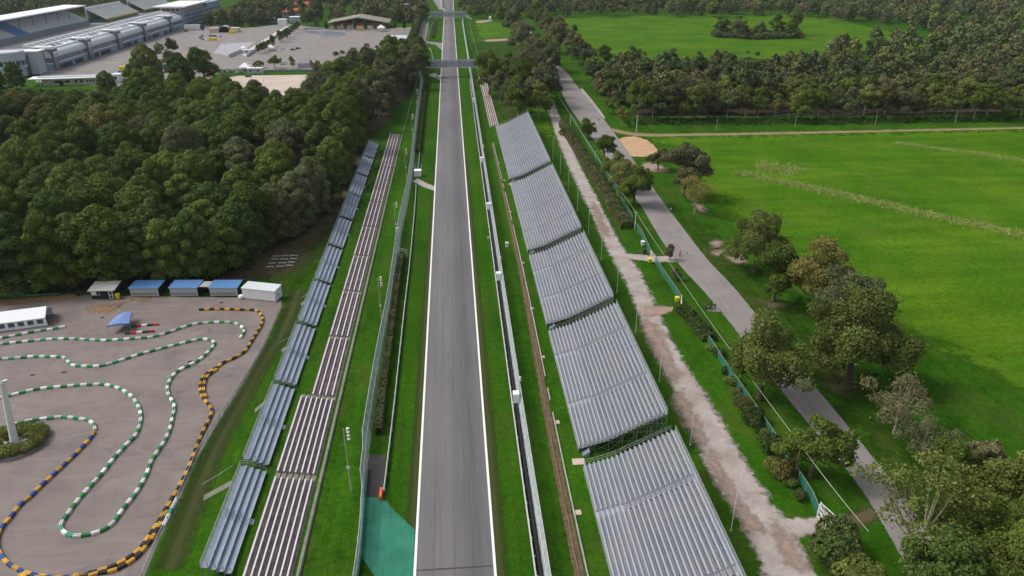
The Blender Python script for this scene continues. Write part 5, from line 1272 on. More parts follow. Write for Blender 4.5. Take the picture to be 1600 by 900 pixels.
truss_bridge(907, -22.8, 17.7, 3.4, 9.6, 'farther footbridge over the track with sloping end ramps', (-17.5, 14.5), ((-22.8, 3.7, -30, .2), (17.7, 3.7, 24.5, .2)), 5.8)

# ================================================================== KART PADDOCK
def block_mesh(mat):
    m = MB(); L, W, Hh = .62, .32, .46
    m.prism([(-W, 0), (-W, Hh * .55), (-W * .72, Hh), (-W * .18, Hh), (-W * .12, Hh * .72), (W * .12, Hh * .72), (W * .18, Hh), (W * .72, Hh), (W, Hh * .55), (W, 0)], -L, L)
    return m.mesh('barrier_block', mat)
BM = {k: block_mesh(M['blk_' + k]) for k in ('green', 'white', 'teal', 'yellow', 'black', 'blue', 'red', 'darkgreen')}
def chain(pts, cols, where, z=0.02, L=1.27, px=True, off=0.0):
    P = smooth([g(*p) for p in pts] if px else pts, .25); A = np.array(P); d = np.linalg.norm(np.diff(A, axis=0), axis=1); s = np.concatenate([[0], np.cumsum(d)])
    n = int(s[-1] / L)
    for k in range(n):
        t = (k + .5) * L; x, y = np.interp(t, s, A[:, 0]), np.interp(t, s, A[:, 1]); x2, y2 = np.interp(t + .3, s, A[:, 0]), np.interp(t + .3, s, A[:, 1]); x1, y1 = np.interp(t - .3, s, A[:, 0]), np.interp(t - .3, s, A[:, 1])
        a = math.atan2(-(x2 - x1), y2 - y1); x += math.cos(a) * off; y += math.sin(a) * off
        u, v = pj(x, y)
        if u < -15 or v > 912: continue
        c = cols[k % len(cols)]
        if c == 'green' and R() < .22: c = 'teal'
        o = bpy.data.objects.new('barrier_block', BM[c]); C.objects.link(o); o.location = (x, y, z); o.rotation_euler = (0, 0, a + (R() - .5) * .05)
        tag(o, '%s plastic barrier block in the %s' % ({'teal': 'faded green', 'darkgreen': 'dark green'}.get(c, c), where), 'barrier block', '%s blocks of the %s' % (c, where))
Z = lambda l, dy: [(x / 4, dy + y / 4) for x, y in l]
GW = ['white', 'green']
chain(Z([(408, 245), (350, 258), (250, 272), (150, 290), (60, 308), (-40, 325)], 450), GW, 'short line beside the white marquee')
chain(Z([(1500, 318), (1525, 275), (1510, 245), (1470, 225), (1400, 218), (1300, 222), (1210, 232), (1120, 258), (1030, 290), (940, 312), (850, 320), (740, 328), (650, 332), (560, 328), (440, 322), (320, 325), (200, 335), (80, 347), (-60, 362)], 450), GW, 'upper winding line below the blue canopy')
g3 = Z([(-60, 452), (100, 443), (200, 434), (300, 434), (390, 437), (420, 455), (450, 485), (520, 493), (620, 492), (720, 468), (840, 430), (960, 395), (1080, 365), (1200, 335), (1260, 324), (1310, 330), (1340, 350), (1310, 395), (1250, 450), (1180, 490), (1110, 525), (1070, 570), (1048, 620), (1055, 670), (1080, 715), (1090, 755), (1075, 830), (1060, 890)], 450)
g3 += Z([(1030, 60), (990, 120), (945, 190), (920, 260), (890, 320), (840, 400), (790, 460), (750, 515), (700, 580), (640, 620), (560, 645), (480, 655), (425, 645), (390, 615), (385, 580), (430, 510), (490, 430), (560, 350), (640, 260), (720, 160), (790, 85), (850, 20)], 675)
g3 += Z([(880, 830), (875, 770), (850, 715), (810, 670), (740, 630), (660, 610), (580, 608), (480, 613), (380, 622), (270, 632), (180, 648), (100, 668), (20, 688), (-60, 700)], 450)
chain(g3, GW, 'long winding line with the hairpin')
chain(Z([(-40, 895), (100, 855), (200, 832), (300, 820), (400, 812), (500, 822), (560, 835), (590, 865), (598, 900)], 450), GW, 'curved line beside the planted island')
chain(Z([(592, 5), (560, 50), (500, 115), (440, 175), (380, 230), (320, 285), (250, 350), (190, 410), (130, 460), (70, 535), (20, 595), (-8, 650), (-15, 710), (5, 765), (40, 815), (100, 855), (180, 890), (300, 912), (440, 912), (560, 890), (640, 868)], 675), ['yellow', 'blue'], 'sweeping lower left line')
yb = Z([(1245, 140), (1300, 138), (1400, 137), (1500, 140), (1580, 142), (1615, 152), (1638, 185), (1640, 220), (1615, 270), (1570, 340), (1530, 400), (1470, 440), (1400, 470), (1350, 505), (1300, 535), (1265, 570), (1250, 620), (1260, 670), (1280, 705), (1310, 740), (1325, 780), (1300, 840), (1275, 890)], 450)
yb += Z([(1240, 70), (1210, 150), (1180, 230), (1140, 310), (1110, 370), (1070, 430), (1030, 500), (990, 570), (930, 660), (880, 730), (830, 775), (740, 830), (650, 865), (560, 890), (440, 915)], 675)
chain(yb, ['black', 'yellow'], 'long outer line along the paddock edge')
chain(Z([(1358, 512), (1310, 545), (1285, 575), (1275, 620), (1278, 665), (1300, 695)], 450), ['yellow', 'black'], 'short doubled row at the outer bend')
chain(Z([(1045, 500), (1015, 555), (955, 665), (920, 712), (845, 795), (720, 868), (615, 888), (500, 915), (200, 915), (90, 884)], 675), ['yellow', 'black'], 'second row along the bottom outer curve')
chain(Z([(1110, 420), (1075, 485), (1040, 560), (1005, 622)], 675), ['white', 'white', 'green'], 'short stack at the paddock edge')
chain(Z([(815, 245), (1022, 229)], 450), ['darkgreen', 'red', 'white'], 'upper short row beside the blue canopy'); chain(Z([(782, 290), (994, 271)], 450), ['darkgreen', 'red', 'white'], 'lower short row beside the blue canopy')
# long green tubes and loose blocks at the back of the paddock
for (a, b, w, lab) in (((-20, 466), (32, 464), .55, 'thick bright green barrier tube at the back left of the paddock'), ((30, 464), (62, 462.5), .45, 'middle bright green barrier tube at the back of the paddock'), ((60, 462.5), (95, 461), .4, 'thin end bright green barrier tube at the back of the paddock')):
    p, q = g(*a), g(*b); m = MB(); m.bar((p[0], p[1], .35), (q[0], q[1], .35), w, None, 8); tag(m.build('barrier_tube', M['blk_green'], loc=(p[0], p[1], 0)), lab, 'barrier tube')
p, q = g(14, 461), g(54, 459); chain([(p[0], p[1]), (q[0], q[1])], GW, 'loose pile behind the green tubes', z=.02, px=False)

for (u, v, lab) in ((160, 496, 'dark drain grate near the blue canopy'), (51, 586, 'dark drain grate left in the kart paddock'), (100, 582, 'small dark drain grate right of the left one'), (346, 473, 'dark drain grate before the right blue roofed shed'), (297, 565, 'dark drain grate beside the winding line')):
    x, y = g(u, v); m = MB().box(x - .5, x + .5, y - .35, y + .35, .0, .03)
    for k in range(6): m.box(x - .45 + k * .16, x - .38 + k * .16, y - .3, y + .3, .032, .045)
    tag(m.build('drain_grate', M['shed_dark'], loc=(x, y, 0)), lab, 'drain grate')

def rot_box(m, c, a, x0, x1, y0, y1, z0, z1, z1b=None):
    """box in a frame turned by a about c; z1b: other top height at y1 (mono-pitch)"""
    def T(x, y): return (c[0] + x * math.cos(a) - y * math.sin(a), c[1] + x * math.sin(a) + y * math.cos(a))
    zb = z1 if z1b is None else z1b
    q = [(x0, y0), (x1, y0), (x1, y1), (x0, y1)]
    z0s = z0 if isinstance(z0, (list, tuple)) else [z0] * 4
    return m.hexa([(*T(x, y), zz) for (x, y), zz in zip(q, z0s)], [(*T(x, y), z) for (x, y), z in zip(q, (z1, z1, zb, zb))])
def shed(u0, v0, u1, v1, label):
    a, b = g(u0, v0), g(u1, v1); L = math.dist(a, b); an = math.atan2(b[1] - a[1], b[0] - a[0]); r = empty('storage_shed', (a[0], a[1], 0), label, 'shed', 'blue roofed sheds at the back of the kart paddock')
    rot_box(MB(), a, an, .02, L - .02, .06, 4.2, .05, 2.35, 2.55).build('side_wall', M['shed_dark'], r)
    m = MB(); rot_box(m, a, an, 0, L, 0, .055, .12, 2.3)
    for k in range(int(L / .35)): rot_box(m, a, an, .1 + k * .35, .2 + k * .35, -.035, -.002, .15, 2.27)
    m.build('front_wall', M['shed_front'], r)
    m = MB()
    for k in range(int(L / .25) - 1): rot_box(m, a, an, .15 + k * .25, .27 + k * .25, -.055, -.038, .55, 1.05)
    m.build('vent_row', M['pit_glass'], r)
    rot_box(MB(), a, an, -.25, L + .25, -.3, 4.4, [2.38, 2.38, 2.6, 2.6], 2.46, 2.68).build('roof', M['blue_roof'], r)
    return a, an, L
s1 = shed(205, 463.5, 249, 463.2, 'left blue roofed shed, standing alone beside the grey roofed hut'); s2 = shed(267, 463, 310, 462.8, 'middle blue roofed shed, left of the dark passage roof'); s3 = shed(329, 463, 372, 462.8, 'right blue roofed shed beside the white container')
r = empty('passage_roof', (s2[0][0] + 8, s2[0][1], 0), 'dark flat roof bridging the passage between two blue roofed sheds', 'roof')
rot_box(MB(), s2[0], s2[1], s2[2] + .3, s2[2] + 2.9, .6, 4.0, [2.3] * 4, 2.4).build('roof_sheet', M['grey_roof'], r); m = MB(); rot_box(m, s2[0], s2[1], s2[2] + .3, s2[2] + 2.9, 3.7, 3.9, .02, 2.29); m.build('back_wall', M['shed_dark'], r)
a, b = g(380, 466.5), g(431, 472); L = math.dist(a, b); an = math.atan2(b[1] - a[1], b[0] - a[0]); r = empty('white_container', (a[0], a[1], 0), 'long white container at the right end of the shed row', 'container')
m = MB(); rot_box(m, a, an, 0, L, 0, 3.4, .15, 2.95, 3.25)
for k in range(4): rot_box(m, a, an, L * (k + 1) / 5 - .04, L * (k + 1) / 5 + .04, -.03, -.002, .2, 2.9)
m.build('body', M['white_panel'], r); rot_box(MB(), a, an, -.15, L + .15, -.15, 3.55, [2.97, 2.97, 3.27, 3.27], 3.07, 3.37).build('roof', M['pit_pale'], r); rot_box(MB(), a, an, L + .002, L + .03, 1.3, 1.8, 1.3, 1.75).build('window', M['dark_win'], r); rot_box(MB(), a, an, .1, L - .1, .1, 3.3, 0, .148).build('skid', M['shed_dark'], r)
x, y = g(377, 466); tag(MB().lathe((x, y, .02), [(.5, 0), (.75, .3), (.6, .8), (.25, 1.0)], 9).build('white_sack', M['tarp_white'], loc=(x, y, 0)), 'white bulging sack between the right shed and the white container', 'sack')
# hut
a, b = g(144.5, 467.5), g(180, 466.5); L = math.dist(a, b); an = math.atan2(b[1] - a[1], b[0] - a[0]); r = empty('paddock_hut', (a[0], a[1], 0), 'black hut with white serving hatch and grey pitched roof', 'hut')
rot_box(MB(), a, an, 0, L, 0, 4.0, .02, 2.4, 2.9).build('wall', M['shed_dark'], r); rot_box(MB(), a, an, -.5, L + .5, -.6, 4.4, [2.42, 2.42, 2.95, 2.95], 2.55, 3.08).build('roof', M['grey_roof'], r)
rot_box(MB(), a, an, .05, 2.2, -.06, -.002, 1.1, 2.3).build('hatch', M['white_panel'], r); f = rot_box(MB(), a, an, 1.35, 2.15, -.09, -.062, 1.2, 2.2).build('window', M['dark_win'], r)
f = rot_box(MB(), a, an, L - 1.35, L - .3, -.05, -.002, .1, 2.2).build('door', M['white_panel'], r); rot_box(MB(), a, an, L - 1.15, L - .5, -.075, -.053, 1.15, 2.0).build('pane', M['dark_win'], f); rot_box(MB(), a, an, L - 1.15, L - .5, -.075, -.053, .3, .95).build('pane', M['dark_win'], f)
def wheelie_bin(u, v, mat, label, s=1.0, px=True):
    x, y = g(u, v); r = empty('waste_bin', (x, y, 0), label, 'bin'); MB().hexa([(x - .32 * s, y - .32 * s, .12), (x + .32 * s, y - .32 * s, .12), (x + .32 * s, y + .32 * s, .12), (x - .32 * s, y + .32 * s, .12)], [(x - .42 * s, y - .42 * s, 1.15 * s), (x + .42 * s, y - .42 * s, 1.15 * s), (x + .42 * s, y + .42 * s, 1.15 * s), (x - .42 * s, y + .42 * s, 1.15 * s)]).build('body', mat, r)
    MB().box(x - .46 * s, x + .46 * s, y - .46 * s, y + .46 * s, 1.155 * s, 1.25 * s).bar((x - .46 * s, y + .5 * s, 1.2 * s), (x + .46 * s, y + .5 * s, 1.2 * s), .07).build('lid', mat, r)
    for t in (-.3, .3): MB().bar((x + t * s - .05, y + .34 * s, .12), (x + t * s + .05, y + .34 * s, .12), .24, None, 10).build('wheel', M['black'], r)
wheelie_bin(185, 467, M['yellow'], 'yellow waste bin beside the black hut', 1.15); wheelie_bin(1015, 411, M['yellow'], 'yellow waste bin by the upper path gate', 1.15); wheelie_bin(1057.5, 472, M['yellow'], 'yellow waste bin by the lower path gate', 1.15)
wheelie_bin(1004, 384, M['white_panel'], 'white waste bin beside the green fence', 1.2); wheelie_bin(1007, 397, M['bin_dark'], 'dark green waste bin beside the white one', 1.15); wheelie_bin(1063, 487, M['bin_dark'], 'black waste bin at the corner of the ivy hedge', 1.2)
# white marquee
NR_ = g(73, 509); BR = g(88, 492); r = empty('white_marquee', (NR_[0], NR_[1], 0), 'long white marquee with dark windows along its side', 'marquee')
ax = np.array((NR_[0] - BR[0], NR_[1] - BR[1])); W = float(np.linalg.norm(ax)); an = math.atan2(-(g(73, 509)[1] - g(-200, 536)[1]), -(g(73, 509)[0] - g(-200, 536)[0])); an = math.pi + math.atan2(NR_[1] - g(0, 518.5)[1], NR_[0] - g(0, 518.5)[0]) - math.pi
LL, WW, ev, rd = 26.0, 6.4, 2.15, 3.7
def TM(x, y): return (NR_[0] + x * math.cos(an) - y * math.sin(an), NR_[1] + x * math.sin(an) + y * math.cos(an))
m = MB(); P4 = lambda x, y, z: (*TM(x, y), z)
m.face([P4(-LL, 0, ev), P4(0.15, 0, ev), P4(.15, WW / 2, rd), P4(-LL, WW / 2, rd)]); m.face([P4(-LL, WW, ev), P4(-LL, WW / 2, rd), P4(.15, WW / 2, rd), P4(.15, WW, ev)])
m.face([P4(.15, 0, ev), P4(.15, 0, ev - .25), P4(.15, WW / 2, rd - .45), P4(.15, WW / 2, rd)]); m.face([P4(.15, WW, ev), P4(.15, WW, ev - .25), P4(.15, WW / 2, rd - .45), P4(.15, WW / 2, rd)]); m.build('roof', M['tarp_white'], r)
m = MB(); m.face([P4(-LL, .03, .05), P4(0, .03, .05), P4(0, .03, ev - .02), P4(-LL, .03, ev - .02)]); m.face([P4(-LL, WW - .03, .05), P4(0, WW - .03, .05), P4(0, WW - .03, ev - .02), P4(-LL, WW - .03, ev - .02)]); m.build('side_wall', M['tarp_white'], r)
for k in range(12): x = -1.75 - k * 2.0; MB().face([P4(x, -.012, .75), P4(x + 1.3, -.012, .75), P4(x + 1.3, -.012, 1.85), P4(x, -.012, 1.85)]).build('window', M['tarp_win'], r)
for y in (0.06, WW - .06): MB().bar(P4(.1, y, 0), P4(.1, y, ev - .2), .22).build('leg', M['tarp_white'], r)
m = MB().bar(P4(.1, .1, ev - .3), P4(.1, WW / 2, rd - .5), .1).bar(P4(.1, WW - .1, ev - .3), P4(.1, WW / 2, rd - .5), .1).bar(P4(.1, WW - .1, 1.1), P4(.1, WW * .55, 1.1), .1).build('gable_frame', M['galv'], r)
# blue canopy
c0 = [g(170, 521), g(205, 517), g(209, 499), g(190, 502)]; cx, cy = sum(p[0] for p in c0) / 4, sum(p[1] for p in c0) / 4
r = empty('blue_canopy', (cx, cy, 0), 'blue pop-up canopy on thin legs in the kart paddock', 'canopy'); m = MB(); tops = [(*p, 2.05) for p in c0]; mids = [((a[0] + b[0]) / 2, (a[1] + b[1]) / 2, 2.25) for a, b in zip(tops, tops[1:] + tops[:1])]
apex = (cx, cy, 2.7)
for i in range(4): m.face([tops[i], mids[i], apex]); m.face([mids[i], tops[(i + 1) % 4], apex]); a, b = tops[i], tops[(i + 1) % 4]; m.face([(a[0], a[1], 1.75), (b[0], b[1], 1.75), b, mids[i], a])
m.build('canopy_roof', M['blue_canvas'], r)
for p in c0: MB().bar((*p, 0), (*p, 2.0), .07).build('leg', M['galv'], r)
# mast with planted island
x, y = g(24, 694); r = empty('light_mast', (x, y, 0), 'thick white tapered mast rising from the planted island', 'mast')
zt = 12.0; MB().path([(x, y, 0), (x + .1, y + .1, 2), (x + 1.1, y + .4, 13)], [.78, .66, .42], 18).build('shaft', M['pole'], r); MB().lathe((x, y, 0), [(1.0, 0), (1.0, .25), (.8, .4)], 18).build('base_flange', M['concrete'], r)
m = MB().bar((x + .3, y + .4, 13.0), (x + 2.0, y + .3, 13.2), .3); m.build('bracket', M['galv'], r); MB().lathe((x + 1.9, y + .3, 13.1), [(.1, 0), (.35, .1), (.35, .35), (.1, .45)], 10).build('lamp_head', M['lamp'], r)
tag(MB().lathe((x, y, .02), [(4.9, 0), (4.9, .18), (4.6, .2), (4.55, .12)], 40).build('island_kerb', M['concrete'], loc=(x, y, 0)), 'round kerb of the planted island around the white mast', 'kerb')
for k in range(15):
    t = 2 * math.pi * k / 15 + .2; rr = 3.2 + 1.0 * R()
    place_tree(P_shrub[k % 3], 'island_shrub', x + math.cos(t) * rr, y + math.sin(t) * rr * .95, 'dark olive shrub in the round planted island under the mast', 'shrubs of the planted island', .85 + .25 * R(), .62, M['lf_bronze' if k % 3 == 0 else 'lf_oak'], cat='shrub', z=.12)
for k, (ox, oy, s, lab) in enumerate(((2.0, -.3, .9, 'large pale rock right of the mast foot'), (1.2, -1.2, .55, 'small pale rock in front of the mast foot'), (-1.6, -.8, .8, 'pale rock left of the mast foot'))):
    m = MB(); prof = [(.7 * s, 0), (1.0 * s, .35 * s), (.8 * s, .8 * s), (.35 * s, 1.05 * s)]; m.lathe((x + ox, y + oy, .1), prof, 9); m.v = [(a + (R() - .5) * .3 * s, b + (R() - .5) * .3 * s, c + (R() - .5) * .2 * s) for a, b, c in m.v]
    tag(m.build('rock', M['rock'], loc=(x + ox, y + oy, 0)), lab, 'rock')
wire_fence('wire_fence', [g(441, 480), g(416, 540), g(383, 600), g(344, 660), g(309, 720), g(280, 790), g(250, 850), g(225, 910)], 1.9, M['mesh_thin'], M['galv'], 'thin wire fence along the right edge of the kart paddock', every=4)
tag(MB().lathe((*g(122, 462), 0), [(.5, 0), (.55, .5), (.5, 1.3)], 10).build('dark_barrel', M['bin_dark'], loc=(*g(122, 462), 0)), 'dark barrel at the paddock edge left of the black hut', 'barrel')

# ================================================================== RIGHT SIDE: FENCE, POLES, GATES, PEOPLE
wire_fence('net_fence', [g(993, 357), g(1003, 372), g(1014, 395), g(1017, 402)], 2.1, M['green_mesh'], M['pole_conc'], 'green netted fence above the upper path gate', every=2.5)
wire_fence('net_fence', [g(1024, 412), g(1035, 430), g(1050, 452), g(1064, 474)], 2.1, M['green_mesh'], M['pole_conc'], 'green netted fence between the two path gates', every=2.5)
wire_fence('net_fence', [g(1106, 536), g(1122, 562), g(1140, 590), g(1156, 612), g(1180, 648), g(1205, 685), g(1228, 720), g(1247, 752), g(1268, 785), g(1276, 806)], 2.1, M['green_mesh'], M['pole_conc'], 'long green netted fence from the ivy hedge to the white gate', every=2.5)
wire_fence('net_fence', [g(893, 185), g(905, 205), g(925, 238), g(960, 295), g(988, 345)], 1.8, M['green_mesh'], M['pole_conc'], 'far green netted fence behind the brown hedge', every=4)
def steel_gate(pts, h, label, bars=5):
    a, b = [g(*p) for p in pts]; r = empty('steel_gate', (a[0], a[1], 0), label, 'gate'); m = MB(); L = math.dist(a, b)
    for t in (0, 1): x, y = a[0] + (b[0] - a[0]) * t, a[1] + (b[1] - a[1]) * t; m.bar((x, y, 0), (x, y, h), .16)
    m.build('post', M['pole'], r); m = MB()
    for z in (.25, h * .55, h - .12): m.bar((*a, z), (*b, z), .09)
    for k in range(1, bars): t = k / bars; x, y = a[0] + (b[0] - a[0]) * t, a[1] + (b[1] - a[1]) * t; m.bar((x, y, .2), (x, y, h - .1), .07)
    m.bar((*a, .25), (*b, h - .12), .07).bar((*b, .25), (*a, h - .12), .07); m.build('leaf_frame', M['pole'], r); return r
steel_gate(((1016, 402), (1023, 411)), 2.3, 'pale steel gate across the upper path'); steel_gate(((1064, 474), (1064, 486)), 2.3, 'pale steel gate across the lower path', 3)
steel_gate(((1277, 808), (1288, 832)), 2.6, 'white lattice gate at the end of the long green fence', 4); steel_gate(((1279, 803), (1303, 826)), 2.4, 'open white lattice gate leaf beside the closed one', 4)
pl = []
def upole(u, v, vt, mat, label, group='utility poles'):
    x, y = g(u, v); h = zat(u + 1, vt, y); r = empty('utility_pole', (x, y, 0), label, 'utility pole'); MB().bar((x, y, -.1), (x, y, h), .26, None, 9, .18).build('shaft', M[mat], r)
    MB().bar((x - .5, y, h - .25), (x + .5, y, h - .25), .1).build('crossarm', M['galv'], r)
    for t in (-.4, .4): MB().lathe((x + t, y, h - .2), [(.05, 0), (.08, .05), (.05, .18)], 8).build('insulator', M['pole'], r)
    return (x, y, h - .1)
pl.append(upole(836, 118, 88, 'pole', 'utility pole among the copse trees at the bend of the lane')); pl.append(upole(891, 199, 179, 'pole', 'utility pole at the top end of the brown hedge')); pl.append(upole(930, 258, 236, 'pole_conc', 'utility pole half hidden in the middle of the brown hedge'))
pl.append(upole(991.5, 359, 331, 'pole', 'white utility pole at the lower end of the brown hedge')); pl.append(upole(1241, 748, 696, 'pole_wood', 'brown wooden utility pole by the dense rounded oak'))
def cable(a, b, sag, label, w=.075):
    pts = []
    for k in range(25): t = k / 24; pts.append((a[0] + (b[0] - a[0]) * t, a[1] + (b[1] - a[1]) * t, a[2] + (b[2] - a[2]) * t - sag * 4 * t * (1 - t)))
    m = MB().path(pts, [w / 2] * 25, 5); tag(m.build('overhead_cable', M['wire'], loc=a), label, 'cable')
cable(pl[0], pl[1], .8, 'overhead cable running from the copse to the brown hedge'); cable(pl[1], pl[3], .9, 'overhead cable above the brown hedge'); cable(pl[3], pl[4], 1.0, 'overhead cable over the green fence and path gates')
e = g(1352, 850); cable(pl[4], (e[0], e[1], 2.5), .3, 'overhead cable end going down past the white gate', .1)
for (u, v, vt, lab) in ((994, 207, 180, 'white pole standing at the left corner of the right wood'),):
    x, y = g(u, v); h = zat(u, vt, y); r = empty('utility_pole', (x, y, 0), lab, 'utility pole'); MB().bar((x, y, 0), (x, y, h), .3, None, 8, .22).build('shaft', M['pole'], r); MB().bar((x - .4, y, h - .2), (x + .4, y, h - .2), .1).build('crossarm', M['galv'], r); w0 = (x, y, h - .1)
prev = w0
for k, (u, v) in enumerate(((1119, 204), (1242, 199), (1367, 196), (1492, 193), (1605, 190))):
    x, y = g(u, v); h = 6.8; r = empty('utility_pole', (x, y, 0), 'slim dark utility pole in front of the right wood', 'utility pole', 'slim poles in front of the right wood'); MB().bar((x, y, 0), (x, y, h), .2, None, 8, .14).build('shaft', M['pole_conc'], r); MB().bar((x - .3, y, h - .2), (x + .3, y, h - .2), .1).build('crossarm', M['galv'], r)
    q = (x, y, h - .1); cable(prev, q, .6, 'cable strung along the front of the right wood, span %s from the lane' % ('first', 'second', 'third', 'fourth', 'fifth')[k], .05); prev = q
for (u, v, lab) in ((866, 218, 'short white marker post left of the gravel path'), (884, 206, 'short white marker post right of the gravel path'), (1010, 384, 'short post by the white waste bin')):
    x, y = g(u, v); tag(MB().bar((x, y, 0), (x, y, 1.4), .2, None, 8, .16).lathe((x, y, 1.4), [(.12, 0), (.02, .1)], 8).build('marker_post', M['pole'], loc=(x, y, 0)), lab, 'post')

def skin_mesh(joints, edges, name):
    me = bpy.data.meshes.new(name); me.from_pydata([j[:3] for j in joints], edges, []); o = bpy.data.objects.new(name, me); C.objects.link(o)
    o.modifiers.new('s', 'SKIN')
    for k, j in enumerate(joints): me.skin_vertices[0].data[k].radius = (j[3], j[3] * (j[4] if len(j) > 4 else 1))
    me.skin_vertices[0].data[0].use_root = True
    o.modifiers.new('d', 'SUBSURF').levels = 1
    dg = bpy.context.evaluated_depsgraph_get(); out = bpy.data.meshes.new_from_object(o.evaluated_get(dg)); bpy.data.objects.remove(o); bpy.data.meshes.remove(me); return out
def person(u, v, top, label, pose='stand', face=0.0, z=0.0, s=1.0):
    x, y = g(u, v); st = .22 if pose == 'walk' else 0.06
    if pose in ('stand', 'walk'):
        J = [(0, 0, .95, .15, .75), (0, 0, 1.2, .155, .7), (0, 0, 1.4, .15, .65), (0, .01, 1.5, .06), (0, .03, 1.63, .1), (0, .03, 1.74, .085),
             (.1, 0, .88, .1), (.11, st, .48, .065), (.11, -st * .3, .08, .05), (.11, .14 - st * .3, .04, .045), (-.1, 0, .88, .1), (-.11, -st * .2, .48, .065), (-.11, -st, .08, .05), (-.11, .14 - st, .04, .045),
             (.2, 0, 1.42, .06), (.26, -st * .5, 1.15, .045), (.26, .08, .9, .035), (.26, .1, .8, .035), (-.2, 0, 1.42, .06), (-.26, st * .6, 1.15, .045), (-.26, st + .05, .92, .035), (-.26, st + .07, .82, .035)]
    else:
        J = [(0, 0, .95, .15, .75), (0, .14, 1.18, .15, .7), (0, .28, 1.36, .14, .65), (0, .36, 1.45, .06), (0, .42, 1.56, .1), (0, .43, 1.67, .085),
             (.1, .04, .9, .1), (.12, .38, .72, .065), (.12, .22, .32, .05), (.12, .34, .28, .045), (-.1, .04, .9, .1), (-.12, .36, .58, .065), (-.12, .16, .18, .05), (-.12, .28, .14, .045),
             (.19, .28, 1.38, .06), (.24, .45, 1.2, .045), (.22, .62, 1.08, .035), (.22, .68, 1.05, .035), (-.19, .28, 1.38, .06), (-.24, .45, 1.2, .045), (-.22, .62, 1.08, .035), (-.22, .68, 1.05, .035)]
    E_ = [(0, 1), (1, 2), (2, 3), (3, 4), (4, 5), (0, 6), (6, 7), (7, 8), (8, 9), (0, 10), (10, 11), (11, 12), (12, 13), (2, 14), (14, 15), (15, 16), (16, 17), (2, 18), (18, 19), (19, 20), (20, 21)]
    me = skin_mesh(J, E_, 'person'); me.materials.clear()
    for k in ('skin', 'denim', top, 'hair'): me.materials.append(M[k])
    for p in me.polygons:
        c = p.center; hand = abs(c[0]) > .2 and c[2] < 1.1
        p.material_index = 3 if c[2] > J[4][2] + .04 and c[1] < J[4][1] + .03 else 0 if (c[2] > J[3][2] or hand) else 2 if c[2] > J[0][2] + .02 else 1
    o = bpy.data.objects.new('person', me); C.objects.link(o); o.location = (x, y, z); o.rotation_euler = (0, 0, face); o.scale = (s, s, s); tag(o, label, 'person'); return x, y
def bicycle(x, y, face, label):
    r = empty('bicycle', (x, y, 0.05), label, 'bicycle', rz=face)
    def b(name, m, mat): o = m.build(name, mat, r, local=True)
    for yy, nm in ((-.52, 'wheel'), (.52, 'wheel')):
        m = MB(); n = 18
        for k in range(n): a0, a1 = 6.283 * k / n, 6.283 * (k + 1) / n; m.bar((0, yy + .33 * math.cos(a0), .34 + .33 * math.sin(a0)), (0, yy + .33 * math.cos(a1), .34 + .33 * math.sin(a1)), .045)
        for k in range(4): a0 = 3.1416 * k / 4; m.bar((0, yy + .32 * math.cos(a0), .34 + .32 * math.sin(a0)), (0, yy - .32 * math.cos(a0), .34 - .32 * math.sin(a0)), .012)
        b(nm, m, M['black'])
    b('frame', MB().bar((0, -.52, .34), (0, -.05, .3), .035).bar((0, -.05, .3), (0, .38, .85), .04).bar((0, -.05, .3), (0, -.2, .88), .035).bar((0, -.2, .85), (0, .36, .88), .04).bar((0, -.52, .34), (0, -.18, .78), .03).bar((0, .52, .34), (0, .36, .95), .035), M['red_paint'])
    b('handlebar', MB().bar((-.26, .42, 1.02), (.26, .42, 1.02), .04), M['black']); b('saddle', MB().box(-.08, .08, -.34, -.08, .9, .96), M['black'])
person(1073, 398.5, 'shirt_white', 'person in white top and dark trousers standing on the lane', 'stand', 1.0)
x, y = person(1062, 400, 'shirt_red', 'person in red top riding a bicycle at the lane edge', 'ride', -.6, -.0); bicycle(x, y, -.6, 'bicycle under the rider in red at the lane edge')
person(1048, 331.5, 'shirt_white', 'person in white walking on the lane beside a dark clothed one', 'walk', .4); person(1051.5, 330.5, 'shirt_dark', 'person in dark clothes walking on the lane beside a white clothed one', 'walk', .4)
x, y = person(936, 188, 'shirt_white', 'cyclist in white riding far up the lane', 'ride', 0.1); bicycle(x, y, .1, 'bicycle under the cyclist far up the lane')
person(440, 79, 'shirt_dark', 'person in dark clothes standing left in the parking lot group', 'stand'); person(442, 78.6, 'shirt_dark', 'person standing in the middle of the parking lot group', 'stand'); person(445, 77.5, 'shirt_dark', 'person standing right in the parking lot group', 'walk')

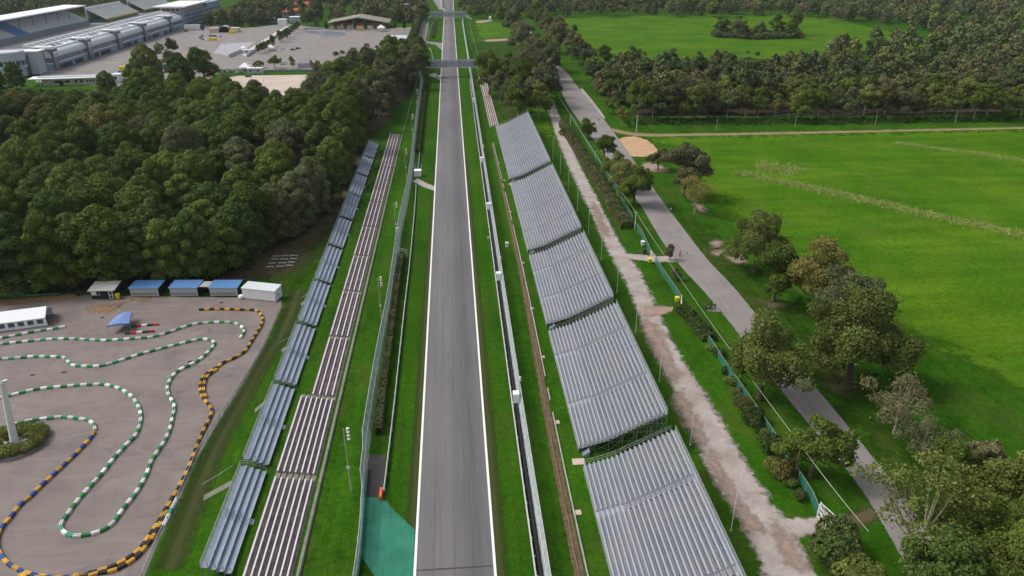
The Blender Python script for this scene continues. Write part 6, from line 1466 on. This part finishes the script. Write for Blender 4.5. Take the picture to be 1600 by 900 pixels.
# ================================================================== CARS, TRUCKS, TENTS
def make_car(mat):
    r = empty('parked_car', (0, 0, 0), None, 'car')
    body = MB().prism([(-2.1, .35), (-2.12, .75), (-1.9, .85), (-.9, .93), (1.3, .93), (2.0, .85), (2.1, .6), (2.08, .35)], -.85, .85, axis='x')
    body.prism([(-1.25, .931), (-.45, 1.42), (.95, 1.42), (1.65, .931)], -.72, .72, axis='x'); body.build('body', mat, r, local=True)
    gl = MB()
    for s in (-1, 1): gl.face([(s * .725, -1.05, .97), (s * .725, -.42, 1.36), (s * .725, .92, 1.36), (s * .725, 1.4, .97)])
    gl.face([(-.66, -1.2, .985), (.66, -1.2, .985), (.66, -.52, 1.4), (-.66, -.52, 1.4)]); gl.face([(-.66, 1.6, .985), (-.66, 1.03, 1.39), (.66, 1.03, 1.39), (.66, 1.6, .985)]); gl.build('window', M['dark_win'], r, local=True)
    for yy in (-1.3, 1.3):
        for s in (-1, 1): MB().bar((s * .68, yy, .32), (s * .88, yy, .32), .64, None, 14).build('wheel', M['black'], r, local=True)
    for s in (-.6, .6): MB().box(s - .18, s + .18, -2.14, -2.1, .62, .76).build('headlight', M['white_panel'], r, local=True)
    return r
cars = {}
def car(u, v, mat, rz, label):
    x, y = g(u, v)
    if mat not in cars: o = cars[mat] = make_car(M[mat])
    else: o = copy_tree(cars[mat])
    o.location = (x, y, .03); o.rotation_euler = (0, 0, rz); o['label'] = label
    if 'tight cluster' in label: o['group'] = 'cars in the tight cluster, ' + label.split()[0]
    elif 'group' in o.keys(): del o['group']
car(346, 124, 'car_white', 1.5, 'white car parked at the left corner of the sand lot'); car(351, 119, 'car_dark', 1.4, 'dark car parked behind the white one by the sand lot'); car(388, 120.5, 'car_dark', 1.6, 'dark car standing alone on the sand lot')
car(371, 114.5, 'car_white', 1.57, 'white car left of the small white cabin'); car(378, 114.5, 'car_grey', 1.57, 'grey car left of the small white cabin'); car(458, 78.5, 'car_dark', 1.4, 'dark car in the parking lot, left of a pair'); car(466, 76.5, 'car_dark', 1.4, 'dark car in the parking lot, right of a pair')
car(442, 101, 'car_white', 1.57, 'white car among small trees at the near parking edge'); car(445, 100, 'car_dark', .2, 'dark car among small trees at the near parking edge'); car(302, 47, 'car_white', 1.57, 'white car before the white trailer'); car(291, 49.5, 'car_red', 1.5, 'red car near the white trailer')
for k, (u, v) in enumerate(((313, 60), (317, 62), (323, 62.5), (329, 61), (330, 57), (336, 57.5), (343, 57.5), (315, 57))): car(u, v, ('car_blue', 'car_dark', 'car_white', 'car_blue')[k % 4], .4 * k, '%s car in the tight cluster on the pit apron' % ('blue', 'dark', 'white', 'blue')[k % 4])
for k in range(4): pass
car(313, 112, 'car_blue', .3, 'blue car below the pit building near the cream building'); bpy.context.view_layer.update()
def cabin(u, v, L, D, h, mat, roofm, name, label, cat, wins=2, rz=0.0):
    x, y = g(u, v); r = empty(name, (x, y, 0), label, cat)
    rot_box(MB(), (x, y), rz, -L / 2, L / 2, 0, D, .02, h).build('wall', mat, r); rot_box(MB(), (x, y), rz, -L / 2 - .15, L / 2 + .15, -.15, D + .15, h + .003, h + .18).build('roof', roofm, r)
    for k in range(wins): cx_ = -L / 2 + L * (k + .5) / max(1, wins); rot_box(MB(), (x, y), rz, cx_ - .7, cx_ + .7, -.04, -.003, h * .42, h * .78).build('window', M['dark_win'], r)
    return r
cabin(398, 115, 10.5, 4, 3.4, M['pale_wall'], M['pit_white'], 'site_cabin', 'small white cabin with two windows behind the sand lot', 'cabin'); cabin(441, 40.5, 9, 8, 6.5, M['white_panel'], M['pit_white'], 'white_kiosk', 'bright white block building at the end of the apron wall', 'building', 0)
cabin(427, 36, 12, 12, 4.5, M['pale_wall'], M['pit_white'], 'white_kiosk', 'low pale building left of the bright white block', 'building', 3); cabin(462, 35.5, 14, 10, 6, M['pale_wall'], M['pit_white'], 'white_kiosk', 'pale building right of the bright white block', 'building', 0)
cabin(386, 84, 7, 4, 2.8, M['pale_wall'], M['pit_white'], 'site_cabin', 'small pale cabin at the corner of the pale apron', 'cabin', 1); cabin(182, 129, 5, 6, 5, M['white_panel'], M['pit_white'], 'site_cabin', 'white cabin at the right end of the cream building', 'cabin', 1)
x, y = g(303, 47); r = empty('white_trailer', (x, y, 0), 'long white trailer with blue cab before the far pit building', 'truck'); box(x - 9, x + 7, y - 1.5, y + 1.5, 1.0, 5.2).build('box_body', M['white_panel'], r); MB().box(x + 7.3, x + 10.5, y - 1.4, y + 1.4, .6, 3.9).box(x + 7.3, x + 9.5, y - 1.3, y + 1.3, 3.902, 4.9).build('cab', M['blk_blue'], r); box(x + 10.502, x + 10.56, y - 1.1, y + 1.1, 2.2, 3.5).build('window', M['dark_win'], r)
for t in (-7, -5.5, 5, 8.5): MB().bar((x + t, y - 1.52, .52), (x + t, y - 1.2, .52), 1.04, None, 12).build('wheel', M['black'], r)
def tent(u, v, s, h, label, mat='tarp_white', n=4):
    x, y = g(u, v); r = empty('party_tent', (x, y, 0), label, 'tent'); m = MB(); q = [(x - s, y - s, h), (x + s, y - s, h), (x + s, y + s, h), (x - s, y + s, h)]; ap = (x, y, h + s * .75)
    for i in range(4): a, b = q[i], q[(i + 1) % 4]; m.face([a, b, ap]); m.face([(a[0], a[1], h - .5), (b[0], b[1], h - .5), b, a])
    m.build('canopy_roof', M[mat], r)
    for a in q: MB().bar((a[0], a[1], 0), (a[0], a[1], h), .12).build('leg', M['galv'], r)
tent(384, 110, 4.0, 2.6, 'white peaked tent beside the grass triangle'); tent(423, 79, 3.2, 2.6, 'white peaked tent at the left of the parking lot'); tent(596, 49, 4.0, 3.6, 'white peaked tent before the olive roofed hall'); tent(381, 80, 2.6, 2.6, 'small white tent on the pale apron corner'); tent(0, 126, 3.0, 2.6, 'white tent at the left picture border under the round tower'); tent(624, 84, 2.4, 2.5, 'small white tent by the tall hedge')
for (u, v, lab) in ((567, 46.5, 'yellow skip beside the hall columns'), (364, 52, 'yellow skip beside the arched wall'), (333, 63.5, 'yellow skip in front of the blue car cluster'), (195, 109, 'orange skip on the pit apron edge'), (387, 40, 'yellow skip on the far apron')):
    x, y = g(u, v); tag(MB().hexa([(x - 3, y - 1.2, .03), (x + 3, y - 1.2, .03), (x + 3, y + 1.2, .03), (x - 3, y + 1.2, .03)], [(x - 3.6, y - 1.4, 2.4), (x + 3.6, y - 1.4, 2.4), (x + 3.6, y + 1.4, 2.4), (x - 3.6, y + 1.4, 2.4)]).build('waste_skip', M['yellow'], loc=(x, y, 0)), lab, 'skip')

# ================================================================== BUILDINGS AT THE PITS
PX = -280.0
def pit_building():
    y0, y1 = 560.0, 843.0; r = empty('pit_building', (PX - 14, (y0 + y1) / 2, 0), 'long blue grey pit building with white truss roof', 'pit building')
    box(PX - 24, PX - .5, y0, y1, 0, 4.6).build('lower_wall', M['pit_blue'], r)
    box(PX - 24, PX - .3, y0, y1, 4.602, 5.2).build('string_band', M['pit_white'], r)
    box(PX - 24, PX - .8, y0, y1, 5.202, 8.6).build('upper_wall', M['pit_glass'], r)
    m = MB(); prof = [(PX - .2, 8.602), (PX - .3, 10.0), (PX - 1.0, 11.8), (PX - 2.4, 12.8), (PX - 4.5, 13.2), (PX - 4.5, 8.602)]
    m.prism(prof, y0, y1); m.build('curved_glazing', M['pit_pale'], r)
    for k in range(60):
        y = y0 + 6 + k * (y1 - y0 - 10) / 60
        if int(k / 3) % 4 == 3: continue
        f = box(PX - .49, PX - .3, y, y + 3.6, .05, 3.1).build('garage_door', M['shed_dark'] if k % 5 else M['pit_blue'], r)
    m = MB()
    for k in range(70): y = y0 + 2 + k * (y1 - y0 - 4) / 70; m.box(PX - .79, PX - .62, y, y + .7, 5.21, 8.59)
    m.build('mullion', M['pit_blue'], r)
    box(PX - 26, PX - 4.52, y0 + 1, y1 - 1, 8.603, 12.0).build('roof_deck', M['roof_dark'], r)
    m = MB()
    for k in range(36):
        y = y0 + 3 + k * (y1 - y0 - 6) / 35
        m.bar((PX - 18, y, 16.6), (PX - 5.0, y, 13.5), 1.1); m.bar((PX - 18, y, 12.0), (PX - 18, y, 16.6), .7); m.bar((PX - 18, y, 16.4), (PX - 23, y, 12.1), .7)
    for (xx, zz) in ((PX - 18, 16.8), (PX - 11.5, 15.3), (PX - 5.2, 13.6)): m.bar((xx, y0 + 2, zz), (xx, y1 - 2, zz), 1.3)
    m.build('roof_truss', M['pit_white'], r)
    m = MB()
    for k in range(26):
        y = y0 + 4 + k * (y1 - y0 - 8) / 26
        if k % 6 == 2: continue
        m.hexa([(PX - 11.3, y, 14.9), (PX - 5.6, y, 13.45), (PX - 5.6, y + 7, 13.45), (PX - 11.3, y + 7, 14.9)], [(PX - 11.3, y, 15.05), (PX - 5.6, y, 13.6), (PX - 5.6, y + 7, 13.6), (PX - 11.3, y + 7, 15.05)])
    m.build('roof_panel', M['pit_white'], r)
    for k, y in enumerate((564, 619, 676, 736, 806)):
        t = box(PX - 7, PX + 1.2, y - 3.6, y + 3.6, 0, 14.6).build('stair_tower', M['pit_glass'], r)
        MB().box(PX + 1.205, PX + 1.4, y - 2.7, y + 2.7, 9.2, 12.6).build('sign_board', M['white_panel'], t); MB().box(PX + 1.405, PX + 1.45, y - 2.0, y + 2.0, 10.0, 11.0).build('sign_stripe', M['red_paint'] if k < 2 else M['pale_wall'], t)
        m = MB()
        for zz in (4.6, 9.0): m.box(PX + 1.205, PX + 1.35, y - 3.5, y + 3.5, zz, zz + .3)
        m.build('frame', M['galv'], t)
        MB().hexa([(PX - 12, y - 4.2, 15.5), (PX + .5, y - 4.2, 15.5), (PX + .5, y + 1.5, 15.5), (PX - 12, y + 1.5, 15.5)], [(PX - 12, y - 4.2, 16.1), (PX + .5, y - 4.2, 16.1), (PX + .5, y + 1.5, 16.1), (PX - 12, y + 1.5, 16.1)]).build('canopy_roof', M['pit_white'], t)
pit_building()
r = empty('end_tower', (PX - 6, 550, 0), 'white slab tower at the near end of the pit building', 'tower'); box(PX - 8.5, PX - 3.5, 546, 556.5, 0, 14.2).build('wall', M['pale_wall'], r); box(PX - 16, PX - 8.6, 549, 556.4, 0, 12.2).build('side_wall', M['pale_wall'], r); box(PX - 17, PX - 1.5, 545.5, 557, 14.4, 15.2).build('roof', M['pit_white'], r)
cx, cy = PX - 19.0, 541; r = empty('round_tower', (cx, cy, 0), 'round white tower building with a green glass band', 'tower')
MB().lathe((cx, cy, 0), [(9.4, 0), (9.4, 5.4), (10.6, 5.5), (10.6, 7.1)], 40).build('base', M['pale_wall'], r); MB().lathe((cx, cy, 7.1), [(9.9, .003), (9.9, 3.2)], 40).build('glass_band', M['green_glass'], r); MB().lathe((cx, cy, 10.3), [(10.4, .003), (10.4, 5.4), (9.6, 6.0), (9.0, 6.0), (9.0, 5.6), (.2, 5.6)], 40).build('drum', M['pale_wall'], r)
m = MB()
for k in range(18): t = 2 * math.pi * k / 18; m.bar((cx + 9.95 * math.cos(t), cy + 9.95 * math.sin(t), 7.1), (cx + 9.95 * math.cos(t), cy + 9.95 * math.sin(t), 10.3), .3)
m.build('mullion', M['pit_white'], r)
# cream single storey building
xa, ya = g(51, 135); xb, yb_ = g(168, 131); L = math.dist((xa, ya), (xb, yb_)); an = math.atan2(yb_ - ya, xb - xa); r = empty('cream_building', (xa, ya, 0), 'low cream building with flat white roof before the wood', 'building')
rot_box(MB(), (xa, ya), an, 6, L, 0, 8, 0, 3.9).build('wall', M['cream'], r); rot_box(MB(), (xa, ya), an, -1.5, L + 1.5, -1.6, 9.5, 3.95, 4.6).build('roof', M['pit_white'], r); rot_box(MB(), (xa, ya), an, 3, L - 2, 2.5, 7.0, 4.602, 5.1).build('roof_box', M['pale_wall'], r)
for t in (.2, 5.5): MB().bar((xa + t * math.cos(an), ya - .9, 0), (xa + t * math.cos(an), ya - .9, 3.94), .35).build('column', M['pit_white'], r)
for k, t in enumerate((.30, .335, .44, .465, .57, .64, .73, .77, .81, .86, .90)):
    w = 1.6 if k < 6 else .8; rot_box(MB(), (xa, ya), an, t * L, t * L + w, -.06, -.003, 1.5, 2.9).build('window', M['dark_win'], r)
rot_box(MB(), (xa, ya), an, .36 * L, .36 * L + 2.4, -.07, -.003, .05, 2.8).build('door', M['shed_dark'], r)
# main grandstand
def main_stand(x0, y0, y1, label, roof_pal='pit_white', n=10, seats=('seat_white', 'seat_blue')):
    r = empty('main_grandstand', (x0 - 12, (y0 + y1) / 2, 0), label, 'grandstand')
    box(x0 - 22, x0, y0, y1, 0, 4.2).build('base_wall', M['stand_wall'], r)
    k = 0; y = y0; dy = (y1 - y0) / n
    for k in range(n):
        m = MB(); nt_ = 16
        for q in range(nt_): m.box(x0 - 1 - (q + 1) * 1.25, x0 - 1 - q * 1.25, y0 + k * dy + .9, y0 + (k + 1) * dy - .9, 4.203 if q == 0 else 4.2 + q * .62, 4.3 + (q + 1) * .62)
        m.build('seat_block', M[seats[1]] if (k % 4) in (0, 2) and k < n * .6 else M[seats[0]], r)
        m = MB()
        for q in range(nt_): m.box(x0 - 1 - (q + 1) * 1.25, x0 - 1 - q * 1.25, y0 + k * dy - .88, y0 + k * dy + .88, 4.203 if q == 0 else 4.2 + q * .62, 4.25 + (q + 1) * .62)
        m.build('stair', M['cream'], r)
        MB().bar((x0 - 8, y0 + k * dy, 8), (x0 - 8, y0 + k * dy, 18.4), .6).build('roof_column', M['stand_wall'], r)
    box(x0 - 23, x0 - 21.3, y0, y1, 4.203, 19).build('back_wall', M['stand_wall'], r)
    MB().hexa([(x0 - 24, y0 - 2, 19.1), (x0 - 1, y0 - 2, 18.5), (x0 - 1, y1 + 2, 18.5), (x0 - 24, y1 + 2, 19.1)], [(x0 - 24, y0 - 2, 20.1), (x0 - 1, y0 - 2, 19.6), (x0 - 1, y1 + 2, 19.6), (x0 - 24, y1 + 2, 20.1)]).build('roof', M[roof_pal], r)
main_stand(-397, 640, 893, 'long main grandstand with white roof and blue and white seats')
def open_stand(x0, y0, y1, label):
    r = empty('open_grandstand', (x0 - 10, (y0 + y1) / 2, 0), label, 'grandstand'); box(x0 - 20, x0, y0, y1, 0, 3.4).build('base_wall', M['green_glass'], r); m = MB()
    for k in range(4):
        m = MB(); a, b = y0 + (y1 - y0) * k / 4 + .5, y0 + (y1 - y0) * (k + 1) / 4 - .5
        for q in range(14): m.box(x0 + 1 - (q + 1) * 1.4, x0 + 1 - q * 1.4, a, b, 3.403 if q == 0 else 3.4 + q * .75, 3.5 + (q + 1) * .75)
        m.build('seat_block', M['seat_white'], r)
    box(x0 + 1.01, x0 + 1.3, y0, y1, 3.2, 4.4).build('front_rail', M['yellow'], r); box(x0 - 19.5, x0 - 18.7, y0, y1, 3.403, 16).build('back_wall', M['pit_white'], r)
open_stand(-388, 912, 1010, 'open pale grandstand beyond the white roofed one'); open_stand(-390, 1035, 1140, 'farthest open grandstand behind the control building')
patch('pit_straight', [(-400, 540), (-300, 540), (-300, 1060), (-400, 1060)], M['pit'], .019, .5, px=False, hard=True)
wire_fence('catch_fence', [(-372, 560), (-372, 800), (-372, 1050)], 3.0, M['mesh'], M['galv'], 'grey fence before the main grandstand', every=10)
# control building at the far end of the pits
r = empty('control_building', (PX - 8, 950, 0), 'tall blue grey control building with wide white flat roof', 'building')
box(PX - 22, PX + .5, 848, 985, 0, 15).build('wall', M['pit_blue'], r); box(PX - 24, PX - 3, 850, 930, 15.003, 19.8).build('upper_wall', M['cream'], r); box(PX - 30, PX + 3, 846, 934, 19.81, 21.2).build('roof', M['pit_white'], r); box(PX - 20, PX - .2, 932.5, 984, 15.003, 18.5).build('roof_box', M['pit_blue'], r)
for zz in (2.5, 6.4, 10.5):
    for k in range(14): box(PX + .505, PX + .6, 851 + k * 9.4, 858 + k * 9.4, zz, zz + 2.0).build('window', M['pit_glass'], r)
for k in range(4): box(PX - 22 + k * 4.8, PX - 18.6 + k * 4.8, 849.9, 849.998, 16.2, 18.6).build('window', M['dark_win'], r)
# arched wall
x0, y0 = g(327, 51); x1, y1 = g(372, 51); r = empty('arched_building', (x0, y0, 0), 'low cream building with a wide dark arch on the apron', 'building'); box(x0, x0 + 9, y0, y0 + 8, 0, 4.2).build('wall', M['cream'], r); box(x1 - 8, x1, y0, y0 + 8, 0, 4.2).build('wall', M['cream'], r)
m = MB(); n = 12; w = (x1 - 8) - (x0 + 9); cxx = (x0 + 9 + x1 - 8) / 2
for k in range(n): a0, a1 = math.pi * k / n, math.pi * (k + 1) / n; p = lambda a, rr: (cxx + math.cos(a) * w / 2 * rr, 1.2 + math.sin(a) * 5.2 * rr); (xa_, za), (xb2, zb), (xc, zc), (xd, zd) = p(a0, .9), p(a1, .9), p(a1, .995), p(a0, .995); m.hexa([(xa_, y0, za), (xb2, y0, zb), (xb2, y0 + 8, zb), (xa_, y0 + 8, za)], [(xd, y0, zd), (xc, y0, zc), (xc, y0 + 8, zc), (xd, y0 + 8, zd)])
m.build('arch', M['grey_roof'], r); box(x0 + 9.01, x1 - 8.01, y0 + 3, y0 + 3.2, 0, 5).build('arch_shade_panel', M['shed_dark'], r)  # near-black panel stands in for the shade inside the arch
# olive roofed hall
x0, y0 = g(512, 46); x1, _ = g(606, 46); dp = 42; r = empty('exhibition_hall', ((x0 + x1) / 2, y0, 0), 'wide hall with olive pitched roof and red brown front', 'hall'); xm = (x0 + x1) / 2
box(x0 + 2, x1 - 2, y0 + 4, y0 + dp, 0, 5.2).build('wall', M['red_paint'], r); box(x0 + 2, x1 - 2, y0 + 3.4, y0 + 3.95, 0, 3.0).build('front_wall', M['cream'], r)
m = MB(); m.prism([(x0 - 1, 5.3), (xm, 10.8), (x1 + 1, 5.3), (x1 + 1, 6.0), (xm, 11.6), (x0 - 1, 6.0)], y0 + 1, y0 + dp + 1); m.build('roof', M['roof_olive'], r)
m = MB(); m.prism([(x0 + 2, 5.21), (x1 - 2, 5.21), (xm, 10.2)], y0 + 5, y0 + 5.4); m.build('gable', M['shed_dark'], r)
for k in range(6): xx = x0 + 4 + (x1 - x0 - 8) * k / 5; MB().bar((xx, y0 + 1.6, 0), (xx, y0 + 1.6, 5.2), .5).build('column', M['pit_white'], r)
for k in range(5): xx = x0 + 6 + (x1 - x0 - 12) * k / 4; box(xx - 2.5, xx + 2.5, y0 + 3.3, y0 + 3.398, .1, 2.6).build('door', M['white_panel'], r)
for t in (-4, 0, 5): MB().lathe((xm + t, y0 + 14, 11.0 - abs(t) * .17), [(.6, 0), (.6, 1.0), (.9, 1.3), (.1, 1.7)], 8).build('roof_vent', M['pit_white'], r)
# low pale platform
q = [g(598, 70), g(634, 70), g(637, 57), g(610, 57)]; r = empty('low_platform', (*q[0], 0), 'low pale blue platform with rails near the tall hedge', 'platform'); MB().hexa([(*p, .03) for p in q], [(*p, 1.3) for p in q]).build('deck', M['pit_pale'], r)
m = MB()
for i in range(4): m.bar((*q[i], 2.6), (*q[(i + 1) % 4], 2.6), .3); m.bar((*q[i], 1.3), (*q[i], 2.6), .3)
m.build('rail', M['stand_wall'], r)
# red tiled houses behind the trees
for (u, v, L, h, mat, lab) in ((467, 27, 42, 6, 'tile', 'orange tiled house behind the parking lot trees'), (472, 15, 40, 6, 'red_paint', 'red roofed white house behind the orange tiled one'), (595, 12, 18, 7, 'pit_pale', 'pale roofed house among the trees beside the track end'), (632, 21, 22, 7, 'pit_pale', 'blue grey roofed house behind the hall'), (640, 2, 26, 7, 'pit_white', 'white roofed house at the top of the picture')):
    x, y = g(u, v); r = empty('tiled_house', (x, y, 0), lab, 'house'); box(x - L / 2, x + L / 2, y, y + 12, 0, h).build('wall', M['cream'], r); m = MB(); m.prism([(y - 1.2, h + .01), (y + 13.2, h + .01), (y + 6, h + 4)], x - L / 2 - 1, x + L / 2 + 1, axis='x'); m.build('roof', M[mat], r)
    for k in range(4): xx = x - L / 2 + L * (k + .5) / 4; box(xx - 1, xx + 1, y - .08, y - .004, h * .4, h * .75).build('window', M['dark_win'], r)
# boundary walls and fences about the parking lot
def low_wall(a, b, h, mat, label, name='boundary_wall', cat='wall', th=.3):
    p, q = g(*a), g(*b); d = np.array((q[0] - p[0], q[1] - p[1])); d /= np.linalg.norm(d); nx, ny = -d[1] * th, d[0] * th
    m = MB().hexa([(*p, 0), (*q, 0), (q[0] + nx, q[1] + ny, 0), (p[0] + nx, p[1] + ny, 0)], [(*p, h), (*q, h), (q[0] + nx, q[1] + ny, h), (p[0] + nx, p[1] + ny, h)]); L = math.dist(p, q); k = 0
    while k < L: m.hexa([(p[0] + d[0] * k - nx * .3, p[1] + d[1] * k - ny * .3, 0), (p[0] + d[0] * (k + .4) - nx * .3, p[1] + d[1] * (k + .4) - ny * .3, 0), (p[0] + d[0] * (k + .4) - nx * .02, p[1] + d[1] * (k + .4) - ny * .02, 0), (p[0] + d[0] * k - nx * .02, p[1] + d[1] * k - ny * .02, 0)], [(p[0] + d[0] * k - nx * .3, p[1] + d[1] * k - ny * .3, h * 1.05), (p[0] + d[0] * (k + .4) - nx * .3, p[1] + d[1] * (k + .4) - ny * .3, h * 1.05), (p[0] + d[0] * (k + .4) - nx * .02, p[1] + d[1] * (k + .4) - ny * .02, h * 1.05), (p[0] + d[0] * k - nx * .02, p[1] + d[1] * k - ny * .02, h * 1.05)]); k += 6
    tag(m.build(name, M[mat], loc=(*p, 0)), label, cat)
low_wall((466, 106), (500, 105), 3.2, 'pale_wall', 'white panel fence at the near side of the parking lot'); low_wall((386, 89), (455, 42), 2.2, 'pit_pale', 'long pale wall along the apron of the pits'); low_wall((358, 90), (378, 81), 2.5, 'pale_wall', 'short pale wall at the corner of the pale apron'); low_wall((247, 107), (292, 109), 3.0, 'green_glass', 'dark green screen behind the loose grey tree'); low_wall((505, 45.8), (475, 46.4), 2.0, 'pale_wall', 'low white wall left of the hall'); low_wall((395, 112), (500, 111), 1.2, 'stand_wall', 'low dark wall behind the grass strip of the sand lot')
for (u, v, vt, lab) in ((414, 142, 110, 'slim lamp mast in the middle of the sand lot'), (354, 88, 68, 'slim lamp mast on the pale apron'), (376, 36, 20, 'white mast near the far apron'), (519, 14, -6, 'white mast beyond the hall')):
    x, y = g(u, v); h = zat(u, vt, y); r = empty('lamp_mast', (x, y, 0), lab, 'mast'); MB().bar((x, y, 0), (x, y, h), .35, None, 8, .2).build('shaft', M['pole'], r); MB().lathe((x, y, 0), [(2.6, 0), (2.4, .25), (.5, .4)] if u == 414 else [(.6, 0), (.5, .4)], 14).build('foot', M['lf_hedge'] if u == 414 else M['concrete'], r); MB().bar((x - 1, y, h), (x + 1, y, h), .25).build('lamp_head', M['lamp'], r)
x, y = g(695, 2); wire_fence('advert_hoarding', [(-10.5, 1080), (-13, 1180), (-18, 1300)], 4.5, M['pit_pale'], M['pit_white'], 'pale turquoise hoarding along the far left end of the track', cat='hoarding', every=15)
x, y = g(667, 108); tag(MB().bar((x, y, 0), (x, y, 3.0), .2).lathe((x, y, 3.0), [(.9, 0), (.9, .9), (.1, 1.0)], 8).build('red_sign', M['blk_red'], loc=(x, y, 0)), 'small red sign at the left foot of the nearer footbridge', 'sign')
x, y = g(766, 30); tag(MB().lathe((x, y, 0), [(1.6, 0), (1.6, 2.4), (.2, 3.4)], 8).build('white_booth', M['white_panel'], loc=(x, y, 0)), 'small white booth on the far grass right of the track', 'booth')

# ================================================================== LIGHT, SKY, CAMERA
SUN_EL, SUN_AZ = math.radians(48), math.radians(-75)      # azimuth from +Y towards +X: the light comes from the left
w = bpy.data.worlds.new('World'); scene.world = w; w.use_nodes = True
nt = w.node_tree; nt.nodes.clear()
sky = nt.nodes.new('ShaderNodeTexSky'); sky.sky_type = 'NISHITA'; sky.sun_disc = False
sky.sun_elevation = SUN_EL; sky.sun_rotation = SUN_AZ; sky.altitude = 150; sky.air_density = 1.0; sky.dust_density = 6.0; sky.ozone_density = 1.0
hs = nt.nodes.new('ShaderNodeHueSaturation'); hs.inputs['Saturation'].default_value = 0.45
bg = nt.nodes.new('ShaderNodeBackground'); bg.inputs['Strength'].default_value = 0.15
wo = nt.nodes.new('ShaderNodeOutputWorld')
nt.links.new(sky.outputs[0], hs.inputs['Color']); nt.links.new(hs.outputs[0], bg.inputs[0]); nt.links.new(bg.outputs[0], wo.inputs[0])
sl = bpy.data.lights.new('sun', 'SUN'); sl.energy = 1.5; sl.angle = math.radians(15); sl.color = (1.0, 0.96, 0.90)
so = bpy.data.objects.new('sun', sl); C.objects.link(so)
dx, dy, dz = math.sin(SUN_AZ) * math.cos(SUN_EL), math.cos(SUN_AZ) * math.cos(SUN_EL), math.sin(SUN_EL)
from mathutils import Vector
so.rotation_euler = Vector((dx, dy, dz)).to_track_quat('Z', 'Y').to_euler()
so.location = (0, 0, 200)
cd = bpy.data.cameras.new('camera'); cd.sensor_fit = 'HORIZONTAL'; cd.sensor_width = 36.0; cd.lens = F / 1600 * 36.0
cd.clip_start = 1.0; cd.clip_end = 9000
co = bpy.data.objects.new('camera', cd); C.objects.link(co); co.location = (0, 0, H)
co.rotation_euler = Vector(FW).to_track_quat('-Z', 'Y').to_euler()
scene.camera = co
scene.view_settings.view_transform = 'Standard'; scene.view_settings.look = 'None'
scene.view_settings.exposure = 0.12; scene.view_settings.gamma = 1.0; scene.view_settings.use_curve_mapping = False
me = box(-1700, 1700, -115, 2600, -1.2, 92).mesh('haze', [])
mh, nt, out = new_mat('haze'); pv = nt.nodes.new('ShaderNodeVolumePrincipled'); pv.inputs['Color'].default_value = (0.80, 0.86, 0.95, 1); pv.inputs['Density'].default_value = 0.000045; pv.inputs['Anisotropy'].default_value = 0.3
nt.links.new(pv.outputs[0], out.inputs['Volume']); me.materials.append(mh)
hz = bpy.data.objects.new('haze', me); C.objects.link(hz); tag(hz, kind='stuff')
scene.cycles.use_denoising = True
scene.cycles.max_bounces = 6; scene.cycles.transparent_max_bounces = 12
scene.cycles.diffuse_bounces = 3; scene.cycles.glossy_bounces = 2
